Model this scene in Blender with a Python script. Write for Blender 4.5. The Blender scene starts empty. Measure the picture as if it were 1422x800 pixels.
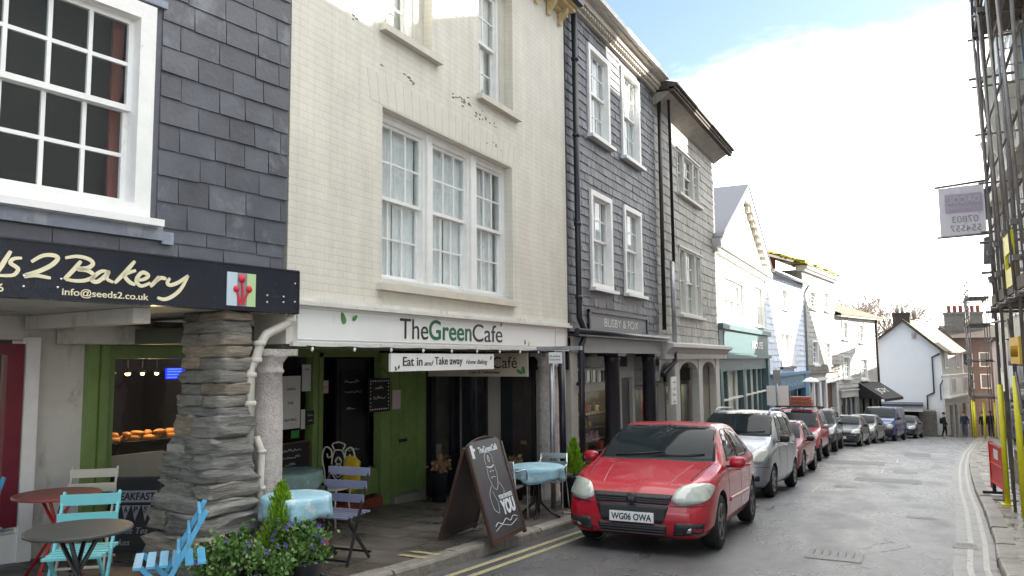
import bpy, bmesh, math, random
from mathutils import Vector, Matrix, noise
from mathutils.bvhtree import BVHTree
random.seed(7)
R=math.radians
sc=bpy.context.scene
COL=sc.collection
# ------------------------------------------------------------ terrain profile
YS=[-20,0,10,20,30,40,50,60,70,80,120]; ZS=[1.4,0,-.69,-1.33,-1.92,-2.5,-3.14,-3.78,-4.55,-5.5,-8.5]
def interp(x,xs,ys):
    if x<=xs[0]: return ys[0]
    for i in range(len(xs)-1):
        if x<=xs[i+1]:
            t=(x-xs[i])/(xs[i+1]-xs[i]); return ys[i]+(ys[i+1]-ys[i])*t
    return ys[-1]
def gz(y): return interp(y,YS,ZS)
LY=[-12,0,10,20,30,40,46,52,58,62,66,68,76,84]; LX=[-4.27,-4.27,-4.27,-4.35,-4.6,-4.3,-3.9,-3.1,-1.9,-1.0,.7,2.25,2.75,3.1]
RY=[-12,0,10,12,16,20,25,29,37,44,52,60,68,76,84]; RX=[.5,.6,.72,.84,1.0,1.1,1.3,1.5,2.0,2.6,3.2,3.9,4.6,5.2,5.8]
def xl(y): return interp(y,LY,LX)
def xr(y): return interp(y,RY,RX)
# ------------------------------------------------------------ materials
MATS={}
def nd(nt,t,**k):
    n=nt.nodes.new(t)
    for a,b in k.items(): setattr(n,a,b)
    return n
def M(name,col,rough=.6,metal=0,var=.12,scale=4,bump=0,bscale=30,spec=.5,coat=0,emit=None,estr=0,island=0,stain=None,trans=0):
    if name in MATS: return MATS[name]
    m=bpy.data.materials.new(name); m.use_nodes=True; nt=m.node_tree; b=nt.nodes['Principled BSDF']; L=nt.links.new
    b.inputs['Roughness'].default_value=rough; b.inputs['Metallic'].default_value=metal
    b.inputs['Specular IOR Level'].default_value=spec; b.inputs['Coat Weight'].default_value=coat
    b.inputs['Coat Roughness'].default_value=.04
    b.inputs['Transmission Weight'].default_value=trans
    c=(*col,1); b.inputs['Base Color'].default_value=c
    tc=nd(nt,'ShaderNodeTexCoord')
    cur=None
    if var>0:
        n=nd(nt,'ShaderNodeTexNoise'); n.inputs['Scale'].default_value=scale; n.inputs['Detail'].default_value=6; n.inputs['Roughness'].default_value=.65
        L(tc.outputs['Object'],n.inputs['Vector'])
        r=nd(nt,'ShaderNodeMapRange'); r.inputs['From Min'].default_value=.3; r.inputs['From Max'].default_value=.7
        r.inputs['To Min'].default_value=1-var; r.inputs['To Max'].default_value=1+var
        L(n.outputs['Fac'],r.inputs['Value'])
        mx=nd(nt,'ShaderNodeVectorMath',operation='SCALE'); mx.inputs[0].default_value=col
        L(r.outputs[0],mx.inputs['Scale']); cur=mx.outputs[0]
        L(n.outputs['Fac'],r.inputs['Value'])
        r2=nd(nt,'ShaderNodeMapRange'); r2.inputs['To Min'].default_value=max(0.02,rough-.12); r2.inputs['To Max'].default_value=min(1,rough+.12)
        if rough>.12: L(n.outputs['Fac'],r2.inputs['Value']); L(r2.outputs[0],b.inputs['Roughness'])
    if island>0:
        g=nd(nt,'ShaderNodeNewGeometry'); r=nd(nt,'ShaderNodeMapRange'); r.inputs['To Min'].default_value=1-island; r.inputs['To Max'].default_value=1+island
        L(g.outputs['Random Per Island'],r.inputs['Value'])
        mx=nd(nt,'ShaderNodeVectorMath',operation='SCALE')
        if cur: L(cur,mx.inputs[0])
        else: mx.inputs[0].default_value=col
        L(r.outputs[0],mx.inputs['Scale']); cur=mx.outputs[0]
    if stain:
        n=nd(nt,'ShaderNodeTexNoise'); n.inputs['Scale'].default_value=stain[1]; n.inputs['Detail'].default_value=8; n.inputs['Roughness'].default_value=.7
        mp=nd(nt,'ShaderNodeMapping'); mp.inputs['Scale'].default_value=(1,1,stain[3] if len(stain)>3 else .35)
        L(tc.outputs['Object'],mp.inputs['Vector']); L(mp.outputs[0],n.inputs['Vector'])
        r=nd(nt,'ShaderNodeMapRange'); r.inputs['From Min'].default_value=stain[2]; r.inputs['From Max'].default_value=stain[2]+.12
        L(n.outputs['Fac'],r.inputs['Value'])
        mx=nd(nt,'ShaderNodeMix',data_type='RGBA'); mx.inputs['B'].default_value=(*stain[0],1)
        L(r.outputs[0],mx.inputs['Factor'])
        if cur: L(cur,mx.inputs['A'])
        else: mx.inputs['A'].default_value=c
        cur=mx.outputs['Result']
    if cur: L(cur,b.inputs['Base Color'])
    if bump:
        n=nd(nt,'ShaderNodeTexNoise'); n.inputs['Scale'].default_value=bscale; n.inputs['Detail'].default_value=5
        L(tc.outputs['Object'],n.inputs['Vector'])
        bp=nd(nt,'ShaderNodeBump'); bp.inputs['Strength'].default_value=bump; bp.inputs['Distance'].default_value=.02
        L(n.outputs['Fac'],bp.inputs['Height']); L(bp.outputs[0],b.inputs['Normal'])
    if emit: b.inputs['Emission Color'].default_value=(*emit,1); b.inputs['Emission Strength'].default_value=estr
    MATS[name]=m; return m
def brickM(name,c1,c2,mort,bw,bh,ms,axes='xz',rough=.6,bump=.6,off=.5,var=.15,nscale=3,wet=None,peel=None,mbias=0,streak=0):
    if name in MATS: return MATS[name]
    m=bpy.data.materials.new(name); m.use_nodes=True; nt=m.node_tree; b=nt.nodes['Principled BSDF']; L=nt.links.new
    tc=nd(nt,'ShaderNodeTexCoord'); s=nd(nt,'ShaderNodeSeparateXYZ'); cb=nd(nt,'ShaderNodeCombineXYZ')
    L(tc.outputs['Object'],s.inputs[0]); L(s.outputs['XYZ'.index(axes[0].upper())],cb.inputs[0]); L(s.outputs['XYZ'.index(axes[1].upper())],cb.inputs[1])
    # slight wobble so the joints are not ruler straight
    wn=nd(nt,'ShaderNodeTexNoise'); wn.inputs['Scale'].default_value=2.5; L(cb.outputs[0],wn.inputs['Vector'])
    wv=nd(nt,'ShaderNodeVectorMath',operation='SCALE'); wv.inputs['Scale'].default_value=min(bw,bh)*.22; L(wn.outputs['Color'],wv.inputs[0])
    ad=nd(nt,'ShaderNodeVectorMath',operation='ADD'); L(cb.outputs[0],ad.inputs[0]); L(wv.outputs[0],ad.inputs[1])
    t=nd(nt,'ShaderNodeTexBrick'); t.offset=off; t.inputs['Scale'].default_value=1; t.inputs['Brick Width'].default_value=bw; t.inputs['Row Height'].default_value=bh
    t.inputs['Mortar Size'].default_value=ms; t.inputs['Mortar Smooth'].default_value=.25; t.inputs['Bias'].default_value=mbias
    t.inputs['Color1'].default_value=(*c1,1); t.inputs['Color2'].default_value=(*c2,1); t.inputs['Mortar'].default_value=(*mort,1)
    L(ad.outputs[0],t.inputs['Vector'])
    n=nd(nt,'ShaderNodeTexNoise'); n.inputs['Scale'].default_value=nscale; n.inputs['Detail'].default_value=8; n.inputs['Roughness'].default_value=.65; L(tc.outputs['Object'],n.inputs['Vector'])
    r=nd(nt,'ShaderNodeMapRange'); r.inputs['From Min'].default_value=.3; r.inputs['From Max'].default_value=.7; r.inputs['To Min'].default_value=1-var; r.inputs['To Max'].default_value=1+var
    L(n.outputs['Fac'],r.inputs['Value'])
    mx=nd(nt,'ShaderNodeVectorMath',operation='SCALE'); L(t.outputs['Color'],mx.inputs[0]); L(r.outputs[0],mx.inputs['Scale']); cur=mx.outputs[0]
    if streak:
        qm=nd(nt,'ShaderNodeMapping'); qm.inputs['Scale'].default_value=(3.5,3.5,.22); L(tc.outputs['Object'],qm.inputs[0]); sn=nd(nt,'ShaderNodeTexNoise'); sn.inputs['Scale'].default_value=1.6; sn.inputs['Detail'].default_value=9; sn.inputs['Roughness'].default_value=.7; L(qm.outputs[0],sn.inputs[0])
        sr=nd(nt,'ShaderNodeMapRange'); sr.inputs['From Min'].default_value=.38; sr.inputs['From Max'].default_value=.66; sr.inputs['To Min'].default_value=1.04; sr.inputs['To Max'].default_value=1-streak; L(sn.outputs['Fac'],sr.inputs['Value']); sv=nd(nt,'ShaderNodeVectorMath',operation='SCALE'); L(cur,sv.inputs[0]); L(sr.outputs[0],sv.inputs['Scale']); cur=sv.outputs[0]
    if peel:
        n3=nd(nt,'ShaderNodeTexNoise'); n3.inputs['Scale'].default_value=peel[1]; n3.inputs['Detail'].default_value=9; n3.inputs['Roughness'].default_value=.75; L(tc.outputs['Object'],n3.inputs['Vector'])
        r3=nd(nt,'ShaderNodeMapRange'); r3.inputs['From Min'].default_value=peel[2]; r3.inputs['From Max'].default_value=peel[2]+.03; L(n3.outputs['Fac'],r3.inputs['Value'])
        m3=nd(nt,'ShaderNodeMix',data_type='RGBA'); m3.inputs['B'].default_value=(*peel[0],1); L(cur,m3.inputs['A']); L(r3.outputs[0],m3.inputs['Factor']); cur=m3.outputs['Result']
    L(cur,b.inputs['Base Color'])
    b.inputs['Roughness'].default_value=rough
    if wet:
        n2=nd(nt,'ShaderNodeTexNoise'); n2.inputs['Scale'].default_value=wet[2]; n2.inputs['Detail'].default_value=5; L(tc.outputs['Object'],n2.inputs['Vector'])
        r2=nd(nt,'ShaderNodeMapRange'); r2.inputs['From Min'].default_value=.38; r2.inputs['From Max'].default_value=.62; r2.inputs['To Min'].default_value=wet[0]; r2.inputs['To Max'].default_value=wet[1]
        L(n2.outputs['Fac'],r2.inputs['Value']); L(r2.outputs[0],b.inputs['Roughness'])
    sub=nd(nt,'ShaderNodeMath',operation='MULTIPLY_ADD'); sub.inputs[1].default_value=-1.0; L(t.outputs['Fac'],sub.inputs[0])
    n4=nd(nt,'ShaderNodeTexNoise'); n4.inputs['Scale'].default_value=25; n4.inputs['Detail'].default_value=6; L(tc.outputs['Object'],n4.inputs['Vector'])
    m4=nd(nt,'ShaderNodeMath',operation='MULTIPLY'); m4.inputs[1].default_value=.5; L(n4.outputs['Fac'],m4.inputs[0]); L(m4.outputs[0],sub.inputs[2])
    bp=nd(nt,'ShaderNodeBump'); bp.inputs['Strength'].default_value=bump; bp.inputs['Distance'].default_value=.012
    L(sub.outputs[0],bp.inputs['Height']); L(bp.outputs[0],b.inputs['Normal'])
    MATS[name]=m; return m
def rockM(name,c1,c2,c3):
    m=bpy.data.materials.new(name); m.use_nodes=True; nt=m.node_tree; b=nt.nodes['Principled BSDF']; L=nt.links.new; b.inputs['Roughness'].default_value=.78
    tc=nd(nt,'ShaderNodeTexCoord'); g=nd(nt,'ShaderNodeNewGeometry')
    cr=nd(nt,'ShaderNodeValToRGB'); e=cr.color_ramp.elements; e[0].color=(*c1,1); e[1].color=(*c2,1); e[1].position=.75; x=e.new(.9); x.color=(*c3,1); L(g.outputs['Random Per Island'],cr.inputs[0])
    def nz(s,mp,d=8):
        q=nd(nt,'ShaderNodeMapping'); q.inputs['Scale'].default_value=mp; L(tc.outputs['Object'],q.inputs[0]); n=nd(nt,'ShaderNodeTexNoise'); n.inputs['Scale'].default_value=s; n.inputs['Detail'].default_value=d; n.inputs['Roughness'].default_value=.7; L(q.outputs[0],n.inputs[0]); return n.outputs['Fac']
    strata=nz(5,(1,1,7)); blot=nz(7,(1,1,1))
    r=nd(nt,'ShaderNodeMapRange'); 
    for k,v in zip(('From Min','From Max','To Min','To Max'),(.3,.7,.45,1.5)): r.inputs[k].default_value=v
    L(strata,r.inputs['Value']); sc_=nd(nt,'ShaderNodeVectorMath',operation='SCALE'); L(cr.outputs[0],sc_.inputs[0]); L(r.outputs[0],sc_.inputs['Scale'])
    r2=nd(nt,'ShaderNodeMapRange'); r2.inputs['From Min'].default_value=.6; r2.inputs['From Max'].default_value=.68; L(blot,r2.inputs['Value'])
    mx=nd(nt,'ShaderNodeMix',data_type='RGBA'); L(r2.outputs[0],mx.inputs['Factor']); L(sc_.outputs[0],mx.inputs['A']); mx.inputs['B'].default_value=(.34,.31,.25,1); L(mx.outputs['Result'],b.inputs['Base Color'])
    b1=nd(nt,'ShaderNodeBump'); b1.inputs['Strength'].default_value=1; b1.inputs['Distance'].default_value=.03; L(nz(8,(1,1,8)),b1.inputs['Height'])
    b2=nd(nt,'ShaderNodeBump'); b2.inputs['Strength'].default_value=.7; b2.inputs['Distance'].default_value=.01; L(nz(45,(1,1,2)),b2.inputs['Height']); L(b1.outputs[0],b2.inputs['Normal']); L(b2.outputs[0],b.inputs['Normal'])
    MATS[name]=m; return m
def glassM(name,tint=(.75,.8,.8),refl=1.0,rough=.02):
    if name in MATS: return MATS[name]
    m=bpy.data.materials.new(name); m.use_nodes=True; nt=m.node_tree; L=nt.links.new
    for n in list(nt.nodes): nt.nodes.remove(n)
    o=nd(nt,'ShaderNodeOutputMaterial'); t=nd(nt,'ShaderNodeBsdfTransparent'); t.inputs[0].default_value=(*tint,1)
    g=nd(nt,'ShaderNodeBsdfGlossy'); g.inputs['Roughness'].default_value=rough; g.inputs['Color'].default_value=(.95,.97,1,1)
    lw=nd(nt,'ShaderNodeFresnel'); lw.inputs['IOR'].default_value=1.52
    mm=nd(nt,'ShaderNodeMath',operation='MULTIPLY_ADD'); mm.inputs[1].default_value=refl; mm.inputs[2].default_value=.012; L(lw.outputs[0],mm.inputs[0]); mm.use_clamp=True
    tc=nd(nt,'ShaderNodeTexCoord'); nn=nd(nt,'ShaderNodeTexNoise'); nn.inputs['Scale'].default_value=2.2; L(tc.outputs['Object'],nn.inputs['Vector'])
    bp=nd(nt,'ShaderNodeBump'); bp.inputs['Strength'].default_value=.06; bp.inputs['Distance'].default_value=.05; L(nn.outputs['Fac'],bp.inputs['Height']); L(bp.outputs[0],g.inputs['Normal'])
    ge=nd(nt,'ShaderNodeNewGeometry'); fb=nd(nt,'ShaderNodeMath',operation='SUBTRACT'); fb.inputs[0].default_value=1; L(ge.outputs['Backfacing'],fb.inputs[1])
    fm_=nd(nt,'ShaderNodeMath',operation='MULTIPLY'); L(mm.outputs[0],fm_.inputs[0]); L(fb.outputs[0],fm_.inputs[1])
    x=nd(nt,'ShaderNodeMixShader'); L(fm_.outputs[0],x.inputs[0]); L(t.outputs[0],x.inputs[1]); L(g.outputs[0],x.inputs[2]); L(x.outputs[0],o.inputs[0])
    MATS[name]=m; return m
# ------------------------------------------------------------ mesh builder
class MB:
    def __init__(s): s.v=[]; s.f=[]; s.m=[]; s.cur=0; s.sm=[]; s.smooth=False
    def mi(s,i): s.cur=i; return s
    def face(s,idx): s.f.append(tuple(idx)); s.m.append(s.cur); s.sm.append(s.smooth)
    def add(s,vs,fs):
        o=len(s.v); s.v+= [tuple(p) for p in vs]
        for f in fs: s.face([o+i for i in f])
    def box(s,x0,x1,y0,y1,z0,z1):
        s.add([(x,y,z) for z in (z0,z1) for y in (y0,y1) for x in (x0,x1)],[(0,2,3,1),(4,5,7,6),(0,1,5,4),(2,6,7,3),(0,4,6,2),(1,3,7,5)]); return s
    def bx(s,c,d): return s.box(c[0]-d[0]/2,c[0]+d[0]/2,c[1]-d[1]/2,c[1]+d[1]/2,c[2]-d[2]/2,c[2]+d[2]/2)
    def quad(s,*p): s.add(p,[tuple(range(len(p)))]); return s
    def beam(s,a,b,w,h,up=(0,0,1)):
        a=Vector(a); b=Vector(b); d=(b-a).normalized(); u=Vector(up)
        if abs(d.dot(u))>.98: u=Vector((1,0,0))
        sx=d.cross(u).normalized()*w/2; sy=sx.cross(d).normalized()*h/2
        vs=[p+i*sx+j*sy for p in (a,b) for i,j in ((-1,-1),(1,-1),(1,1),(-1,1))]
        s.add(vs,[(3,2,1,0),(4,5,6,7),(0,1,5,4),(1,2,6,5),(2,3,7,6),(3,0,4,7)]); return s
    def tube(s,pts,r,n=8,cap=True):
        pts=[Vector(p) for p in pts]; sv=s.smooth; s.smooth=True
        rs=r if isinstance(r,(list,tuple)) else [r]*len(pts); o=len(s.v); prev=None
        for i,p in enumerate(pts):
            if i==0: t=pts[1]-p
            elif i==len(pts)-1: t=p-pts[i-1]
            else: t=(pts[i+1]-p).normalized()+(p-pts[i-1]).normalized()
            t=t.normalized() if t.length>1e-9 else Vector((0,0,1))
            if prev is None: a=t.orthogonal().normalized()
            else:
                a=prev-t*prev.dot(t); a=a.normalized() if a.length>1e-6 else t.orthogonal().normalized()
            prev=a; b=t.cross(a)
            for k in range(n):
                q=2*math.pi*k/n; s.v.append(tuple(p+(a*math.cos(q)+b*math.sin(q))*rs[i]))
        for i in range(len(pts)-1):
            for k in range(n):
                k2=(k+1)%n; s.face((o+i*n+k,o+i*n+k2,o+(i+1)*n+k2,o+(i+1)*n+k))
        if cap:
            s.smooth=False; s.face([o+k for k in range(n)][::-1]); s.face([o+(len(pts)-1)*n+k for k in range(n)])
        s.smooth=sv; return s
    def lathe(s,prof,c=(0,0,0),n=20,axis='z',sc=1):
        sv=s.smooth; s.smooth=True; o=len(s.v)
        for r,z in prof:
            for k in range(n):
                q=2*math.pi*k/n; x,y=r*math.cos(q)*sc,r*math.sin(q)*sc; z2=z*sc
                p={'z':(x,y,z2),'x':(z2,x,y),'y':(x,z2,y)}[axis]
                s.v.append((c[0]+p[0],c[1]+p[1],c[2]+p[2]))
        for i in range(len(prof)-1):
            for k in range(n):
                k2=(k+1)%n; s.face((o+i*n+k,o+i*n+k2,o+(i+1)*n+k2,o+(i+1)*n+k))
        s.smooth=False
        s.face([o+k for k in range(n)][::-1]); s.face([o+(len(prof)-1)*n+k for k in range(n)]); s.smooth=sv
        return s
    def prism(s,poly,axis,a0,a1):
        # poly: 2D points; axis: extrusion axis
        def P(u,v,w): return {'x':(w,u,v),'y':(u,w,v),'z':(u,v,w)}[axis]
        n=len(poly); vs=[P(*p,a0) for p in poly]+[P(*p,a1) for p in poly]
        s.add(vs,[tuple(range(n))[::-1],tuple(range(n,2*n))]+[(i,(i+1)%n,n+(i+1)%n,n+i) for i in range(n)]); return s
    def blob(s,c,d,e=.5,nz=.1,seed=0,nu=14,nv=9):
        # superellipsoid with noise: a rounded rough block
        sv=s.smooth; s.smooth=True; o=len(s.v)
        def sp(x): return math.copysign(abs(x)**e,x)
        for j in range(nv+1):
            th=-math.pi/2+math.pi*j/nv
            for i in range(nu):
                ph=2*math.pi*i/nu
                x=sp(math.cos(th))*sp(math.cos(ph)); y=sp(math.cos(th))*sp(math.sin(ph)); z=sp(math.sin(th))
                k=1+nz*noise.noise(Vector((x*1.7+seed*3.1,y*1.7+seed,z*1.7)))*2
                s.v.append((c[0]+x*d[0]/2*k,c[1]+y*d[1]/2*k,c[2]+z*d[2]/2*(1+nz*noise.noise(Vector((x*1.3+seed,y*2+seed*2,5))))))
        for j in range(nv):
            for i in range(nu):
                i2=(i+1)%nu; s.face((o+j*nu+i,o+j*nu+i2,o+(j+1)*nu+i2,o+(j+1)*nu+i))
        s.smooth=sv; return s
    def xf(s,mat,start=0):
        for i in range(start,len(s.v)): s.v[i]=tuple(mat@Vector(s.v[i]))
        return s
    def build(s,name,mats,parent=None,dz=0,merge=False):
        me=bpy.data.meshes.new(name)
        v=s.v if not dz else [(a,b,c+dz) for a,b,c in s.v]
        me.from_pydata(v,[],s.f)
        if not isinstance(mats,(list,tuple)): mats=[mats]
        for m in mats: me.materials.append(m)
        if len(mats)>1: me.polygons.foreach_set('material_index',s.m)
        me.polygons.foreach_set('use_smooth',s.sm)
        bm=bmesh.new(); bm.from_mesh(me)
        if merge: bmesh.ops.remove_doubles(bm,verts=bm.verts,dist=1e-4)
        bmesh.ops.recalc_face_normals(bm,faces=bm.faces); bm.to_mesh(me); bm.free()
        me.update()
        o=bpy.data.objects.new(name,me); COL.objects.link(o)
        if parent: o.parent=parent
        return o
def obj_from_mesh(name,me,mat,parent=None):
    me.materials.clear(); me.materials.append(mat)
    o=bpy.data.objects.new(name,me); COL.objects.link(o)
    if parent: o.parent=parent
    return o
def tag(o,label=None,cat=None,group=None,kind=None):
    if label: o['label']=label
    if cat: o['category']=cat
    if group: o['group']=group
    if kind: o['kind']=kind
    return o
def thing(name,label,cat,loc=(0,0,0),rz=0,group=None,rot=None):
    o=bpy.data.objects.new(name,None); COL.objects.link(o); o.location=loc; o.rotation_euler=rot if rot else (0,0,rz)
    o.empty_display_size=.2
    return tag(o,label,cat,group)
def dup(o,parent=None,label=None):
    c=o.copy(); COL.objects.link(c); c.parent=parent
    for ch in o.children: dup(ch,c)
    if label: c['label']=label
    return c
def struct(name,mb,mat):
    o=mb.build(name,mat); o['kind']='structure'; return o
# ------------------------------------------------------------ text
def text_me(s,w=None,h=None,shear=0,bold=0,depth=.004,spacing=1,align='LEFT'):
    cu=bpy.data.curves.new('t','FONT'); cu.body=s; cu.size=1; cu.shear=shear; cu.offset=bold; cu.extrude=.01; cu.space_character=spacing; cu.align_x=align
    o=bpy.data.objects.new('t',cu); COL.objects.link(o); bpy.context.view_layer.update()
    me=bpy.data.meshes.new_from_object(o.evaluated_get(bpy.context.evaluated_depsgraph_get()))
    bpy.data.objects.remove(o); bpy.data.curves.remove(cu)
    xs=[v.co.x for v in me.vertices]; ys=[v.co.y for v in me.vertices]
    x0,x1,y0,y1=min(xs),max(xs),min(ys),max(ys)
    sy=(h/(y1-y0)) if h else w/(x1-x0); sx=(w/(x1-x0)) if w else sy
    for v in me.vertices: v.co=Vector(((v.co.x-x0)*sx,(v.co.y-y0)*sy,v.co.z/.01*depth/2))
    return me
def text_on(s,mat,parent,u,d,z,w=None,h=None,mirror=False,name='lettering',M4=None,**k):
    # lettering standing on a facade frame (x along, y inward, z up) at (u,d,z)
    me=text_me(s,w,h,**k)
    if mirror:
        ww=max(v.co.x for v in me.vertices)
        for v in me.vertices: v.co.x=ww-v.co.x
    T=Matrix.Translation((u,d,z))@Matrix.Rotation(R(90),4,'X')
    if M4: T=M4@T
    me.transform(T); me.name=name
    return obj_from_mesh(name,me,mat,parent)
def joinparts(objs,name=None):
    base=objs[0]; bm=bmesh.new()
    for o in objs: bm.from_mesh(o.data)
    bm.to_mesh(base.data); bm.free()
    for o in objs[1:]: bpy.data.objects.remove(o)
    if name: base.name=name
    return base
def catmull(pts,n=6):
    if len(pts)<3: return pts
    out=[]
    P=[pts[0]]+list(pts)+[pts[-1]]
    for i in range(1,len(P)-2):
        a,b,c,d=[Vector(q) for q in P[i-1:i+3]]
        for k in range(n):
            t=k/n
            out.append(tuple(.5*((2*b)+(c-a)*t+(2*a-5*b+4*c-d)*t*t+(3*b-a-3*c+d)*t**3)))
    out.append(tuple(pts[-1])); return out
def ribbon(mb,pts,w,y,th=.006,n=6):
    # flat brush stroke in the xz plane at depth y
    p=[Vector((a,0,b)) for a,b in [q[:2] for q in catmull([(a,b) for a,b in pts],n)]]
    L=[];Rr=[]
    for i,q in enumerate(p):
        t=(p[min(i+1,len(p)-1)]-p[max(i-1,0)]); t=t.normalized() if t.length>0 else Vector((1,0,0))
        nrm=Vector((-t.z,0,t.x)); k=w/2*(1-.35*abs(2*i/(len(p)-1)-1)**3)
        L.append(q+nrm*k); Rr.append(q-nrm*k)
    for i in range(len(p)-1):
        a,b,c,d=L[i],L[i+1],Rr[i+1],Rr[i]
        mb.add([(v.x,y,v.z) for v in (a,b,c,d)]+[(v.x,y+th,v.z) for v in (a,b,c,d)],[(0,1,2,3),(7,6,5,4),(0,4,5,1),(2,6,7,3)])
# ------------------------------------------------------------ building frames
class Bld:
    def __init__(s,name,label,A,B,cat='building',zb=None,group=None):
        s.A=Vector((A[0],A[1])); d=Vector((B[0],B[1]))-s.A; s.w=d.length; d.normalize(); s.d=d
        s.zb=gz(A[1]) if zb is None else zb
        s.o=thing(name,label,cat,(A[0],A[1],s.zb),math.atan2(d.y,d.x),group)
    def part(s,name,mb,mat,parent=None): return mb.build(name,mat,parent or s.o,dz=-s.zb)
    def W(s,u,dd,z):
        n=Vector((-s.d.y,s.d.x)); p=s.A+s.d*u+n*dd; return Vector((p.x,p.y,z))
    def rz(s): return math.atan2(s.d.y,s.d.x)
    def text(s,t,mat,u,d,z,parent=None,**k): return text_on(t,mat,parent or s.o,u,d,z-s.zb,**k)
def wall(mb,u0,u1,z0,z1,holes=(),d0=0,d1=.3,step=None):
    us=sorted({u0,u1,*[min(max(h[k],u0),u1) for h in holes for k in (0,1)]}); zs=sorted({z0,z1,*[min(max(h[k],z0),z1) for h in holes for k in (2,3)]})
    for j in range(len(zs)-1):
        run=None
        for i in range(len(us)-1):
            cu,cz=(us[i]+us[i+1])/2,(zs[j]+zs[j+1])/2
            hol=any(h[0]<cu<h[1] and h[2]<cz<h[3] for h in holes)
            if not hol: run=us[i] if run is None else run
            if (hol or i==len(us)-2) and run is not None:
                mb.box(run,us[i] if hol else us[i+1],d0,d1,zs[j],zs[j+1]); run=None
    return mb
def slates(mb,u0,u1,z0,z1,w,h,holes=(),d=0,jit=.25,proud=.019,top=None):
    rng=random.Random(int(u1*100+z1*10)); z=z0; row=0
    while z<z1-.02:
        zt=min(z+h,z1)
        ivs=[(u0,u1)]
        if top:
            lo,hi=top(z+h*.5); ivs=[(max(u0,lo),min(u1,hi))] if hi>lo else []
        for a,b,c,e in holes:
            if c<zt-.02 and e>z+.02:
                nv=[]
                for p,q in ivs:
                    if b<=p or a>=q: nv.append((p,q))
                    else:
                        if p<a: nv.append((p,a))
                        if b<q: nv.append((b,q))
                ivs=nv
        for p,q in ivs:
            u=p; first=True
            while u<q-.01:
                ww=w*(.5 if (first and row%2) else 1)*(1+rng.uniform(-jit,jit)); first=False
                e=min(u+ww,q)
                if q-e<w*.25: e=q
                g=.0045; dz=rng.uniform(-.006,.006); pr=proud*rng.uniform(.7,1.25); tw=rng.uniform(-.003,.003)
                a=(u+g,d-pr+tw,z+dz); b=(e-g,d-pr-tw,z+dz); c=(e-g,d-.003,zt+.006); f=(u+g,d-.003,zt+.006)
                a2=(u+g,d,z+dz); b2=(e-g,d,z+dz)
                mb.add([a,b,c,f,a2,b2],[(0,1,2,3),(4,5,1,0),(4,0,3),(1,5,2)])
                u=e
        z+=h; row+=1
    return mb
def sash(B,u0,u1,z0,z1,d=.06,cols=3,rt=2,rb=2,fr=.07,bar=.022,fm=None,gm=None,sill=.06,cur=None,split=.5,parent=None,label=None,sillm=None,bead=True,proudf=None,dark=None):
    """double hung sash window: frame mesh, children glass, sill, curtain"""
    fm=fm or MATS['white_paint']; gm=gm or MATS['window_glass']
    mb=MB(); df=proudf if proudf is not None else d-.03
    mb.box(u0,u0+fr,df,d+.1,z0,z1).box(u1-fr,u1,df,d+.1,z0,z1).box(u0+fr,u1-fr,df,d+.1,z1-fr,z1).box(u0+fr,u1-fr,df,d+.1,z0,z0+fr*.9)
    a,b,c,e=u0+fr,u1-fr,z0+fr*.9,z1-fr; zm=c+(e-c)*split; st=.04
    g=MB()
    for (p,q,dd,rows) in ((zm,e,d,rt),(c,zm+.035,d+.045,rb)):
        mb.box(a,a+st,dd,dd+.035,p,q).box(b-st,b,dd,dd+.035,p,q).box(a+st,b-st,dd,dd+.035,q-.04,q).box(a+st,b-st,dd,dd+.035,p,p+.045)
        for i in range(1,cols):
            u=a+st+(b-a-2*st)*i/cols; mb.box(u-bar/2,u+bar/2,dd+.004,dd+.03,p+.045,q-.04)
        for j in range(1,rows):
            zz=p+.045+(q-p-.085)*j/rows; mb.box(a+st,b-st,dd+.006,dd+.028,zz-bar/2,zz+bar/2)
        g.box(a+st,b-st,dd+.014,dd+.02,p+.045,q-.04)
    w=B.part('window',mb,fm,parent)
    if label: w['label']=label
    B.part('glass',g,gm,w)
    if sill:
        sm=MB(); sm.box(u0-.07,u1+.07,min(df,0)-.09,d+.02,z0-sill,z0+.004); B.part('sill',sm,sillm or fm,w)
    if cur:
        cm=MB(); cm.smooth=False
        for (ca,cb) in cur:
            N=26; A=a+(b-a)*ca; Bb=a+(b-a)*cb
            for i in range(N):
                x0=A+(Bb-A)*i/N; x1=A+(Bb-A)*(i+1)/N; y0=d+.105+.012*math.sin(i*1.9+ca*9); y1=d+.105+.012*math.sin((i+1)*1.9+ca*9)
                cm.quad((x0,y0,c),(x1,y1,c),(x1,y1,e),(x0,y0,e))
        B.part('curtain',cm,MATS['net_curtain'],w)
    dk=MB(); dk.box(u0+.01,u1-.01,d+.24,d+.26,z0+.01,z1-.01); B.part('room_shade_panel',dk,dark or MATS['room_dark'],w)  # flat panel stands for the unlit room, its shade put into the colour
    return w
def beambox(B,name,mat,*boxes,parent=None):
    mb=MB()
    for b in boxes: mb.box(*b)
    return B.part(name,mb,mat,parent)
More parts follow.
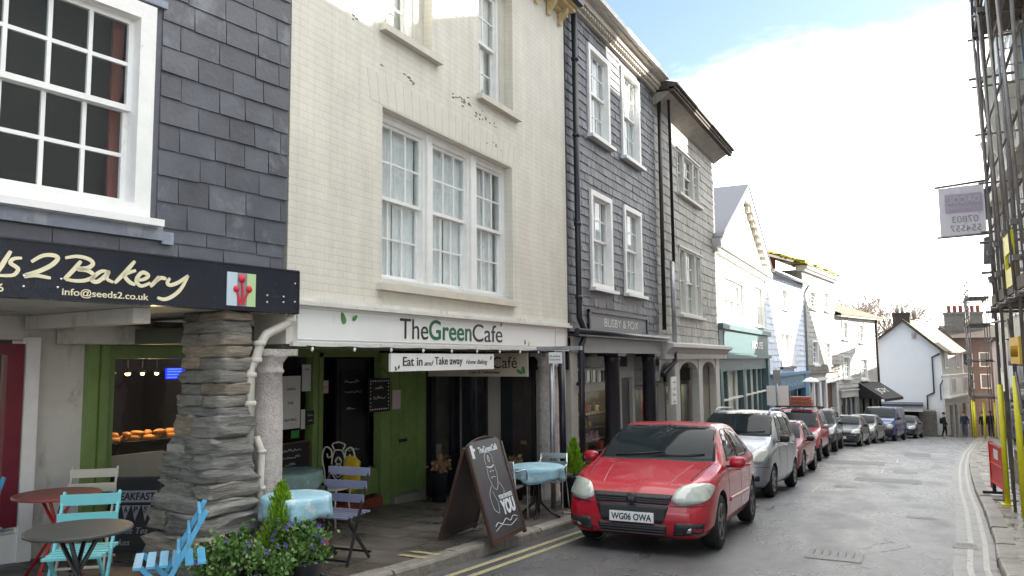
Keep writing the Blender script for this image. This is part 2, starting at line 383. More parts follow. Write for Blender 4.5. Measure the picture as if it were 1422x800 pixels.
# ============================================================ materials
M('white_paint',(.78,.78,.76),.45,var=.06,scale=5,bump=.1,stain=((.45,.42,.36),7,.66))
M('old_white',(.62,.61,.57),.6,var=.12,scale=5,bump=.2,stain=((.3,.28,.24),6,.6))
M('cream_reveal',(.60,.575,.49),.7,var=.08,bump=.2,stain=((.42,.36,.24),4,.62))
M('net_curtain',(.86,.87,.86),.9,var=.1,scale=8)
M('room_dark',(.018,.017,.018),.9,var=.3,scale=1.5)  # near black for unlit interiors, their shade put into the colour
M('room_mid',(.16,.15,.14),.9,var=.4,scale=2)
M('black_paint',(.018,.019,.026),.35,var=.2,bump=.08)
M('black_iron',(.015,.015,.017),.4,var=.2,bump=.1)
M('slate_dark',(.086,.091,.108),.42,var=.22,scale=2.2,island=.25,bump=.2,bscale=22,stain=((.17,.18,.20),2.2,.55,.8))
M('slate_mid',(.10,.106,.122),.5,var=.22,scale=2.5,island=.42,bump=.3,bscale=22,stain=((.16,.155,.15),3,.57,1.2))
M('slate_pale',(.31,.305,.28),.6,var=.2,scale=3,island=.2,bump=.4,bscale=22,stain=((.5,.48,.44),5,.55,1.0))
M('slate_white',(.62,.68,.78),.6,var=.08,scale=3,island=.06,bump=.3)
M('slate_sage',(.36,.36,.33),.6,var=.12,scale=3,island=.1,bump=.3)
M('slate_cream',(.46,.46,.44),.6,var=.1,scale=3,island=.1,bump=.3)
M('lead',(.24,.27,.33),.45,var=.2,scale=6,bump=.2,stain=((.4,.42,.45),4,.55))
M('render_white',(.74,.73,.70),.75,var=.06,scale=1.2,bump=.25,bscale=18,stain=((.5,.49,.46),1.6,.63))
M('render_warm',(.66,.64,.58),.75,var=.07,scale=2,bump=.3,bscale=18,stain=((.42,.40,.35),2.5,.6))
M('render_bakery',(.58,.56,.52),.75,var=.1,scale=2.5,bump=.3,bscale=14,stain=((.3,.28,.25),3,.56))
M('bluewhite_wall',(.74,.76,.80),.75,var=.03,scale=1.2,bump=.2,bscale=20)
M('green_paint',(.18,.27,.085),.4,var=.12,scale=6,bump=.1,stain=((.07,.12,.03),6,.66))
M('dark_green_ceiling',(.10,.12,.08),.7,var=.2)
M('burgundy_paint',(.16,.012,.03),.35,var=.15)
M('cream_paint',(.62,.58,.47),.5,var=.08,bump=.1)
M('granite',(.46,.42,.39),.8,var=.2,scale=14,bump=.7,bscale=55,stain=((.3,.25,.23),9,.55,1))
M('sign_white',(.80,.81,.79),.35,var=.03,scale=2,stain=((.6,.6,.57),3,.66))
M('sign_black',(.008,.011,.022),.25,var=.2)
M('letter_dark',(.012,.016,.02),.4,var=0)
M('letter_green',(.01,.13,.06),.4,var=0)
M('leaf_green',(.06,.26,.07),.4,var=.2)
M('letter_cream',(.74,.69,.47),.4,var=.05)
M('letter_white',(.8,.8,.8),.5,var=0)
M('letter_grey',(.6,.6,.58),.5,var=0)
M('letter_brown',(.12,.05,.02),.5,var=0)
M('screw',(.8,.8,.8),.3,metal=.6,var=0)
M('tan_board',(.50,.43,.36),.5,var=.06)
M('logo_blue',(.5,.62,.68),.5,var=0); M('logo_green',(.45,.62,.32),.5,var=0); M('logo_grey',(.25,.25,.28),.5,var=0); M('logo_red',(.6,.02,.04),.5,var=0)
M('terracotta',(.26,.06,.035),.6,var=.2,bump=.2)
M('stone_step',(.26,.24,.21),.7,var=.2,bump=.3)
M('teal_paint',(.065,.125,.135),.4,var=.08,bump=.05)
M('blue_paint',(.07,.19,.33),.4,var=.12,bump=.05)
M('grey_paint',(.30,.31,.31),.5,var=.08)
M('fox_board',(.19,.19,.20),.5,var=.08)
M('sage_trim',(.50,.50,.48),.5,var=.08,bump=.1)
M('wood_brown',(.12,.055,.03),.5,var=.25,scale=8,bump=.2)
M('roof_slate',(.045,.055,.08),.55,var=.2,island=.2,bump=.3)
M('roof_brown',(.115,.088,.056),.75,var=.2,island=.25,bump=.4,stain=((.2,.2,.12),3,.55))
M('roof_grey',(.12,.11,.095),.75,var=.2,island=.2,bump=.4)
M('moss',(.33,.32,.035),.95,var=.35,scale=10,bump=.8,bscale=40)
M('old_timber',(.06,.045,.035),.8,var=.3,bump=.4,bscale=15)
M('red_clay',(.33,.11,.07),.8,var=.2,bump=.3)
M('stone_wall',(.14,.13,.115),.85,var=.35,scale=5,bump=.8,bscale=12)
M('galv',(.36,.37,.39),.4,metal=.7,var=.2,scale=6)
M('scaf',(.20,.18,.17),.5,metal=.3,var=.35,scale=5)
M('scaf_plank',(.15,.125,.10),.8,var=.35,scale=4,bump=.3)
M('yellow_plastic',(.72,.66,.02),.45,var=.12,scale=4)
M('red_plastic',(.6,.04,.03),.4,var=.12)
M('pinkwall',(.55,.46,.42),.7,var=.1,bump=.2)
M('plaster_panel',(.56,.53,.49),.7,var=.12,bump=.2,stain=((.35,.32,.28),4,.58))
M('interior_cream',(.42,.40,.36),.8,var=.1)
M('banner',(.34,.33,.37),.8,var=.08,scale=6)
M('banner_pink',(.40,.33,.40),.8,var=.08); M('banner_pale',(.50,.49,.53),.8,var=0); M('banner_dark',(.26,.25,.28),.8,var=0)
M('flower_pink',(.65,.03,.22),.6,var=.1); M('flower_violet',(.22,.14,.55),.6,var=.1)
M('foliage',(.07,.15,.025),.55,var=.2,island=.5); M('foliage_pale',(.22,.30,.12),.55,var=.2,island=.4); M('cypress',(.20,.36,.015),.55,var=.15,island=.45)
M('bark',(.12,.09,.065),.9,var=.3,bump=.4); M('twig',(.24,.19,.15),.9,var=.2)
glassM('window_glass',(.93,.95,.95),.9)
glassM('clear_glass',(.96,.97,.96),.25,.015)
glassM('shop_glass',(.93,.95,.93),.35,.015)
brickM('painted_brick',(.66,.635,.55),(.64,.615,.535),(.58,.555,.475),.235,.0765,.005,'xz',.6,.4,var=.07,nscale=2,peel=((.30,.25,.2),3.2,.70),streak=.10)
brickM('stone_fascia',(.24,.22,.19),(.17,.16,.14),(.12,.11,.1),.5,.25,.02,'xz',.8,.8)
brickM('dado_brick',(.10,.055,.04),(.07,.045,.035),(.08,.07,.06),.23,.075,.01,'xz',.75,.5)
brickM('red_brick',(.12,.075,.06),(.10,.06,.05),(.2,.15,.12),.23,.075,.01,'xz',.8,.5)
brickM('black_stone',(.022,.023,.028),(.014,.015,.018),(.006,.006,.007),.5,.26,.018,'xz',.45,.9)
brickM('flagstone',(.125,.108,.094),(.08,.073,.067),(.035,.032,.028),.95,.62,.014,'xy',.5,.45,var=.3,nscale=1.3,wet=(.22,.7,1.6),mbias=-.1,peel=((.055,.065,.03),1.1,.6))
brickM('flag_right',(.23,.215,.19),(.17,.16,.145),(.03,.028,.025),.62,.85,.016,'xy',.45,.6,var=.3,nscale=1.5,wet=(.15,.6,1.8))
brickM('kerb_stone',(.24,.225,.20),(.17,.16,.145),(.05,.045,.04),2.0,.9,.02,'yx',.6,.6,var=.3,nscale=3,off=0)
# ---- asphalt: worn, damp in patches
def asphalt():
    m=bpy.data.materials.new('asphalt'); m.use_nodes=True; nt=m.node_tree; b=nt.nodes['Principled BSDF']; L=nt.links.new
    tc=nd(nt,'ShaderNodeTexCoord')
    def nz(sc_,det=6,ro=.6,mp=None):
        n=nd(nt,'ShaderNodeTexNoise'); n.inputs['Scale'].default_value=sc_; n.inputs['Detail'].default_value=det; n.inputs['Roughness'].default_value=ro
        if mp:
            q=nd(nt,'ShaderNodeMapping'); q.inputs['Scale'].default_value=mp; L(tc.outputs['Object'],q.inputs[0]); L(q.outputs[0],n.inputs[0])
        else: L(tc.outputs['Object'],n.inputs[0])
        return n.outputs['Fac']
    def mr(x,a,c,d,e):
        r=nd(nt,'ShaderNodeMapRange'); 
        for k,v in zip(('From Min','From Max','To Min','To Max'),(a,c,d,e)): r.inputs[k].default_value=v
        L(x,r.inputs['Value']); return r.outputs[0]
    cr=nd(nt,'ShaderNodeValToRGB'); cr.color_ramp.elements[0].position=.35; cr.color_ramp.elements[1].position=.7
    cr.color_ramp.elements[0].color=(.06,.061,.065,1); cr.color_ramp.elements[1].color=(.14,.138,.138,1)
    L(nz(.9,8,.65,(1,.35,1)),cr.inputs[0])
    g=mr(nz(85,3),.36,.64,.4,1.9)  # speckle in the colour also stands for bright specular flecks
    mx=nd(nt,'ShaderNodeVectorMath',operation='SCALE'); L(cr.outputs[0],mx.inputs[0]); L(g,mx.inputs['Scale']); L(mx.outputs[0],b.inputs['Base Color'])
    L(mr(nz(1.3,6,.6,(1,.4,1)),.36,.62,.22,.46),b.inputs['Roughness'])
    bp=nd(nt,'ShaderNodeBump'); bp.inputs['Strength'].default_value=.9; bp.inputs['Distance'].default_value=.009
    L(nz(90,4),bp.inputs['Height'])
    b2=nd(nt,'ShaderNodeBump'); b2.inputs['Strength'].default_value=.25; b2.inputs['Distance'].default_value=.03; L(nz(5,4),b2.inputs['Height']); L(bp.outputs[0],b2.inputs['Normal'])
    L(b2.outputs[0],b.inputs['Normal']); b.inputs['Specular IOR Level'].default_value=.5
    MATS['asphalt']=m; return m
asphalt()
M('asphalt_patch',(.05,.05,.052),.45,var=.25,scale=20,bump=.5,bscale=90)
M('line_yellow',(.34,.31,.17),.6,var=.25,scale=25,bump=.2,stain=((.12,.115,.10),22,.56,1))
M('line_pale',(.38,.37,.33),.5,var=.25,scale=25,stain=((.1,.1,.095),14,.54,1))
M('iron_cover',(.05,.048,.045),.4,metal=.6,var=.2,bump=.4)
# ============================================================ ground
def strip(ys,fa,fb,za=0,zb=None,nx=6,thick=None):
    mb=MB(); mb.smooth=False
    for i in range(len(ys)-1):
        for j in range(nx):
            t0,t1=j/nx,(j+1)/nx
            def P(y,t):
                a,b=fa(y),fb(y); return (a+(b-a)*t,y,gz(y)+za)
            mb.quad(P(ys[i],t0),P(ys[i],t1),P(ys[i+1],t1),P(ys[i+1],t0))
    return mb
def fr(a,b,s): 
    n=int(round((b-a)/s)); return [a+(b-a)*i/n for i in range(n+1)]
YY=fr(-12,84,.5)
# the land: one sheet to the horizon, lower than the street surfaces
mb=MB()
gy=[-300,-60,-20,0,10,20,30,40,50,60,70,80,120,200,1500]; gx=[-1500,-200,-60,-25,-8,0,8,25,60,200,1500]
def lz(x,y):
    z=gz(y)-.35 if y<120 else -8.5-.35-(y-120)*.02
    return z - max(0,abs(x)-30)*.03
for i in range(len(gy)-1):
    for j in range(len(gx)-1):
        mb.quad(*[(a,b,lz(a,b)) for a,b in ((gx[j],gy[i]),(gx[j+1],gy[i]),(gx[j+1],gy[i+1]),(gx[j],gy[i+1]))])
M('earth',(.09,.085,.07),.9,var=.2,scale=.3); struct('ground',mb,MATS['earth'])
struct('road',strip(YY,lambda y:xl(y)-.1,lambda y:xr(y)+.1,0,nx=8),MATS['asphalt'])
KW=.17
struct('pavement_left',strip(YY,lambda y:-8.6 if y<60 else xl(y)-4,lambda y:xl(y)-KW,.122,nx=3),MATS['flagstone'])
struct('pavement_right',strip(YY,lambda y:xr(y)+.2,lambda y:xr(y)+7,.116,nx=4),MATS['flag_right'])
def kerb(name,fx,side,w,h,mat):
    mb=MB(); rng=random.Random(3); y=-12
    while y<84:
        L=rng.uniform(.75,1.15); y1=min(y+L,84); j=rng.uniform(-.012,.012); jz=rng.uniform(-.006,.006); g=.008
        n=3
        for k in range(n):
            a=y+g+(y1-y-2*g)*k/n; b=y+g+(y1-y-2*g)*(k+1)/n
            for (yy0,yy1) in ((a,b),):
                x0,x1=fx(yy0)+j,fx(yy1)+j; s=side
                p=[(0,-.2),(0,h-.03),(.012*s,h-.008),(.035*s,h),(w*s,h+.004),(w*s,-.2)]
                o=[(x0+u,yy0,gz(yy0)+v+jz) for u,v in p]; q=[(x1+u,yy1,gz(yy1)+v+jz) for u,v in p]
                N=len(p); mb.add(o+q,[(i,(i+1)%N,N+(i+1)%N,N+i) for i in range(N)]+([tuple(range(N))] if k==0 else [])+([tuple(range(N,2*N))] if k==n-1 else []))
        y=y1
    return struct(name,mb,mat)
kerb('kerb_left',xl,-1,KW,.125,M('kerb_mat',(.21,.195,.17),.55,var=.3,scale=4,island=.2,bump=.7,bscale=16,stain=((.06,.07,.035),5,.6,1)))
kerb('kerb_right',xr,1,.21,.12,MATS['kerb_mat'])
# painted lines
def line(name,fx,w,ys,mat,z=.004): struct(name,strip(ys,lambda y:fx(y)-w/2,lambda y:fx(y)+w/2,z,nx=1),mat)
line('yellow_line',lambda y:xl(y)+.22,.075,fr(-12,12,.5),MATS['line_yellow'])
line('yellow_line',lambda y:xl(y)+.40,.075,fr(-12,12,.5),MATS['line_yellow'])
line('yellow_line',lambda y:xr(y)-.10,.06,fr(-12,84,.5),MATS['line_pale'])
line('yellow_line',lambda y:xr(y)-.26,.06,fr(-12,84,.5),MATS['line_pale'])
line('gutter_channel',lambda y:xr(y)-.18,.50,fr(-12,84,.5),M('gutter_stone',(.16,.155,.145),.4,var=.3,scale=3,bump=.5,bscale=30,stain=((.07,.07,.068),3,.5,.4)),z=.002)
for (yc) in (6.55,10.6):
    mb=MB()
    for k in (0,.22):
        a=yc+k; mb.quad(*[(x,y,gz(y)+.131) for x,y in ((xl(a)-.40,a),(xl(a)-.05,a),(xl(a)-.05,a+.09),(xl(a)-.40,a+.09))])
    struct('loading_mark',mb,MATS['line_yellow'])
# repairs in the road surface
for (x0,x1,y0,y1) in ((-1.4,.1,21,22.2),(-2.6,-.9,27,29),(-.4,.5,33,36)):
    mb=MB(); n=6
    for i in range(n):
        a=y0+(y1-y0)*i/n; b=y0+(y1-y0)*(i+1)/n; mb.quad((x0,a,gz(a)+.004),(x1,a,gz(a)+.004),(x1,b,gz(b)+.004),(x0,b,gz(b)+.004))
    struct('road_patch',mb,MATS['asphalt_patch'])
for (x0,y0,x1,y1) in ((-2.2,26,-1.6,26.05),(-1.9,20,-.9,20.06),(-1.6,31,-.4,31.08),(-2.0,17.5,-1.95,19),(-.9,24,-.85,25.5),(-1.2,38,.2,38.1),(-.6,29,-.55,31)):
    mb=MB(); mb.quad((x0,y0,gz(y0)+.005),(x1,y0,gz(y0)+.005),(x1,y1,gz(y1)+.005),(x0,y1,gz(y1)+.005)); struct('road_mark',mb,MATS['line_pale'])
rng=random.Random(8)
for (x,y,w_,l_) in ((-1.2,9.6,.6,.6),(-.2,14.2,.45,.3),(-1.7,19,.5,.5),(.35,11.4,.28,.42),(-.6,24.4,.6,.6)):
    mb=MB(); z=gz(y)+.006; s_=(gz(y+.1)-gz(y))*10
    mb.quad((x,y,z),(x+w_,y,z),(x+w_,y+l_,z+s_*l_),(x,y+l_,z+s_*l_))
    for k in range(6): a=x+.04+(w_-.08)*k/6; mb.box(a,a+.03,y+.05,y+l_-.05,z+s_*l_/2-.002,z+s_*l_/2+.006)
    struct('drain_cover',mb,MATS['iron_cover'])
for k in range(9):
    x=rng.uniform(-3,.2); y=rng.uniform(7,30); mb=MB(); pts=[(x,y)]
    for i in range(10): pts.append((pts[-1][0]+rng.uniform(-.18,.22),pts[-1][1]+rng.uniform(.05,.35)))
    for (a,b),(c,d) in zip(pts,pts[1:]):
        w_=rng.uniform(.006,.014); mb.quad((a-w_,b,gz(b)+.0045),(a+w_,b,gz(b)+.0045),(c+w_,d,gz(d)+.0045),(c-w_,d,gz(d)+.0045))
    struct('crack',mb,M('tar',(.015,.015,.016),.35,var=.1))
# ============================================================ bakery
class BU(Bld):
    """building whose u runs from a far away datum; ub is where its own base sits"""
    def __init__(s,name,label,A,B,ub,**k):
        d=Vector((B[0]-A[0],B[1]-A[1])).normalized(); p=Vector((A[0],A[1]))+d*ub
        super().__init__(name,label,(p.x,p.y),(p.x+d.x,p.y+d.y),**k); s.ub=ub
    def part(s,name,mb,mat,parent=None):
        mb.v=[(a-s.ub,b,c) for a,b,c in mb.v]; return super().part(name,mb,mat,parent)
    def text(s,t,mat,u,d,z,parent=None,**k): return super().text(t,mat,u-s.ub,d,z,parent,**k)
    def W(s,u,dd,z): return super().W(u-s.ub,dd,z)
dv=Vector((.118,.993)).normalized(); cA=(-5.17-6*dv.x,5.5-6*dv.y); cB=(-5.17,5.5)
BK=BU('bakery_building','dark slate hung bakery building with big white sash window and rough stone pier',cA,cB,4.8,zb=-.25)
WH=(2.75,4.56,2.73,4.47)
mb=wall(MB(),0,5.93,2.3,7.4,[WH],0,.35); BK.part('wall',mb,MATS['slate_dark'])
mb=MB(); slates(mb,0,5.95,2.70,7.4,.31,.215,[(2.6,4.64,2.0,4.62)],proud=.018)
slates(mb,0,5.9,2.46,2.70,.42,.12,proud=.014); BK.part('slate_hanging',mb,MATS['slate_dark'])
for b_ in ((2.6,4.68,-.05,-.026,2.585,2.70),(4.68,4.78,-.045,-.026,2.56,2.66),(2.6,4.66,-.05,-.02,4.5,4.56)): beambox(BK,'lead_flashing',MATS['lead'],b_)
sash(BK,2.75,4.56,2.73,4.47,d=.04,cols=5,rt=2,rb=2,fr=.13,bar=.03,proudf=-.06,sill=.05,dark=M('room_shade',(.002,.002,.0025),.9,var=.3))  # panel behind the panes blackened to give the room's shade by colour
beambox(BK,'curtain',M('red_curtain',(.16,.04,.025),.9,var=.2),(4.33,4.42,.16,.19,2.8,4.4))
mb=MB(); mb.box(-3,5.95,.36,5,2.3,7.4); BK.part('body',mb,MATS['render_bakery'])
mb=MB(); mb.add([(-3,-.35,7.35),(5.97,-.35,7.35),(5.97,3,9.6),(-3,3,9.6),(-3,-.35,7.45),(5.97,-.35,7.45),(5.97,3,9.7),(-3,3,9.7)],[(0,1,2,3),(4,5,6,7),(0,1,5,4),(1,2,6,5)]); BK.part('roof',mb,MATS['roof_slate'])
# walkway soffit, beams, back wall
beambox(BK,'soffit',MATS['render_bakery'],(0,5.9,0,2.2,2.06,2.29))
beambox(BK,'ceiling_beam',MATS['render_bakery'],(4.9,6.2,1.7,2.02,1.80,1.98),(4.6,4.75,.2,2.0,1.93,2.055))
mb=MB(); wall(mb,3.0,7.2,-.5,2.06,[(5.19,6.75,-.5,1.80),(3.2,4.63,.1,1.84)],2.06,2.3); BK.part('back_wall',mb,MATS['render_bakery'])
w=beambox(BK,'window',MATS['burgundy_paint'],(3.2,3.3,2.0,2.12,.14,1.8),(4.47,4.61,2.0,2.12,.14,1.8),(3.3,4.47,2.0,2.12,1.70,1.8),(3.3,4.47,2.0,2.12,.14,.28)); w['label']='burgundy painted shop window frame at the left edge'
beambox(BK,'glass',MATS['shop_glass'],(3.3,4.47,2.08,2.09,.28,1.7),parent=w)
beambox(BK,'blind',MATS['cream_paint'],(4.34,4.44,2.16,2.18,.28,1.7),parent=w)
beambox(BK,'window_casing',MATS['white_paint'],(4.62,4.74,1.98,2.06,-.2,1.86),(3.0,4.62,2.0,2.058,-.2,.08))
beambox(BK,'door_frame',MATS['green_paint'],(5.19,5.30,1.98,2.14,-.35,1.80),(5.31,5.39,1.95,2.14,-.35,1.80),(5.40,5.47,2.0,2.16,-.35,1.8),(5.47,6.75,2.0,2.16,1.66,1.80),(6.68,6.8,2.0,2.14,-.35,1.8))
# shop room beyond the glass
beambox(BK,'shop_room',MATS['room_dark'],(4.9,7.2,4.3,4.4,-.4,2.05),(4.9,5.0,2.3,4.3,-.4,2.05),(7.15,7.2,2.3,4.3,-.4,2.05),(5.0,7.15,2.3,4.3,2.0,2.05),(5.0,7.15,2.3,4.3,-.4,-.3))
beambox(BK,'window_pane',MATS['clear_glass'],(5.47,6.68,2.07,2.08,-.1,1.66))
beambox(BK,'low_panel',MATS['interior_cream'],(5.47,6.15,2.18,2.2,.33,.66))
# stone pier: individual rough stones with mortar
mb=MB()
for (z0,z1,a,b,c,e) in ((-.5,.9,5.2,5.6,.0,.62),(.9,2.06,5.35,5.52,.05,.53)): mb.box(a,b,c,e,z0,z1)
BK.part('mortar_core',mb,M('mortar',(.36,.33,.28),.9,var=.2,bump=.6,bscale=20))
rng=random.Random(11); mb=MB(); mb.smooth=False; z=-.42; k=0
while z<2.04:
    t=min(1,max(0,(1.25-z)/1.1)); low=z<1.0
    h=rng.uniform(.11,.2) if low else rng.uniform(.06,.13)
    if z+h>2.06: h=2.06-z
    ul=5.30-.20*t-.04*rng.random(); ur=5.555+.11*t+.03*rng.random(); d0=-.02-.10*t-.03*rng.random(); d1=.58+.13*t
    cuts=[d0,d1] if rng.random()<.35 else [d0,rng.uniform(d0+.2,d1-.2),d1]
    for a,b in zip(cuts,cuts[1:]):
        uo=rng.uniform(-.03,.03)*(1 if low else .4)
        o0=len(mb.v); cc=((ul+ur)/2+uo,(a+b)/2,z+h/2+rng.uniform(-.006,.006))
        mb.blob(cc,((ur-ul)+.01,(b-a)+.012,h+(.018 if low else .004)),.3 if low else .22,.10 if low else .05,seed=k,nu=44,nv=14); k+=1
        rl=rng.uniform(-.06,.06); am=.034 if low else .014
        for i in range(o0,len(mb.v)):
            x,y,zz=mb.v[i]; q=Vector((x*6+k,y*6,zz*24)); nn=noise.noise(q)+.5*noise.noise(q*2.3); sx=1 if x>cc[0] else -1; sy=1 if y>cc[1] else -1
            mb.v[i]=(x+sx*am*nn,y+sy*am*nn*.8,zz+.018*noise.noise(Vector((x*9,y*9,k)))+.006*noise.noise(Vector((x*30,y*30,k)))+rl*(y-cc[1])*(1 if low else .3))
    z+=h
BK.part('stone_pier',mb,rockM('pier_stone',(.22,.215,.20),(.32,.30,.265),(.36,.30,.23)))
mb=MB(); mb.tube([(5.98,-.07,2.05),(5.94,-.07,1.97),(5.70,-.06,1.86),(5.64,-.05,1.76),(5.62,-.04,1.66),(5.57,-.02,1.56),(5.57,-.02,.9)],.042,12)
for (u,d,z) in ((5.96,-.07,2.0),(5.64,-.05,1.78),(5.61,-.035,1.63),(5.57,-.02,1.5),(5.57,-.02,1.25)): mb.lathe([(.052,-.02),(.056,-.015),(.056,.015),(.052,.02)],(u,d,z),12)
mb.tube([(5.66,-.0,.95),(5.71,-.02,.82),(5.70,-.02,.55),(5.69,-.02,-.35)],.032,10)
for z in (.82,.5): mb.lathe([(.04,-.015),(.043,0),(.04,.015)],(5.71,-.02,z),12)
BK.part('drainpipe',mb,M('cream_pipe',(.56,.53,.46),.4,var=.1))
# bakery sign
S=BU('shop_sign','long black bakery fascia sign with cream script lettering below the slates',cA,cB,3.0,cat='sign',zb=2.05)
beambox(S,'board',MATS['sign_black'],(1.5,5.97,-.16,-.025,2.055,2.44))
beambox(S,'trim',MATS['black_paint'],(1.5,5.975,-.17,-.02,2.44,2.452),(5.97,5.985,-.165,-.02,2.05,2.44))
strokes={'d':[(3.36,2.2),(3.43,2.19),(3.47,2.24),(3.5,2.3),(3.53,2.36)],'s':[(3.6,2.32),(3.55,2.31),(3.53,2.28),(3.56,2.26),(3.58,2.24),(3.55,2.2),(3.46,2.19)],
'2':[(3.66,2.3),(3.73,2.35),(3.8,2.36),(3.83,2.34),(3.79,2.29),(3.71,2.24),(3.62,2.2),(3.69,2.21),(3.79,2.2)],
'B1':[(3.99,2.34),(3.94,2.27),(3.88,2.2)],'B2':[(3.88,2.35),(3.96,2.37),(4.04,2.36),(4.075,2.33),(4.04,2.295),(3.97,2.28),(4.04,2.275),(4.085,2.24),(4.03,2.205),(3.96,2.195),(3.89,2.2)],
'a':[(4.19,2.28),(4.14,2.28),(4.09,2.24),(4.07,2.21),(4.11,2.2),(4.16,2.24),(4.19,2.28),(4.18,2.23),(4.23,2.205)],
'k1':[(4.39,2.38),(4.31,2.28),(4.24,2.2)],'k2':[(4.4,2.31),(4.315,2.27),(4.35,2.22),(4.40,2.2)],
'e':[(4.41,2.235),(4.47,2.25),(4.5,2.28),(4.455,2.3),(4.415,2.26),(4.41,2.22),(4.45,2.195),(4.52,2.225)],
'r':[(4.59,2.28),(4.56,2.24),(4.52,2.195)],'r2':[(4.555,2.23),(4.6,2.27),(4.65,2.265)],
'y':[(4.68,2.275),(4.66,2.235),(4.69,2.22),(4.76,2.25),(4.84,2.31)],'y2':[(4.84,2.31),(4.78,2.2),(4.71,2.135),(4.64,2.105),(4.58,2.115)]}
for grp in (('d','s'),('2',),('B1','B2','a','k1','k2','e','r','r2','y','y2')):
    mb=MB()
    for kk in grp: ribbon(mb,strokes[kk],.03 if kk!='s' else .026,-.168)
    S.part('script_lettering',mb,MATS['letter_cream'])
S.text('info@seeds2.co.uk',MATS['letter_cream'],3.87,-.163,2.075,w=.64,h=.065,name='address_lettering',bold=.01)
S.text('6',MATS['letter_cream'],3.465,-.163,2.085,h=.055,name='phone_lettering',bold=.01)
lg=beambox(S,'logo_panel',MATS['logo_grey'],(5.20,5.49,-.168,-.161,2.09,2.375))
beambox(S,'stripe',MATS['logo_blue'],(5.20,5.30,-.171,-.1685,2.09,2.375),parent=lg); beambox(S,'stripe',MATS['logo_green'],(5.40,5.49,-.171,-.1685,2.09,2.375),parent=lg)
mb=MB()
for (a,b,c) in ((5.345,2.325,.035),(5.29,2.235,.03),(5.42,2.24,.032)): mb.lathe([(.002,-.176),(c,-.176),(c,-.1715),(.002,-.1715)],(a,0,b),12,'y')
for pts in ([(5.345,2.30),(5.355,2.2),(5.335,2.10)],[(5.29,2.22),(5.315,2.16),(5.325,2.10)],[(5.42,2.22),(5.38,2.16),(5.365,2.10)]): ribbon(mb,pts,.02,-.1758,.004)
S.part('poppy_emblem',mb,MATS['logo_red'],lg)
mb=MB()
for (a,b) in ((3.62,2.2),(3.62,2.13),(3.86,2.2),(3.84,2.14),(4.16,2.22),(5.62,2.2),(5.62,2.14),(5.8,2.2),(5.8,2.15),(5.93,2.33),(5.93,2.16)):
    mb.lathe([(.001,-.17),(.008,-.168),(.008,-.16)],(a,0,b),8,'y')
S.part('screw',mb,MATS['screw'])
# ============================================================ the cafe building
def FB(name,label,ub,**k): return BU(name,label,(-5.2,0),(-5.2,1),ub,**k)
CF=FB('cafe_building','cream painted brick building with a wide triple sash window above the cafe',5.5,zb=gz(5.5)+.1)
hl=[(6.97,10.2,2.50,4.50),(7.0,8.0,5.45,7.2),(9.2,10.25,5.33,7.2)]
mb=wall(MB(),5.50,12.25,2.2,8.2,hl,0,.32); CF.part('wall',mb,MATS['painted_brick'])
mb=MB()
for i in range(22):     # flat brick arch over the triple window
    u=6.75+i*.165; t=(u-8.5)/8; mb.add([(u+t*.0,-.003,4.52),(u+.158,-.003,4.52),(u+.158+t*.33,-.003,4.86),(u+t*.33,-.003,4.86),(u,0.001,4.52),(u+.15,0.001,4.52),(u+.158+t*.33,0.001,4.86),(u+t*.33,0.001,4.86)],[(0,1,2,3),(0,4,5,1),(3,2,6,7),(0,3,7,4),(1,5,6,2)])
CF.part('brick_arch',mb,M('arch_paint',(.63,.605,.525),.6,var=.06,island=.015,bump=.3,stain=((.42,.34,.26),5,.63,1)))
rng=random.Random(21); mb=MB()
for (uc,zc,su,sz,n_) in ((8.75,5.13,.35,.09,16),(9.35,5.02,.3,.07,12),(6.5,5.35,.2,.08,5),(7.6,4.98,.5,.05,6),(9.6,4.72,.3,.05,5),(7.4,2.62,.4,.03,0)):
    for i in range(n_):
        a=uc+rng.gauss(0,su*.5); b=zc+rng.gauss(0,sz*.5); w_=rng.uniform(.02,.10); h_=rng.uniform(.01,.03); k=rng.randint(5,7)
        mb.prism([(a+w_/2*math.cos(2*math.pi*j/k)*rng.uniform(.6,1.1),b+h_/2*math.sin(2*math.pi*j/k)*rng.uniform(.6,1.1)) for j in range(k)],'y',-.0045,-.0005)
CF.part('peeled_paint',mb,M('bare_brick',(.16,.13,.10),.85,var=.4,scale=20))['kind']='stuff'
for (a,b,c1,c2) in ((6.99,8.06,0,.97),(8.17,9.16,.03,1),(9.30,10.2,.0,.9)):
    sash(CF,a,b,2.52,4.46,d=.17,cols=3,rt=2,rb=2,fr=.06,bar=.022,sill=0,cur=[(c1,c2*.49),(c2*.51,c2)],dark=MATS['room_mid'])
beambox(CF,'mullion',MATS['white_paint'],(8.065,8.165,.11,.27,2.52,4.46),(9.165,9.295,.11,.27,2.52,4.46),(6.97,10.2,.10,.3,2.5,2.56),(6.97,10.2,.13,.3,4.46,4.5))
mb=MB(); mb.box(6.88,10.24,-.075,.16,2.40,2.475); mb.box(6.9,10.22,-.02,.16,2.475,2.5); CF.part('sill',mb,M('sill_rust',(.6,.57,.48),.7,var=.1,bump=.2,stain=((.42,.24,.08),3,.6,.5)))
mb=MB(); mb.box(7.0,10.2,-.004,.17,2.2,2.395); CF.part('apron',mb,MATS['cream_reveal'])
for (a,b,z0) in ((7.0,7.8,5.47),(9.24,10.1,5.36)):
    sash(CF,a,b,z0,7.15,d=.2,cols=2,rt=2,rb=2,fr=.07,sill=0,dark=MATS['room_dark'],cur=[(0,.4)])
beambox(CF,'sill',MATS['cream_reveal'],(6.9,8.13,-.09,.16,5.37,5.45)); beambox(CF,'sill',MATS['cream_reveal'],(9.13,10.38,-.09,.16,5.25,5.33))
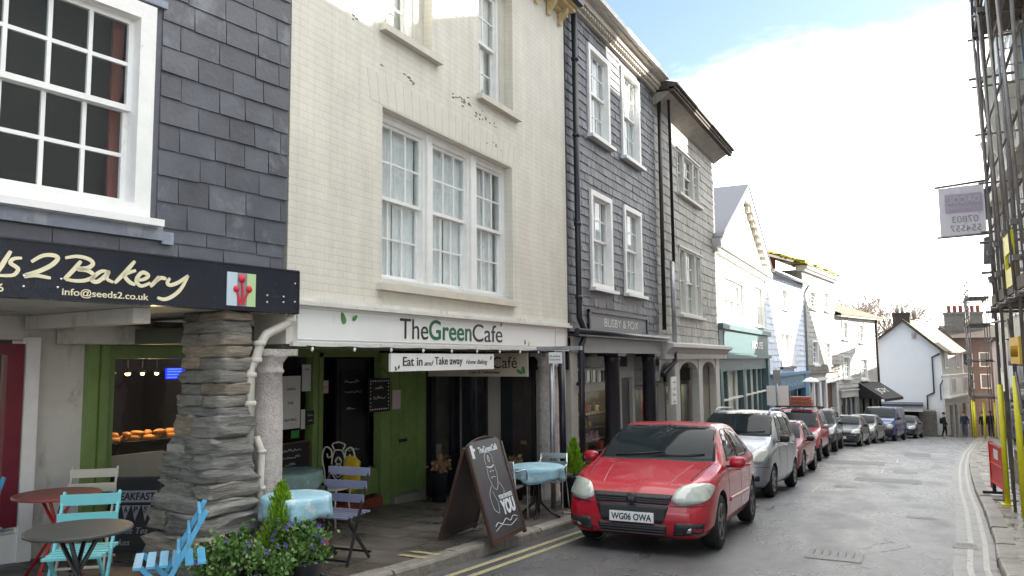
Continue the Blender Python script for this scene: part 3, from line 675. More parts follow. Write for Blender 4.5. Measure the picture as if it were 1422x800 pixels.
beambox(CF,'reveal',MATS['cream_reveal'],(7.8,8.0,.14,.3,5.45,7.2)); beambox(CF,'reveal',MATS['cream_reveal'],(10.1,10.25,.14,.3,5.33,7.2))
mb=MB(); mb.box(5.5,12.25,-.1,.3,7.66,7.72); mb.box(5.5,12.25,-.24,.3,7.72,7.78); mb.box(5.5,12.25,-.3,.3,7.78,7.86)
for i in range(14):
    u=5.75+i*.48; mb.prism([(-.2,7.72),(-.02,7.72),(-.02,7.45),(-.05,7.44),(-.07,7.52),(-.16,7.62)],'x',u,u+.09)
CF.part('cornice',mb,M('cornice_ochre',(.55,.43,.24),.7,var=.2,bump=.3))
beambox(CF,'gutter',MATS['black_paint'],(5.5,12.25,-.40,-.305,7.80,7.90))
mb=MB(); mb.box(5.52,12.2,.33,6,2.2,8.0); CF.part('body',mb,MATS['render_warm'])
mb=MB(); mb.prism([(-.35,7.9),(3,9.4),(6.2,7.9)],'x',5.5,12.25); CF.part('roof',mb,MATS['roof_slate'])
# fascia structure and arcade
beambox(CF,'bressumer',MATS['render_warm'],(5.5,12.22,.0,.4,1.78,2.2))
mb=MB(); mb.box(5.55,12.2,-.06,0,2.19,2.235); mb.box(5.55,12.2,-.11,0,2.15,2.19); mb.box(5.55,12.2,-.045,0,1.76,1.80); CF.part('moulding',mb,MATS['old_white'])
beambox(CF,'soffit',MATS['dark_green_ceiling'],(5.2,12.22,.4,2.2,1.80,1.95),(5.5,12.2,.05,.4,1.74,1.78))
for (x,y,cap) in ((-5.36,5.40,1.74),(-5.32,11.66,1.74)):
    mb=MB(); b=gz(y)+.1; z1=cap-.02
    mb.lathe([(.20,b),(.20,b+.12),(.175,b+.2),(.178,b+.6),(.172,z1-.6),(.160,z1-.22),(.172,z1-.21),(.178,z1-.19),(.165,z1-.17),(.165,z1-.12),(.20,z1-.07),(.215,z1-.05)],(y,-5.2-x,0),26)
    mb.box(y-.22,y+.22,-5.2-x-.2,-5.2-x+.22,z1-.05,z1+.01)
    CF.part('column',mb,MATS['granite'])
# back wall of the arcade (x=-7.3), left to right
D=2.1
G=MATS['green_paint']
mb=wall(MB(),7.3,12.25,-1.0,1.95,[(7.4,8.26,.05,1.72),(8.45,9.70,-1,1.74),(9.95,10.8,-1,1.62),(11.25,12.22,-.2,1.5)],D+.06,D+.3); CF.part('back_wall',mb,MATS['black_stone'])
mb=MB(); mb.box(7.3,8.30,D,D+.06,-.6,.12); mb.box(8.22,8.32,D-.04,D+.1,-.6,1.74); mb.box(8.36,8.45,D-.02,D+.12,-.6,1.74); mb.box(7.3,7.42,D-.02,D+.1,-.6,1.74); mb.box(7.3,9.72,D-.02,D+.1,1.68,1.8)

mb.box(9.70,9.93,D-.08,D+.14,-.62,1.74); mb.box(10.80,10.93,D-.08,D+.14,-.66,1.74); mb.box(9.93,10.8,D-.08,D+.14,1.62,1.74)
mb.box(9.12,9.70,D-.02,D+.05,-.36,.02); mb.box(7.4,8.26,D-.05,D+.06,.12,.17)
CF.part('shopfront',mb,G)
beambox(CF,'shop_window',MATS['shop_glass'],(7.42,8.22,D+.04,D+.05,.17,1.68))
# green panelled door
dr=MB(); dr.box(9.95,10.79,D+.02,D+.07,-.47,1.62)
for (a,b,c,e) in ((10.03,10.33,.95,1.5),(10.42,10.72,.95,1.5),(10.03,10.33,.25,.8),(10.42,10.72,.25,.8),(10.03,10.33,-.37,.1),(10.42,10.72,-.37,.1)):
    dr.box(a,b,D+.006,D+.02,c,c+.02).box(a,b,D+.006,D+.02,e-.02,e).box(a,a+.02,D+.006,D+.02,c,e).box(b-.02,b,D+.006,D+.02,c,e).box(a+.05,b-.05,D+.01,D+.02,c+.05,e-.05)
d1=CF.part('door',dr,G); d1['label']='green panelled side door with a letterbox'
beambox(CF,'letterbox',MATS['black_iron'],(10.28,10.5,D-.005,D+.006,.33,.38),parent=d1)
beambox(CF,'door_step',MATS['stone_step'],(9.95,10.8,D-.16,D+.1,-.62,-.475))
beambox(CF,'threshold',MATS['terracotta'],(8.2,9.70,D-.12,D+.25,-.6,-.40))
# dark entrance, chalk menus inside
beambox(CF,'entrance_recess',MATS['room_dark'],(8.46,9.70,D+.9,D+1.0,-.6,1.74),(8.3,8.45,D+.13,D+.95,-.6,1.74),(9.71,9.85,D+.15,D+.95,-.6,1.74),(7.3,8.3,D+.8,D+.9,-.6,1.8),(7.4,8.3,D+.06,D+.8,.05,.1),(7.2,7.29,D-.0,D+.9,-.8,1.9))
beambox(CF,'glazed_door',MATS['black_paint'],(8.95,9.66,D+.16,D+.2,-.38,1.66))
# black shopfront at the far end
BL=MATS['black_paint']
mb=MB(); mb.box(11.2,11.33,D-.02,D+.1,-.9,1.62); mb.box(11.33,12.22,D-.0,D+.1,-.8,-.1); mb.box(11.9,11.98,D,D+.08,-.1,1.5); mb.box(11.33,12.2,D-.0,D+.08,1.42,1.8); mb.box(11.33,12.22,D-.06,D+.02,-.1,-.05)
for (a,b) in ((11.42,11.86),(12.0,12.18)): mb.box(a,b,D-.012,D,-.7,-.22)
CF.part('black_shopfront',mb,BL)
M('black_glass',(.02,.022,.025),.03,var=0,coat=1)
beambox(CF,'shop_window',MATS['shop_glass'],(11.33,11.9,D+.03,D+.04,-.1,1.42),(11.98,12.2,D+.03,D+.04,-.1,1.42))
beambox(CF,'window_backing',MATS['room_mid'],(11.3,12.22,D+.28,D+.3,-.2,1.5))
beambox(CF,'poster_panel',M('orange_card',(.55,.25,.06),.6,var=.1),(11.46,11.66,D+.2,D+.21,1.05,1.40))
beambox(CF,'picture_rail',MATS['interior_cream'],(11.36,11.85,D+.2,D+.22,-.08,.15))
# party wall that closes the arcade, facing up the street (y=12.25)
mb=MB(); mb.box(12.30,12.6,-.02,D+.3,-1.0,2.0); CF.part('party_wall',mb,MATS['interior_cream'])
mb=MB()
for (x0,x1) in ((-7.3,-7.12),(-6.86,-6.80),(-6.50,-6.28),(-5.90,-5.84),(-5.55,-5.3)): mb.box(12.22,12.30,-5.2-x1,-5.2-x0,-.95,1.9)
mb.box(12.23,12.3,.0,D,1.45,1.95); mb.box(12.23,12.3,1.62,D,-.9,0.02); mb.box(12.22,12.3,1.3,1.62,-.9,-.1)
CF.part('black_framing',mb,BL)
beambox(CF,'shop_window',MATS['black_glass'],(12.26,12.27,1.62,1.92,.02,1.45))
dr=MB(); dr.box(12.25,12.29,.64,1.08,-.9,1.45)
for (a,b) in ((.68,.84),(.88,1.04)):
    for (c,e) in ((.95,1.4),(.3,.85),(-.8,.1)): dr.box(12.238,12.25,a,b,c,e)
d2=CF.part('door',dr,M('door_brown',(.05,.04,.04),.4,var=.2)); d2['label']='narrow dark panelled door behind the far column'
beambox(CF,'letterbox',M('brass',(.45,.28,.12),.35,metal=.8,var=.1),(12.232,12.24,.80,.92,.16,.22),parent=d2)
# signs
SG=FB('shop_sign','long white fascia sign reading TheGreenCafé above the arcade',5.6,cat='sign',zb=1.8)
beambox(SG,'board',MATS['sign_white'],(5.60,12.05,-.04,-.0,1.80,2.15))
mb=MB()
for b in ((5.60,11.6,-.047,-.041,2.118,2.124),(5.60,11.6,-.047,-.041,1.822,1.828),(5.6,5.606,-.047,-.041,1.822,2.124),(11.62,11.626,-.047,-.041,1.80,2.15)): mb.box(*b)
SG.part('inner_line',mb,MATS['letter_grey'])
SG.text('The',MATS['letter_dark'],7.27,-.043,1.865,w=.58,h=.235,name='lettering')
SG.text('Green',MATS['letter_green'],7.87,-.043,1.865,w=1.02,h=.245,name='green_lettering',bold=.014)
SG.text('Cafe',MATS['letter_dark'],8.92,-.043,1.865,w=.84,h=.235,name='lettering')
def leaf(B,u,z,s,ang,mat,parent=None,d=-.044,flip=1):
    mb=MB(); pts=[]
    for i in range(13):
        t=i/12*math.pi*2; x=.5*math.cos(t); y=.26*math.sin(t)*(1-.35*math.cos(t)); pts.append((u+s*(x*math.cos(ang)-y*math.sin(ang)),z+s*(x*math.sin(ang)+y*math.cos(ang))))
    mb.prism(pts[:-1],'y',d-.004,d); return B.part('leaf_emblem',mb,mat,parent)
leaf(SG,6.27,2.055,.13,R(115),MATS['leaf_green']); leaf(SG,6.46,2.065,.09,R(35),MATS['leaf_green']); leaf(SG,9.73,2.12,.07,R(50),MATS['leaf_green'])
leaf(SG,10.62,1.86,.085,R(65),MATS['logo_green']); leaf(SG,10.49,1.885,.075,R(100),MATS['leaf_green'])
HG=FB('hanging_sign','slim white sign reading Eat in and Take away, hung beneath the fascia',7.13,cat='sign',zb=1.49)
beambox(HG,'board',MATS['sign_white'],(7.13,9.55,-.02,.01,1.495,1.70))
beambox(HG,'hanger',MATS['black_iron'],(7.4,7.41,-.01,0,1.70,1.78),(9.3,9.31,-.01,0,1.70,1.78))
HG.text('Eat in',MATS['letter_dark'],7.36,-.022,1.555,w=.40,h=.105,name='lettering',bold=.01)
HG.text('and',MATS['letter_dark'],7.80,-.022,1.555,w=.20,h=.06,name='lettering',shear=.4)
HG.text('Take away',MATS['letter_dark'],8.03,-.022,1.535,w=.66,h=.125,name='lettering',bold=.01)
HG.text('Home Baking',MATS['letter_dark'],8.78,-.022,1.55,w=.58,h=.075,name='lettering',shear=.4)
leaf(HG,7.22,1.53,.06,R(120),MATS['leaf_green'],d=-.021); leaf(HG,7.28,1.545,.05,R(60),MATS['letter_dark'],d=-.021); leaf(HG,9.46,1.65,.06,R(70),MATS['letter_brown'],d=-.021)
IS=thing('hanging_sign','beige cafe sign hung crosswise inside the arcade, partly hidden behind the slim sign','sign',(-7.15,10.9,1.36))
mb=MB(); mb.box(0,1.84,-.02,.02,0,.37); mb.build('board',MATS['tan_board'],IS)
text_on('TheGreenCafé',MATS['letter_dark'],IS,.22,-.024,.13,w=1.44,h=.18)
text_on('Cafe & Takeaway',MATS['letter_brown'],IS,.78,-.024,.035,w=.58,h=.055,bold=.015)
for (u,z,a) in ((1.70,.075,150),(1.77,.1,100)):
    q=MB(); pts=[]
    for i in range(12):
        t=i/12*math.pi*2; x=.06*math.cos(t); y=.03*math.sin(t); pts.append((u+x*math.cos(R(a))-y*math.sin(R(a)),z+x*math.sin(R(a))+y*math.cos(R(a))))
    q.prism(pts,'y',-.026,-.021); q.build('leaf_emblem',MATS['leaf_green'],IS)
mb=MB(); mb.box(.2,.21,-.005,.005,.37,.44); mb.box(1.6,1.61,-.005,.005,.37,.44); mb.build('hanger',MATS['black_iron'],IS)
# festoon
t=FB('string_lights','thin string of small unlit bulbs along the bottom of the white fascia',5.6,cat='lights',zb=1.74)
mb=MB(); pts=[(5.7+i*.16,-.075,1.765-.012*abs(math.sin(i*.8))) for i in range(39)]; mb.tube(pts,.004,5); t.part('cable',mb,MATS['black_iron'])
for i in range(0,38,4):
    b=MB(); b.lathe([(.004,0),(.013,-.012),(.016,-.03),(.004,-.05)],(5.78+i*.16,-.075,1.757),8); t.part('bulb',b,M('bulb_glass',(.7,.7,.66),.2,var=0))
# posters and boards on the cafe window
def scribble(B,u0,u1,z,h,d,mat,parent=None):
    n=max(4,int((u1-u0)/h*2.2)); r=random.Random(int(u0*97+z*31)); mb=MB()
    pts=[(u0+(u1-u0)*i/n,z+h*(r.random() if i%2 else r.random()*.3)) for i in range(n+1)]
    ribbon(mb,pts,h*.17,d,.002,3); return B.part('chalk_writing',mb,mat,parent)
def poster(name,label,u0,u1,z0,z1,d,mat,lines=(),frame=None,cat='poster',lm='letter_dark'):
    B=FB(name,label,u0,cat=cat,zb=z0)
    mb=MB(); mb.box(u0,u1,d-.012,d-.006,z0,z1)
    if frame:
        B.part('frame',MB().box(u0-.02,u1+.02,d-.02,d-.004,z0-.02,z1+.02) ,frame); mb.v=[(a,b-.012,c) for a,b,c in mb.v]
        d-=.012
    B.part('sheet',mb,mat)
    for (s,uu,zz,w,h) in lines:
        if s[0]=='~': scribble(B,uu,uu+w,zz,h,d-.0165,MATS[lm])
        else: B.text(s,MATS[lm],uu,d-.0135,zz,w=w,h=h,name='writing')
    return B
M('paper',(.62,.63,.62),.6,var=.04); M('chalkboard',(.012,.013,.017),.6,var=.3,scale=6); M('pink_paper',(.6,.5,.52),.6,var=.04)
poster('poster','tall pale notice with three short lines on the cafe window beside the granite column',7.66,8.0,.74,1.43,D,MATS['paper'],[('OPEN',7.74,1.24,.16,.035),('FOR',7.77,1.06,.1,.035),('SEATING',7.71,.84,.22,.035)])
poster('poster','white printed sheet high on the cafe window, right of the tall pale notice',8.03,8.2,1.22,1.58,D,MATS['paper'],[('~',8.08,1.5,.08,.03)])
poster('poster','small white sheet of text low on the cafe window frame',8.02,8.1,.72,.98,D,MATS['paper'])
poster('poster','small black notice with pale lettering on the cafe window frame',8.09,8.24,.77,.96,D-.03,MATS['chalkboard'],[('~',8.11,.89,.11,.03),('~',8.12,.82,.09,.03)],lm='letter_grey')
poster('poster','dark chalk menu in a thin frame in the bottom of the cafe window',7.5,8.15,.22,.55,D-.02,MATS['chalkboard'],[('~',7.6,.45,.4,.04),('~',7.62,.36,.36,.04),('~',7.7,.27,.2,.04)],frame=MATS['wood_brown'],lm='letter_grey')
poster('poster','bright green card standing on the inner window ledge of the cafe',7.95,8.1,.60,.70,D+.1,M('bright_green',(.05,.4,.08),.5,var=0))
poster('poster','square lilac notice on the dark door panel of the cafe entrance',8.47,8.68,1.17,1.35,D+.1,MATS['pink_paper'],[('~',8.49,1.24,.16,.04)])
poster('poster','blank pink sheet pinned on the green door',10.08,10.30,.86,1.16,D,MATS['pink_paper'])
poster('chalkboard','tall chalk menu on the glazed cafe door',9.02,9.6,-.2,1.5,D+.155,MATS['chalkboard'],[('~',9.1,1.3,.35,.05),('~',9.1,1.15,.4,.045),('~',9.1,.3,.36,.05),('~',9.1,.1,.4,.05),('~',9.15,.9,.2,.05)],cat='menu board',lm='letter_grey')
cb=poster('chalkboard','small black chalkboard with a dotted white border hung on the green post',9.30,9.82,.86,1.36,D-.14,MATS['chalkboard'],[('~',9.45,1.2,.2,.05),('~',9.40,1.05,.3,.05)],cat='menu board',lm='letter_grey')
mb=MB()
for i in range(9):
    for z in (.90,1.32): mb.lathe([(.001,-.016),(.012,-.016),(.012,-.010)],(9.34+i*.055,D-.14,z),6,'y')
for i in range(7):
    for u in (9.34,9.78): mb.lathe([(.001,-.016),(.012,-.016),(.012,-.010)],(u,D-.14,.95+i*.055),6,'y')
cb.part('dot_border',mb,MATS['letter_white'])
mb=MB(); mb.tube([(9.78,D-.15,1.40),(9.62,D-.15,1.52),(9.45,D-.15,1.40)],.004,5); cb.part('hanger',mb,MATS['black_iron'])
# ============================================================ grey slate building (Busby)
BF=FB('slate_building','dark slate hung building with four white sash windows and black columns',12.3,zb=gz(12.3)+.1)
wins=[(13.38,14.5,2.95,4.80),(15.28,16.42,2.98,4.85),(13.38,14.5,5.85,7.65),(15.3,16.5,5.88,7.85)]
mb=wall(MB(),12.28,17.66,2.1,8.4,wins,0,.3); BF.part('wall',mb,MATS['slate_mid'])
mb=MB(); slates(mb,12.28,17.64,2.1,8.0,.24,.165,[(a-.08,b+.08,c-.1,e+.06) for a,b,c,e in wins]+[(13.12,16.66,2.1,2.52)]); BF.part('slate_hanging',mb,MATS['slate_mid'])
for i,(a,b,c,e) in enumerate(wins):
    sash(BF,a-.02,b+.02,c,e,d=.05,cols=3 if i!=1 else 3,rt=2,rb=2,fr=.10,bar=.022,proudf=-.045,sill=.06,cur=[(.0,.95)] if i in (0,) else [(.0,.35),(.6,1)],dark=MATS['room_mid'])
mb=MB(); mb.box(12.2,17.7,-.08,.02,8.0,8.1); mb.box(12.2,17.72,-.2,.02,8.12,8.24); mb.box(12.2,17.74,-.30,.3,8.24,8.34)
for i in range(42): u=12.26+i*.13; mb.box(u,u+.065,-.16,-.02,8.05,8.12)
BF.part('cornice',mb,M('stone_cornice',(.5,.46,.40),.7,var=.15,bump=.2))
beambox(BF,'gutter',MATS['old_white'],(12.2,17.75,-.40,-.30,8.28,8.38))
mb=MB(); mb.box(12.3,17.62,.31,6,2.1,8.3); BF.part('body',mb,MATS['render_warm'])
mb=MB(); mb.prism([(-.3,8.38),(3,9.9),(6.1,8.38)],'x',12.26,17.7); BF.part('roof',mb,MATS['roof_slate'])
# shop name board, gutter, beam, columns
sb=FB('shop_sign','grey signboard reading BUSBY & FOX set into the slates',13.2,cat='sign',zb=2.15)
beambox(sb,'board',MATS['fox_board'],(13.2,16.6,-.035,-.0,2.16,2.48))
beambox(sb,'surround',MATS['black_paint'],(13.12,13.2,-.06,0,2.13,2.52),(16.6,16.68,-.06,0,2.13,2.52),(13.12,16.68,-.07,0,2.48,2.53))
sb.text('BUSBY & FOX',MATS['letter_grey'],13.95,-.037,2.24,w=2.05,h=.16,name='lettering')
mb=MB(); mb.tube([(12.22,-.18,2.10),(17.8,-.18,2.10)],.055,10); mb.box(12.25,17.7,-.2,0,2.02,2.07); BF.part('lower_gutter',mb,MATS['black_paint'])
beambox(BF,'beam',MATS['grey_paint'],(12.3,17.68,-.06,.35,1.74,2.02))
for y in (14.75,17.2):
    b=gz(y)+.1; mb=MB(); mb.lathe([(.18,b),(.18,b+.2),(.16,b+.26),(.155,b+1),(.145,1.56),(.16,1.58),(.15,1.62),(.18,1.70)],(y,.12,0),22); mb.box(y-.24,y+.24,-.1,.34,1.68,1.735); BF.part('column',mb,MATS['black_paint'])
d3=.62
mb=wall(MB(),12.6,17.66,-1.2,2.1,[(13.85,16.5,-.55,1.05),(16.75,17.5,-1.3,1.2)],d3,d3+.2); BF.part('shopfront_wall',mb,MATS['sage_trim'])
beambox(BF,'ceiling',MATS['interior_cream'],(12.6,17.66,.3,d3+.2,1.9,2.0))
fw=MB(); fw.box(13.85,13.95,d3-.05,d3+.02,-.62,1.05).box(16.4,16.5,d3-.05,d3+.02,-.62,1.05).box(13.85,16.5,d3-.05,d3+.02,.98,1.14).box(13.8,16.55,d3-.12,d3+.02,-.64,-.56)
for i in range(9): u=13.9+i*.32; fw.box(u,u+.025,d3-.04,d3-.02,1.14,1.42)
fw.box(13.85,16.5,d3-.045,d3-.0,1.40,1.45)
w=BF.part('shop_window',fw,M('offwhite_trim',(.55,.53,.48),.5,var=.08)); beambox(BF,'glass',MATS['shop_glass'],(13.95,16.4,d3+.03,d3+.04,-.56,.98),parent=w)
beambox(BF,'transom_glass',MATS['black_glass'],(13.9,16.45,d3-.01,d3-.004,1.16,1.40),parent=w)
beambox(BF,'display_room',MATS['room_mid'],(13.5,16.8,d3+1.2,d3+1.3,-.8,1.4),(13.5,13.6,d3+.2,d3+1.2,-.8,1.4),(16.7,16.8,d3+.2,d3+1.2,-.8,1.4),(13.5,16.8,d3+.2,d3+1.2,1.3,1.4),(13.6,16.7,d3+.2,d3+1.2,-.66,-.58))
beambox(BF,'dado',MATS['dado_brick'],(12.6,16.7,d3-.015,d3,-1.3,-.66))
beambox(BF,'door',MATS['black_paint'],(16.8,17.45,d3+.06,d3+.1,-1.2,1.15),(16.86,17.1,d3+.045,d3+.06,-1.05,-.3),(17.15,17.39,d3+.045,d3+.06,-1.05,-.3))
inner=FB('shop_sign','black inner sign board with dim lettering Y & FO behind the black column',13.5,cat='sign',zb=1.45)
beambox(inner,'board',MATS['black_paint'],(13.3,16.75,d3-.14,d3-.10,1.46,1.74))
inner.text('BUSBY & FOX',M('letter_dim',(.12,.12,.125),.4,var=0),13.35,d3-.142,1.52,w=2.9,h=.15,name='lettering')
rng=random.Random(5); cols=[(.45,.05,.04),(.6,.55,.45),(.5,.4,.3),(.35,.1,.08),(.6,.6,.58),(.15,.12,.1),(.5,.3,.08),(.12,.2,.1)]
k=0
for row,z in enumerate((-.56,-.32,-.06,.2,.48)):
    u=14.0+rng.uniform(0,.1)
    while u<16.25:
        w_=rng.uniform(.12,.3); h_=rng.uniform(.12,.24); c=cols[rng.randrange(len(cols))]; kk=k%8
        o=thing('gift_box','one of the small boxed gifts stacked in the window between the black columns','gift box',(0,0,0),0,'gifts in the shop window')
        p=BF.W(u+w_/2,d3+.25+rng.uniform(0,.5),z); o.location=p; o.rotation_euler=(0,0,BF.rz()+rng.uniform(-.2,.2))
        mb=MB(); mb.box(-w_/2,w_/2,-.04,.04,0,h_); mb.build('box',M('gift%d'%cols.index(c),c,.6,var=.15),o)
        mb=MB(); mb.box(-w_/2+.02,w_/2-.02,-.043,-.0405,h_*.2,h_*.7); mb.build('label_card',M('gift%d'%((cols.index(c)+3)%8),cols[(cols.index(c)+3)%8],.6,var=.15),o)
        u+=w_+rng.uniform(.02,.12); k+=1
    if row: 
        sh=MB(); sh.box(13.9,16.4,d3+.2,d3+.8,z-.02,z-.005); BF.part('shelf',sh,MATS['room_mid'])
# drainpipes between the two buildings
mb=MB(); mb.tube([(12.52,-.10,8.1),(12.54,-.10,2.35),(12.68,-.14,2.12),(12.70,-.14,2.02),(12.5,-.14,1.86),(12.47,-.14,-.75)],.055,10)
for z in (7,5.6,4,2.7,1.2): mb.lathe([(.068,-.03),(.07,0),(.068,.03)],(12.53,-.10,z),10)
BF.part('drainpipe',mb,MATS['black_paint'])
# posts with the small notice in front of the far cafe column
mb=MB(); 
P=thing('sign_post','grey steel post with a small white parking notice beside the granite column','sign post',(-4.93,10.95,gz(10.95)+.1))
hh=1.70-gz(10.95)-.1
MB().tube([(0,0,0),(0,0,hh)],.038,12).build('post',MATS['galv'],P)
MB().tube([(-.02,.45,0),(-.02,.45,hh+.05)],.05,12).build('black_post',MATS['black_paint'],P)
MB().box(-.02,.2,-.06,-.045,hh-.14,hh+.03).build('notice',MATS['sign_white'],P)
text_on('No waiting',MATS['letter_dark'],P,.0,-.062,hh-.045,w=.17,h=.03); text_on('at any time',MATS['letter_dark'],P,.0,-.062,hh-.10,w=.17,h=.03)
MB().box(-.25,.5,-.05,.05,hh+.06,hh+.12).build('crossbar',MATS['galv'],P)
# ============================================================ pale slate building
SF=FB('slate_building','pale weathered slate building with a deep dark overhanging roof',17.7,zb=gz(17.7)+.1)
wins=[(19.75,22.1,5.98,7.15),(19.7,22.05,2.78,4.52)]
mb=wall(MB(),17.70,24.05,2.0,8.0,wins,.02,.3); SF.part('wall',mb,MATS['slate_pale'])
mb=MB(); slates(mb,17.72,24.05,2.0,8.0,.40,.23,[(a-.06,b+.06,c-.08,e+.06) for a,b,c,e in wins],d=.02); SF.part('slate_hanging',mb,MATS['slate_pale'])
for (a,b,c,e) in wins:
    for (p,q) in ((a,a+.62),(a+.68,b-.68),(b-.62,b)):
        sash(SF,p,q,c,e,d=.07,cols=1 if q-p<.7 else 2,rt=1 if e<5 and q-p<.7 else 2,rb=1 if q-p<.7 else 2,fr=.05,bar=.03,proudf=-.0,sill=0,fm=MATS['old_white'],dark=MATS['room_mid'],cur=[(0,1)] if c<4 else [(.3,.8)])
    beambox(SF,'sill',MATS['old_white'],(a-.1,b+.1,-.1,.05,c-.08,c-.01)); beambox(SF,'hood',MATS['old_white'],(a-.06,b+.06,-.04,.06,e,e+.05))
# overhanging eave with a plaster cove
mb=MB(); mb.prism([(.02,7.72),(-.05,7.75),(-.2,7.85),(-.42,7.98),(-.42,8.02),(.1,8.02)],'x',17.75,24.2); SF.part('cove',mb,M('cove',(.30,.28,.24),.7,var=.2,bump=.2))
mb=MB(); mb.box(17.7,24.45,-.52,-.40,7.97,8.09); mb.box(17.7,24.4,-.55,.2,8.04,8.12); SF.part('eave_board',mb,MATS['old_timber'])
mb=MB(); mb.prism([(-.6,8.12),(-.6,8.17),(3,9.3),(6.3,8.2),(6.3,8.12)],'x',17.7,24.45); SF.part('roof',mb,MATS['old_timber'])
mb=MB(); mb.box(17.72,24.0,.31,6,2.0,8.0); SF.part('body',mb,MATS['render_warm'])
mb=MB(); mb.tube([(17.85,-.1,7.9),(17.8,-.1,2.3)],.05,8); mb.tube([(18.0,-.3,7.85),(18.75,-.1,7.55),(18.78,-.1,4.0)],.04,8); SF.part('downpipe',mb,MATS['black_iron'])
mb=MB(); mb.tube([(18.6,-.1,4.0),(18.6,-.12,1.95)],.055,10); SF.part('downpipe',mb,MATS['galv'])
mb=MB(); mb.tube([(18.6,-.12,1.95),(18.55,-.12,1.55),(17.55,-.1,1.25)],.06,10); SF.part('downpipe',mb,MATS['black_paint'])
# jetty beam, posts and arches
mb=MB(); mb.prism([(-.32,1.98),(-.32,1.90),(-.22,1.86),(-.12,1.74),(-.12,1.62),(.3,1.62),(.3,2.0),(-.02,2.04)],'x',17.75,24.5); SF.part('jetty_beam',mb,MATS['sage_trim'])
mb=MB()
for (u,w_) in ((19.0,.4),(21.4,.42),(23.5,.5)): mb.box(u,u+w_,.0,.2,gz(u)+.1,1.62)
for (a,b) in ((17.7,19.0),(19.4,21.4),(21.82,23.5)):
    n=8; c=(a+b)/2; rr=(b-a)/2
    for i in range(n):
        t0=math.pi*i/n; t1=math.pi*(i+1)/n
        x0,x1=c-rr*math.cos(t0),c-rr*math.cos(t1); z0,z1=1.12+.42*math.sin(t0)**.7,1.12+.42*max(0,math.sin(t1))**.7
        mb.add([(x0,.02,z0),(x1,.02,z1),(x1,.02,1.62),(x0,.02,1.62),(x0,.16,z0),(x1,.16,z1),(x1,.16,1.62),(x0,.16,1.62)],[(0,1,2,3),(7,6,5,4),(0,4,5,1)])
SF.part('post_and_arch',mb,MATS['sage_trim'])
d4=.95
mb=wall(MB(),17.7,24.0,-1.6,2.0,[(17.9,20.6,-.9,.9),(21.3,23.7,-.9,.9)],d4,d4+.2); SF.part('shopfront_wall',mb,MATS['grey_paint'])
fw=MB()
for (a,b) in ((17.9,20.6),(21.3,23.7)):
    for u in (a,(a+b)/2-.3,(a+b)/2+.4,b-.08): fw.box(u,u+.08,d4-.02,d4+.06,-.9,.9)
    fw.box(a,b,d4-.03,d4+.05,.86,.95)
w=SF.part('shop_window',fw,M('slateblue_trim',(.12,.15,.18),.5,var=.1)); beambox(SF,'glass',MATS['shop_glass'],(17.9,20.6,d4+.05,d4+.06,-.9,.86),(21.3,23.7,d4+.05,d4+.06,-.9,.86),parent=w)
beambox(SF,'display_room',MATS['room_mid'],(17.8,23.9,d4+1.2,d4+1.3,-1.6,1.5))
beambox(SF,'name_board',MATS['black_paint'],(17.9,20.8,d4-.09,d4-.03,.98,1.35),(21.2,23.8,d4-.09,d4-.03,.98,1.35))
SF.text('The Barn',MATS['letter_dim'],18.6,d4-.093,1.08,w=1.6,h=.16,name='lettering')
hb=FB('hanging_sign','narrow white vertical sign fixed by the pale arches next to the black column',17.75,cat='sign',zb=.6)
beambox(hb,'board',MATS['sign_white'],(18.05,18.5,-.16,-.13,.55,1.2))
for i in range(4): scribble(hb,18.15,18.4,1.04-i*.15,.08,-.166,MATS['letter_dark'])
rng=random.Random(9)
for i,(u,z,h_,c) in enumerate(((18.3,-.5,.3,4),(18.9,-.3,.5,6),(19.0,.2,.3,4),(19.8,-.7,.6,1),(20.2,.1,.4,0),(21.6,.0,.5,1),(21.9,-.7,.5,2),(22.4,.3,.4,4),(22.9,-.2,.6,1),(23.3,-.7,.4,4),(20.3,-.6,.5,2),(22.2,-.4,.3,6))):
    o=thing('display_card','one of the cards and prints on show in the shop under the pale arches','display card',SF.W(u,d4+.3,z),SF.rz(),'cards in the arched shop front')
    MB().box(0,.35,0,.02,0,h_).build('card',M('gift%d'%c,cols[c],.6),o); MB().box(.06,.29,-.004,-.001,h_*.3,h_*.8).build('picture',M('gift%d'%((c+2)%8),cols[(c+2)%8],.6),o)
# ============================================================ gabled white shop
C=[(-5.28,24.15),(-5.4,34.1),(-5.1,45),(-4.15,53.5),(-2.1,61)]
GB=Bld('gabled_building','white pedimented building with a steep slate gable above a teal shopfront',C[0],C[1])
W1,W2=(1.4,4.95,2.8,4.3),(7.35,9.4,2.95,4.5)
mb=wall(MB(),0,9.95,1.9,5.1,[W1,W2],0,.3); GB.part('wall',mb,MATS['render_white'])
mb=MB(); mb.prism([(-.5,5.25),(4.9,7.85),(10.3,5.25)],'y',0,.3); GB.part('gable_wall',mb,MATS['render_white'])
mb=MB(); mb.box(-.4,10.2,-.3,.1,5.08,5.28); mb.box(-.4,10.15,-.18,.05,4.98,5.08)
for i in range(38): mb.box(-.3+i*.275,-.3+i*.275+.12,-.17,-.02,4.9,4.99)
for (a,b) in (((-.6,5.28),(4.9,8.0)),((4.9,8.0),(10.45,5.28))):
    n=Vector((-(b[1]-a[1]),b[0]-a[0])).normalized(); A=Vector(a); Bv=Vector(b)
    for (o0,o1,dd) in ((0,-.28,-.32),(-.5,-.6,-.08)):
        mb.add([(p[0],y,p[1]) for y in (dd,.1) for p in (A+n*o0,Bv+n*o0,Bv+n*o1,A+n*o1)],[(0,1,2,3),(7,6,5,4),(0,4,5,1),(1,5,6,2),(2,6,7,3),(3,7,4,0)])
GB.part('pediment',mb,MATS['white_paint'])
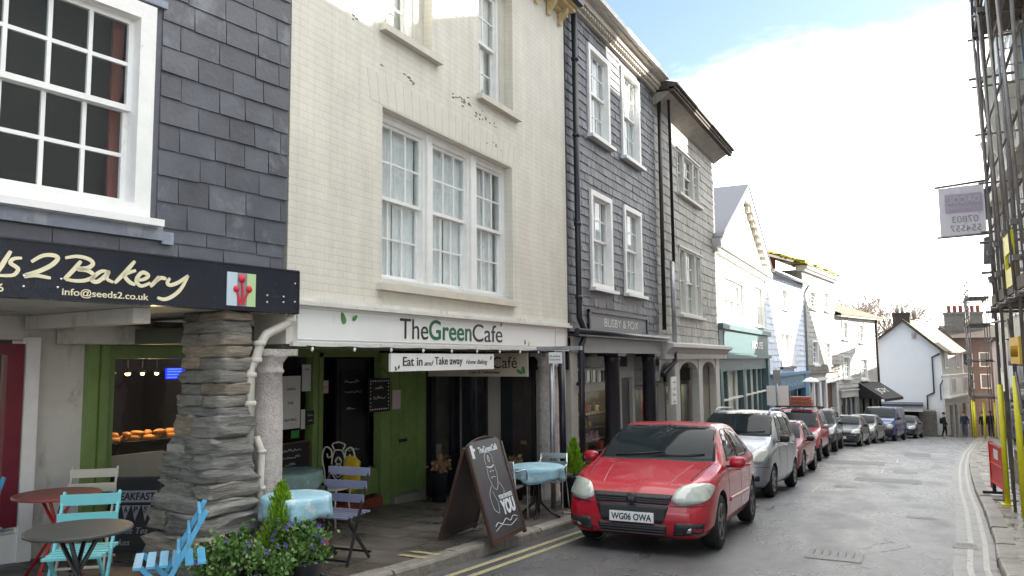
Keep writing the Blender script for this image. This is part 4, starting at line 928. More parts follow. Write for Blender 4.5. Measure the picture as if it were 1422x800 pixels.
for i in range(9):
    t=.1+i*.09; u=4.9+(10.2-4.9)*t; z=7.55+(5.28-7.55)*t; GB.part('modillion',MB().box(u,u+.26,-.22,0,z-.22,z+.02),M('modillion',(.42,.38,.31),.7,var=.1))
for i,(a,b,c,e) in enumerate((W1,W2)):
    n=3 if i==0 else 2
    for k in range(n): 
        p=a+(b-a)*k/n; q=a+(b-a)*(k+1)/n; sash(GB,p,q-.02,c,e,d=.12,cols=1,rt=1,rb=1,fr=.08,bar=.04,sill=0,cur=[(0,1)],dark=MATS['room_mid'],split=.55)
    beambox(GB,'sill',MATS['white_paint'],(a-.15,b+.15,-.1,.1,c-.1,c-.01))
mb=MB(); mb.add([(-.6,-.35,5.3),(4.9,-.35,8.05),(10.5,-.35,5.3),(-.6,7,5.3),(4.9,7,8.05),(10.5,7,5.3),(-.6,-.35,5.2),(4.9,-.35,7.95),(10.5,-.35,5.2)],[(0,1,4,3),(1,2,5,4),(0,6,7,1),(1,7,8,2)]); GB.part('roof',mb,MATS['roof_slate'])
mb=MB(); mb.box(.02,9.93,.31,6.5,-1.9,5.2); GB.part('body',mb,MATS['render_white'])
# teal shopfront
T=MATS['teal_paint']
mb=MB(); mb.box(-.1,9.95,-.22,.2,2.55,2.72); mb.box(-.05,9.9,-.08,.2,1.75,2.55); mb.box(-.1,9.95,-.2,.15,1.62,1.75); mb.box(0,9.9,-.05,.15,1.22,1.62)
mb.box(9.4,9.95,-.12,.2,-1.9,1.75); mb.box(0,.35,-.08,.2,-1.9,1.3); mb.box(4.0,4.4,-.05,.15,-1.9,1.25); mb.box(0,9.9,-.05,.2,-1.95,-1.25)
for u in (5.6,6.9,8.1): mb.box(u,u+.13,-.02,.1,-1.3,1.25)
mb.box(1.3,1.45,-.02,.1,-1.3,1.25)
GB.part('shopfront',mb,T); beambox(GB,'glazing_bar',MATS['old_white'],(.35,9.4,-.03,.06,.28,.34))
beambox(GB,'shop_window',MATS['shop_glass'],(.35,9.4,.06,.07,-1.25,1.22))
beambox(GB,'display_room',MATS['interior_cream'],(.1,9.8,1.8,1.9,-1.8,1.4),(.1,9.8,.3,1.8,1.3,1.4),(.1,9.8,.3,1.8,-1.4,-1.3))
beambox(GB,'window_board',M('yellow_board',(.55,.42,.02),.5,var=0),(3.3,4.0,.9,.92,-.2,.9),(5.0,5.8,.9,.92,-1.0,.0))
ss=Bld('shop_sign','teal fascia sign with the white word HOUSE over the shop',GB.W(0,0,0)[:2],GB.W(1,0,0)[:2],cat='sign',zb=1.8)
beambox(ss,'board',T,(.6,9.3,-.10,-.082,1.8,2.5)); ss.text('HOUSE',MATS['letter_white'],5.75,-.115,2.0,w=2.5,h=.27,bold=.015)
# ============================================================ blue shop, white boards above
def floors(name,label,a,b,**k): return Bld(name,label,a,b,**k)
BB=Bld('slate_building','small building of white painted slates over a blue shopfront',C[1],C[2])
w_=BB.w
wb=[(4.2,5.85,3.95,5.0),(3.2,6.6,1.25,2.85)]
mb=wall(MB(),0,w_,.9,5.6,wb,0,.3); BB.part('wall',mb,MATS['slate_white'])
mb=MB(); slates(mb,0,w_,.95,5.6,1.1,.27,[(a-.1,b+.1,c-.1,e+.1) for a,b,c,e in wb],proud=.03); BB.part('slate_hanging',mb,MATS['slate_white'])
sash(BB,*wb[0],d=.08,cols=2,rt=1,rb=1,fr=.1,bar=.04,proudf=-.04,dark=MATS['room_mid'],cur=[(0,1)]); 
for (a,b) in ((3.2,4.25),(4.3,5.6),(5.65,6.6)): sash(BB,a,b,1.25,2.85,d=.05,cols=2,rt=2,rb=2,fr=.08,bar=.04,proudf=-.08,sill=0,dark=MATS['room_mid'],cur=[(0,1)])
beambox(BB,'sill',MATS['black_paint'],(3.0,6.9,-.14,.05,1.12,1.22))
mb=MB(); mb.tube([(.1,-.4,5.35),(w_+.2,-.4,5.62)],.08,8); mb.tube([(w_-.1,-.38,5.6),(w_-.05,-.1,5.2),(w_-.05,-.08,-2.4)],.06,8); BB.part('gutter',mb,MATS['galv'])
mb=MB(); mb.add([(0,-.4,5.42),(w_+.2,-.4,5.7),(w_+.2,3,7.0),(0,3,6.6),(0,-.4,5.32),(w_+.2,-.4,5.6)],[(0,1,2,3),(0,4,5,1),(1,5,2)]); BB.part('roof',mb,MATS['roof_brown'])
mb=MB(); mb.box(.02,w_-.02,.31,6,-2.5,5.5); BB.part('body',mb,MATS['slate_white'])
P_=MATS['blue_paint']
mb=MB(); mb.box(0,w_,-.25,.1,.82,.94); mb.box(.2,w_-.6,-.12,.1,.1,.82); mb.box(0,.8,-.12,.1,-2.6,.82); mb.box(w_-1.4,w_,-.15,.1,-2.6,.82); mb.box(.8,w_,-.05,.1,-2.6,-1.7)
for u in (3.2,5.0,7.2): mb.box(u,u+.25,-.06,.08,-1.8,.15)
BB.part('shopfront',mb,P_)
beambox(BB,'shop_window',MATS['shop_glass'],(.8,w_-1.4,.0,.01,-1.75,.12)); beambox(BB,'display_room',MATS['room_mid'],(.3,w_-.3,.28,.3,-2.4,.4))
bs=Bld('shop_sign','blue fascia with faint raised lettering, beside the teal shop',C[1],C[2],cat='sign',zb=.2)
beambox(bs,'board',M('blue_board',(.06,.16,.26),.4,var=.1),(1.8,w_-2.0,-.16,-.122,.18,.76)); scribble(bs,2.3,8.6,.28,.36,-.172,M('letter_blue',(.3,.42,.52),.5,var=0))
# ============================================================ tall sage building with mossy roof
SG3=Bld('tall_building','tall pale slate building whose roof edge is thick with yellow moss',C[2],C[3]); w_=SG3.w
wb=[(1.5,3.1,4.45,5.5),(5.3,6.6,4.5,5.7),(1.6,3.0,1.25,2.65),(5.15,6.5,1.2,2.65)]
mb=wall(MB(),0,w_,.1,6.6,wb,0,.3); SG3.part('wall',mb,MATS['slate_sage'])
mb=MB(); slates(mb,0,w_,1.2,6.5,.8,.27,[(a-.1,b+.1,c-.1,e+.1) for a,b,c,e in wb],proud=.03); SG3.part('slate_hanging',mb,MATS['slate_sage'])
for q in wb: sash(SG3,*q,d=.06,cols=2,rt=2,rb=2,fr=.12,bar=.045,proudf=-.06,sill=.1,dark=MATS['room_mid'],cur=[(.2,.8)])
beambox(SG3,'cornice',MATS['white_paint'],(-.1,w_+.15,-.35,.3,6.55,6.72),(-.05,w_+.05,-.2,.3,6.42,6.55))
beambox(SG3,'stone_band',MATS['stone_fascia'],(0,w_,-.12,.1,.78,1.25)); 
mb=MB(); mb.add([(-.3,-.4,6.75),(w_+.2,-.4,6.8),(w_+.2,2.8,7.8),(-.3,2.8,7.8),(-.3,-.4,6.68),(w_+.2,-.4,6.72)],[(0,1,2,3),(0,4,5,1)]); SG3.part('roof',mb,MATS['roof_grey'])
mb=MB()
rng=random.Random(2)
for i in range(34): u=-1.6+i*.32; mb.blob((u,-.3+.5*rng.random(),6.82+.12*rng.random()),(.55,.5,.16),.8,.35,seed=i,nu=9,nv=5)
for i in range(26): u=-2.3+i*.3; mb.blob((u,.9+.5*rng.random(),7.25+.06*rng.random()),(.6,.6,.14),.8,.35,seed=i,nu=9,nv=5)
SG3.part('moss',mb,MATS['moss'])
mb=MB(); mb.add([(-11.6,.0,6.45),(0,.0,6.9),(0,3.2,7.9),(-11.6,3.2,7.4),(-11.6,.0,6.33),(0,.0,6.78),(0,3.2,7.7),(-11.6,3.2,7.2)],[(0,1,2,3),(0,4,5,1),(4,7,6,5),(0,3,7,4)]); SG3.part('rear_roof',mb,MATS['old_timber']); beambox(SG3,'rear_wall',MATS['old_timber'],(-10.8,-.1,1.6,5,5.5,6.9))
mb=MB()
rng=random.Random(5)
for i in range(150): u=-11.5+rng.random()*11.6; d_=rng.random()*1.3; mb.blob((u,d_,6.5+(u+11.6)*.0388+d_*.31),(.7,.55,.14),.8,.35,seed=i,nu=8,nv=5)
SG3.part('moss',mb,MATS['moss'])
mb=MB(); mb.lathe([(.3,7.0),(.3,7.45),(.34,7.5),(.3,7.6)],(-1.2,1.6,0),12); mb.box(-1.7,-.7,1.2,2.2,6.4,7.05); ch=SG3.part('chimney',mb,MATS['red_clay'])
mb=MB(); mb.box(.02,w_-.02,.31,6,-3.2,6.5); SG3.part('body',mb,MATS['slate_sage'])
mb=wall(MB(),0,w_,-3.2,.8,[(5.2,7.9,-3.2,.2),(1.4,2.6,-3.2,.1),(3.1,4.2,-3.2,.1)],0,.3); SG3.part('ground_wall',mb,MATS['old_white'])
beambox(SG3,'doorcase',MATS['white_paint'],(1.2,1.4,-.12,.1,-3.1,.35),(2.6,3.1,-.12,.1,-3.1,.35),(4.2,4.4,-.12,.1,-3.1,.35),(1.1,4.5,-.2,.1,.35,.5))
beambox(SG3,'door',MATS['grey_paint'],(1.4,2.6,.2,.25,-3.1,.1),(3.1,4.2,.2,.25,-3.1,.1)); beambox(SG3,'passage',MATS['wood_brown'],(5.2,7.9,.29,.3,-3.2,.2))
# ============================================================ white building with black awning
WA=Bld('white_building','white slate fronted building with a low hipped brown roof and a shop awning',C[3],C[4]); w_=WA.w
wb=[(.99,2.14,2.85,4.05),(4.08,5.15,2.65,3.9),(.81,2.24,.3,1.75),(4.09,5.5,.15,1.6)]
mb=wall(MB(),0,w_,-.4,4.4,wb,0,.3); WA.part('wall',mb,MATS['slate_cream'])
mb=MB(); slates(mb,0,w_,-.3,4.35,.7,.25,[(a-.1,b+.1,c-.1,e+.1) for a,b,c,e in wb],proud=.03); WA.part('slate_hanging',mb,MATS['slate_cream'])
for q in wb: sash(WA,*q,d=.06,cols=4,rt=2,rb=2,fr=.1,bar=.045,proudf=-.06,sill=.1,dark=MATS['room_mid'],cur=[(.3,.7)])
mb=MB(); mb.add([(-.2,-.45,4.45),(w_+.5,-.45,4.45),(w_-1.5,2.6,5.7),(.3,2.6,5.7),(-.2,-.45,4.36),(w_+.5,-.45,4.36),(w_+.5,5.8,4.45),(w_+.5,5.8,4.36),(-.2,5.8,4.45)],[(0,1,2,3),(0,4,5,1),(1,6,2),(1,5,7,6),(3,2,6,8)]); WA.part('roof',mb,MATS['roof_brown'])
beambox(WA,'eave_board',MATS['old_white'],(-.1,w_+.4,-.4,.1,4.27,4.35)); beambox(WA,'skylight',MATS['black_glass'],(1.9,3.4,1.2,2.0,5.2,5.45))
mb=MB(); mb.box(.02,w_-.02,.31,5.5,-4.0,4.35); WA.part('body',mb,MATS['slate_cream'])
mb=MB(); mb.tube([(w_-.12,-.08,4.3),(w_-.12,-.08,-3.6)],.07,8); WA.part('downpipe',mb,MATS['old_timber'])
mb=wall(MB(),0,w_,-4.0,-.35,[(.2,3.0,-3.4,-.9),(3.7,7.4,-3.8,-.7)],0,.3); WA.part('ground_wall',mb,MATS['grey_paint'])
fw=MB()
for u in (.2,1.2,2.1,2.92): fw.box(u,u+.1,.0,.1,-3.4,-.9)
fw.box(.1,3.1,-.15,.1,-.9,-.5); fw.box(.0,3.2,-.2,.1,-.5,-.42)
WA.part('shopfront',fw,MATS['sage_trim']); beambox(WA,'shop_window',MATS['black_glass'],(.3,3.0,.12,.13,-3.4,-.9)); 
beambox(WA,'cafe_front',MATS['interior_cream'],(3.7,7.4,.27,.29,-3.8,-.7)); beambox(WA,'dark_opening',MATS['room_dark'],(3.7,4.4,.2,.26,-3.8,-.7),(5.1,5.3,.2,.26,-3.8,-.7),(6.4,6.8,.2,.26,-3.8,-.7))
aw=Bld('awning','black sloping shop awning with pale lettering near the white gable',C[3],C[4],cat='awning',zb=-.2)
mb=MB(); a0,a1=3.6,7.7; mb.add([(a0,-.0,-.02),(a1,-.0,-.02),(a1,-1.6,-1.08),(a0,-1.6,-1.08),(a0,-.0,-.06),(a1,-.0,-.06),(a1,-1.6,-1.12),(a0,-1.6,-1.12),(a0,-1.6,-1.26),(a1,-1.6,-1.26),(a0,0,-1.1),(a1,0,-1.1)],[(0,1,2,3),(4,5,6,7),(3,2,9,8),(0,3,10),(1,11,2)]); aw.part('canopy',mb,M('awning_cloth',(.025,.022,.024),.8,var=.2))
me=text_me('JOY',2.2,.62); me.transform(Matrix.Translation((4.6,-1.18,-.84-aw.zb+.05))@Matrix.Rotation(math.atan2(1.06,1.6),4,'X')); o=obj_from_mesh('lettering',me,MATS['letter_grey'],aw.o)
# ============================================================ white gable end across the bend
GY=67.5; GX0,GX1=-2.35,2.0
K=thing('white_gable_house','tall whitewashed gable end with a black drainpipe where the street bends','building',(GX0,GY,gz(GY)))
def kx(mb,name,mat,parent=None): 
    mb.v=[(a-GX0,b-GY,c-gz(GY)) for a,b,c in mb.v]; return mb.build(name,mat,parent or K)
dF=Vector((1.75,7.3)).normalized()   # street facade direction
dn=Vector((-dF.y,dF.x))
Lf=8.2
def on(u,dd,z): p=Vector((GX1,GY))+dF*u+dn*dd; return (p.x,p.y,z)
RX0,RX1=-2.25,2.0; ridge=(-.42,4.5)
g0=[(RX0,GY,-6),(RX1,GY,-6),(RX1,GY,2.18),(ridge[0],GY,ridge[1]),(RX0-.6,GY,2.35),(RX0-.6,GY,-6)]
mb=MB(); off=Vector((dF.x*Lf,dF.y*Lf,0)); pts=[Vector(p) for p in [(RX0-.6,GY,-6),(RX1,GY,-6),(RX1,GY,2.18),(ridge[0],GY,ridge[1]),(RX0-.6,GY,2.55)]]; n=len(pts)
mb.add(pts+[p+off for p in pts],[tuple(range(n)),tuple(range(2*n-1,n-1,-1))]+[(i,n+i,n+(i+1)%n,(i+1)%n) for i in range(n)]); kx(mb,'wall',MATS['bluewhite_wall'])
mb=MB(); a=Vector((RX1+.3,GY-.25,2.08)); r=Vector((ridge[0],GY-.25,ridge[1]+.1)); l=Vector((RX0-.9,GY-.25,2.45)); o2=off*1.03+Vector((0,.3,0)); dz_=Vector((0,0,.14))
mb.add([a,r,l,a+o2,r+o2,l+o2,a-dz_,r-dz_,l-dz_,a+o2-dz_],[(0,1,4,3),(1,2,5,4),(0,6,7,1),(1,7,8,2),(0,3,9,6)]); kx(mb,'roof',MATS['roof_brown'])
mb=MB(); mb.beam(a+Vector((0,-.03,-.1)),r+Vector((0,-.03,-.1)),.06,.18); mb.beam(r+Vector((0,-.03,-.1)),l+Vector((0,-.03,-.1)),.06,.18); kx(mb,'bargeboard',MATS['old_timber'])
mb=MB(); mb.box(-1.1,.1,GY+.2,GY+1.3,3.6,5.05); mb.box(-1.15,.15,GY+.15,GY+1.35,5.0,5.12); ch=kx(mb,'chimney',MATS['old_timber'])
mb=MB()
for x in (-.75,-.4): mb.lathe([(.12,5.1),(.13,5.5),(.1,5.6)],(x,GY+.7,0),10)
mb.lathe([(.16,4.6),(.2,5.2),(.12,5.4)],(.45,GY+1.2,0),10)
kx(mb,'chimney_pot',M('pot_pale',(.4,.36,.3),.8,var=.1))
mb=MB(); mb.box(.12,.46,GY-.06,GY+.1,3.0,3.55); w=kx(mb,'window',MATS['old_white']); mb=MB(); mb.box(.16,.42,GY-.07,GY-.062,3.06,3.5); kx(mb,'glass',MATS['black_glass'],w)
mb=MB(); mb.tube([(2.0,GY-.08,1.9),(1.46,GY-.1,1.62),(1.46,GY-.1,-1.05),(.98,GY-.1,-1.3),(.98,GY-.1,-4.3)],.06,8); mb.tube([(2.1,GY-.1,-.1),(1.9,GY-.12,-.5),(1.9,GY-.12,-1.6)],.04,6); kx(mb,'drainpipe',MATS['black_paint'])
# street facade: grey render above, white oriel, shop piers below
mb=MB()
def fbox(u0,u1,d0,d1,z0,z1): mb.add([on(u,d,z) for z in (z0,z1) for d in (d0,d1) for u in (u0,u1)],[(0,2,3,1),(4,5,7,6),(0,1,5,4),(2,6,7,3),(0,4,6,2),(1,3,7,5)])
fbox(.5,Lf-.6,-.04,.0,.25,2.0); kx(mb,'grey_render',MATS['slate_sage'])
mb=MB(); fbox(.1,Lf-.3,-.45,0,-1.35,.2); fbox(.0,Lf,-.5,0,.2,.28); fbox(0,Lf,-.55,0,-1.5,-1.35); kx(mb,'oriel',MATS['render_white'])
for (a_,b_,c_,e_,dd) in ((1.1,2.3,.75,1.95,-.06),(5.2,6.4,.75,1.95,-.06),(1.2,2.5,-1.15,0.05,-.47),(5.2,6.8,-1.15,.05,-.47)):
    mb=MB(); fbox(a_,b_,dd-.03,dd,c_,e_); w=kx(mb,'window',MATS['white_paint'])
    mb=MB(); fbox(a_+.12,(a_+b_)/2-.05,dd-.04,dd-.031,c_+.1,e_-.1); fbox((a_+b_)/2+.05,b_-.12,dd-.04,dd-.031,c_+.1,e_-.1); kx(mb,'glass',MATS['black_glass'],w)
mb=MB(); fbox(0,Lf,-.15,0,-2.1,-1.5)
for u in (0,2.6,4.2,Lf-.7): fbox(u,u+.6,-.15,0,-5.6,-2.1)
kx(mb,'shop_piers',MATS['old_white'])
mb=MB(); fbox(.6,Lf-.7,-.03,0,-5.2,-2.1); kx(mb,'shop_windows',MATS['black_glass'])
# lean-to and stone walls at the foot of the gable
Q=thing('lean_to','low lean-to with a grey fascia against the foot of the white gable','building',(-4.5,64.5,gz(64.5)))
zb=gz(64.5)
def qx(mb,name,mat): mb.v=[(a+4.5,b-64.5,c-zb) for a,b,c in mb.v]; return mb.build(name,mat,Q)
qx(MB().box(-4.3,.62,64.6,67.3,-2.35,-1.95),'fascia_band',MATS['white_paint']); qx(MB().box(-4.4,.66,64.4,67.4,-1.95,-1.8),'flat_roof',MATS['roof_slate'])
qx(MB().box(-4.3,.55,66.5,67.3,-4.6,-2.35),'rear_wall',MATS['room_dark']); qx(MB().box(.35,1.5,65.6,67.35,-4.6,-2.35),'stone_pier',MATS['stone_wall']); qx(MB().box(-4.3,-3.6,64.7,67,-4.6,-2.35),'side_pier',MATS['stone_wall'])
# ============================================================ far buildings down the street
FBd=Bld('brick_building','dark roofed brick building with a row of chimney pots far down the street',(4.1,92),(10.9,94),zb=gz(92))
mb=MB(); mb.box(0,7,0,6,-8,3.6); FBd.part('wall',mb,MATS['red_brick'])
mb=MB(); mb.prism([(-.4,3.5),(-.4,3.6),(3,5.0),(6.3,3.6),(6.3,3.5)],'x',-.3,7.2); FBd.part('roof',mb,MATS['old_timber'])
mb=MB(); mb.box(.0,3.4,1.5,2.6,4.2,6.2); mb.box(-.08,3.48,1.4,2.7,6.1,6.35); FBd.part('chimney',mb,MATS['stone_wall'])
for i in range(6): mb=MB(); mb.lathe([(.18,6.35),(.2,6.9),(.24,6.95),(.2,7.05)],(.35+i*.56,2.0,0),10); FBd.part('chimney_pot',mb,MATS['red_clay'])
for (a,z) in ((.6,.6),(2.2,.6),(.6,-1.6),(2.2,-1.6)): w=beambox(FBd,'window',MATS['old_white'],(a,a+1,-.08,0,z,z+1.5)); beambox(FBd,'glass',MATS['black_glass'],(a+.12,a+.88,-.09,-.081,z+.1,z+1.4),parent=w)
HS=Bld('stone_house','small cream house with a pale tiled roof beyond the white gable',(3.7,78.5),(5.0,86),zb=gz(79))
mb=MB(); mb.box(0,8,0,4,-7,.2); HS.part('wall',mb,MATS['render_warm'])
mb=MB(); mb.prism([(-.35,.1),(2.2,2.6),(4.4,.1)],'x',-.3,8.2); HS.part('roof',mb,MATS['roof_brown'])
for (a,z) in ((1,-2.8),(3.5,-2.8),(1,-5.2),(3.5,-5.2)): w=beambox(HS,'window',MATS['white_paint'],(a,a+1.2,-.06,0,z,z+1.3)); beambox(HS,'glass',MATS['black_glass'],(a+.1,a+1.1,-.07,-.061,z+.1,z+1.2),parent=w)
EW=Bld('end_house','sunlit cream house closing the view at the bottom of the street',(3.6,100),(12,100),zb=gz(100))
mb=MB(); mb.box(0,8,0,6,-9,-1.5); EW.part('wall',mb,MATS['cream_paint']); mb=MB(); mb.prism([(-.3,-1.6),(3,.2),(6.3,-1.6)],'x',-.3,8.3); EW.part('roof',mb,MATS['roof_grey'])
for (a,z) in ((1,-4),(3.2,-4),(5.4,-4),(1,-6.6),(3.2,-6.6)): w=beambox(EW,'window',MATS['white_paint'],(a,a+1.1,-.06,0,z,z+1.5)); beambox(EW,'glass',MATS['black_glass'],(a+.1,a+1,-.07,-.061,z+.1,z+1.4),parent=w)
# ============================================================ right side of the street
def RB(name,label,x0,y0,x1,y1,h,depth=8,mat='plaster_panel',roof='roof_slate',rh=1.8,ridge_d=None,gable=False,top=None):
    B=Bld(name,label,(x1,y1),(x0,y0),zb=gz(y0))   # from far to near: inward is +x
    w=B.w; zb=gz(y1)-1
    mb=MB(); mb.box(0,w,.0,depth,zb,h); B.part('wall',mb,MATS[mat])
    mb=MB()
    if gable: mb.prism([(-.3,h),(w/2,h+rh),(w+.3,h)],'y',-.15,depth)
    else: mb.prism([(-.35,h),(-.35,h+.1),(depth/2,h+rh),(depth+.3,h+.1),(depth+.3,h)],'x',-.05,w+.05)
    B.part('roof',mb,MATS[roof]); return B
def rwin(B,u,z,w,h,mat='white_paint'):
    p=beambox(B,'window',MATS[mat],(u,u+w,-.05,.0,z,z+h)); beambox(B,'glass',MATS['black_glass'],(u+.08,u+w/2-.03,-.06,-.051,z+.08,z+h/2-.04),(u+w/2+.03,u+w-.08,-.06,-.051,z+.08,z+h/2-.04),(u+.08,u+w/2-.03,-.06,-.051,z+h/2+.04,z+h-.08),(u+w/2+.03,u+w-.08,-.06,-.051,z+h/2+.04,z+h-.08),parent=p)
R1=RB('panelled_building','tall panelled cream building behind the near scaffold',2.1,15.6,2.12,21.9,10.5,mat='plaster_panel',rh=.9)
R1.part('shadow_block',MB().box(2.3,5.4,.05,3,10.5,11.9),MATS['plaster_panel'])  # block added above the eaves to cast shade across the street
w_=R1.w
beambox(R1,'pilaster',MATS['cream_reveal'],(.0,.45,-.16,.0,2.2,8.6)); beambox(R1,'pilaster',MATS['cream_reveal'],(5.6,6.0,-.16,0,2.2,8.6)); beambox(R1,'string_course',MATS['cream_reveal'],(0,w_,-.25,0,5.25,5.45),(0,w_,-.18,0,2.0,2.25))
mb=MB()
for i in range(7):
    for (z0,z1) in ((2.5,5.0),(5.8,8.2)):
        u=.6+i*.75; mb.box(u,u+.55,-.035,0,z0,z0+.05).box(u,u+.55,-.035,0,z1-.05,z1).box(u,u+.05,-.035,0,z0,z1).box(u+.5,u+.55,-.035,0,z0,z1)
R1.part('wall_panel',mb,MATS['white_paint'])
for i in range(5): u=.5+i*1.1; R1.part('carved_bracket',MB().prism([(-.38,6.7),(0,6.7),(0,5.7),(-.1,5.68),(-.14,5.9),(-.12,6.1),(-.28,6.35)],'x',u,u+.22),MATS['cream_reveal'])
beambox(R1,'shopfront',MATS['black_paint'],(.0,w_,-.06,0,-.85,2.0)); beambox(R1,'plinth',MATS['stone_wall'],(0,w_,-.1,0,-2.4,-.75))
for u in (.5,2.2,4.2): w=beambox(R1,'shop_window',MATS['old_timber'],(u,u+1.4,-.1,-.06,-.6,1.5)); beambox(R1,'glass',MATS['black_glass'],(u+.1,u+1.3,-.11,-.101,-.5,1.4),parent=w)
for u in (1.0,3.2): rwin(R1,u,6.0,1.1,1.9)
R2=RB('slate_house','pinkish house with a slate hung flank, second beyond the scaffold',2.15,21.9,2.35,26,5.6,mat='pinkwall',rh=2.2)
beambox(R2,'slate_panel',MATS['slate_mid'],(.2,3.9,-.05,0,4.2,5.5)); 
for u in (.6,2.6): rwin(R2,u,2.0,1.0,1.6)
for u in (.4,2.4): beambox(R2,'shop_window',MATS['black_glass'],(u,u+1.3,-.03,0,-1.0,1.0))
R3=RB('right_building','rendered building behind the scaffold, third on the right',2.35,26,2.6,30.2,6.2,mat='render_warm',rh=1.6)
for u in (.6,2.4): rwin(R3,u,1.2,1.0,1.6); beambox(R3,'shop_window',MATS['black_glass'],(u,u+1.2,-.03,0,-1.6,.6))
R4=RB('right_building','low rendered building, fourth on the right of the street',2.75,30.2,3.3,38.0,5.5,mat='render_white',rh=1.2)  # roof heights of this hidden row shaped for the shadows they cast
R5=RB('right_building','gabled rendered building, fifth on the right of the street',3.35,38.0,3.9,44.2,4.6,mat='render_warm',rh=4.4,gable=True)
R6=RB('right_building','low white building, sixth on the right of the street',3.9,44.2,4.4,48,5.4,mat='render_white',rh=1.6)
RR=RB('shadow_building','tall brick building standing back behind the right hand houses',4.3,23.8,4.3,30.6,11.6,mat='red_brick',rh=.3)  # out of view, added to shade the pale slate front
RR.part('shadow_parapet',MB().box(.0,2.3,.05,1,11.6,13.2),MATS['red_brick']); RR.part('shadow_parapet',MB().box(4.6,6.8,.05,1,11.6,13.2),MATS['red_brick'])  # raised ends leave a notch that shapes the sunlit gap
R7=RB('right_building','gabled building, seventh on the right of the street',4.4,48,5.0,56.5,5.4,mat='pinkwall',rh=4.4,gable=True)
R8=RB('right_building','building wrapped by the far scaffold',5.0,56.5,6.2,72,4.6,mat='render_warm',rh=1.6)
R9=RB('right_building','last building on the right, beyond the far scaffold',6.2,72,7.2,90,3.0,mat='pinkwall',rh=2)
for B,us,z,s in ((R4,(1,3,5),-.3,1.4),(R5,(1,3.5),.8,1.5),(R6,(1,),-.4,1.4),(R7,(1.5,5),-.2,1.6),(R8,(2,6,10),-1,1.6)):
    for u in us: rwin(B,u,z,1.1,s)
    beambox(B,'shop_window',MATS['black_glass'],(.5,B.w-.5,-.03,0,gz(B.A[1])+.7,gz(B.A[1])+2.4))
M('bounce_render',(.82,.80,.74),.8,var=.03)  # facade colour made extra pale to bounce light into the arcade
# house on the photographer's side and behind, unseen, shaped for their shade and sky gap, mirrored in the glass
for (nm,lb,a,h,rh,m,gb) in (('near_building','tall rendered building on the right, nearest the camera',(2.1,4,2.1,15.6),8.7,1.3,'bounce_render',False),('near_building','low gabled brick building set back on the right behind the camera',(9,-14,9,-2),3.6,2,'red_brick',True)):
    B=RB(nm,lb,*a[:2],a[2],a[3],h,mat=m,rh=rh,gable=gb)
    for u in (1,3.2,5.4,7.6): rwin(B,u,3.2,1.2,1.8)
    if not gb:
        for u in (.8,2.9,5.3): B.part('shadow_dormer',MB().prism([(u-.7,8.7),(u,9.6),(u+.7,8.7)],'y',-.1,2),MATS['roof_slate'])  # added for the zigzag edge of their cast shadow
    for u in (1,3.2,5.4,7.6): rwin(B,u,5.9 if not gb else 4.2,1.2,1.6); beambox(B,'door',MATS['grey_paint'],(u,u+.9,-.04,0,-1.0,1.4))
R1b=MB()
for i,(u,hh) in enumerate(((4.6,1.2),)): 
    R1.part('chimney',MB().box(u,u+.8,1.2,2.0,10.9,11.4+hh*.7),MATS['red_brick'])
# ============================================================ scaffolds
def scaffold(name,label,loc,xs,ys,zs,pole_r=.03,ledgers=()):
    S=thing(name,label,'scaffold',loc)
    zt=zs[-1]
    for x in xs:
        for y in ys:
            rng=random.Random(int(x*10+y*7)); MB().tube([(x,y,gz(loc[1]+y)-loc[2]+.12),(x+rng.uniform(-.03,.03),y,zt+rng.uniform(.1,.8))],pole_r,8).build('pole',MATS['scaf'],S)
    for z in ledgers:
        for x in xs: MB().tube([(x+.04,min(ys)-.35,z),(x+.04,max(ys)+.16,z)],pole_r*.85,6).build('rail',MATS['scaf'],S)
        MB().tube([(min(xs)-.12,max(ys)+.05,z-.06),(max(xs)+.2,max(ys)+.05,z-.06)],pole_r*.85,6).build('cross_tube',MATS['scaf'],S)
    for z in zs:
        for x in xs:
            for dz in (0,.5,1.0):
                if dz and x==xs[-1]: continue
                MB().tube([(x+.04,min(ys)-.35,z+dz),(x+.04,max(ys)+.16,z+dz)],pole_r*.95,6).build('rail',MATS['scaf'],S)
        for y in ys: MB().tube([(min(xs)-.14,y+.05,z-.06),(max(xs)+.2,y+.05,z-.06)],pole_r*.95,6).build('cross_tube',MATS['scaf'],S)
        pl=MB(); k=0; x=xs[0]+.05
        while x<xs[-1]-.1:
            pl.box(x,x+.215,min(ys)-.3,max(ys)+.12,z+.03,z+.065); x+=.225
        pl.box(xs[0]-.03,xs[0]+.01,min(ys)-.3,max(ys)+.12,z+.05,z+.22)
        pl.build('deck',MATS['scaf_plank'],S)
    cp=MB()
    for z in zs:
        for y in ys:
            for x in xs: cp.bx((x,y,z),(.13,.13,.09))
            cp.bx((xs[0],y,z+.5),(.12,.1,.08)); cp.bx((xs[0],y,z+1.0),(.12,.1,.08))
    c=cp.build('coupler',MATS['scaf'],S); c['kind']='stuff'
    for i in range(len(zs)-1):
        for (y0,y1) in zip(ys,ys[1:]):
            a,b=((y0,y1) if i%2 else (y1,y0)); MB().tube([(xs[0]-.05,a,zs[i]),(xs[0]-.05,b,zs[i+1])],pole_r,6).build('brace',MATS['scaf'],S)
    return S
N1=scaffold('scaffold','near scaffold of dark tubes and planks over the right pavement with yellow sleeved feet',(1.38,16.2,gz(16.2)),[0,.62],[0,-1.15,-2.4,-3.6,-4.8],[3.55,8.6,12.2],.024,ledgers=(5.0,5.9,6.8,7.7))
b0=gz(16.2)
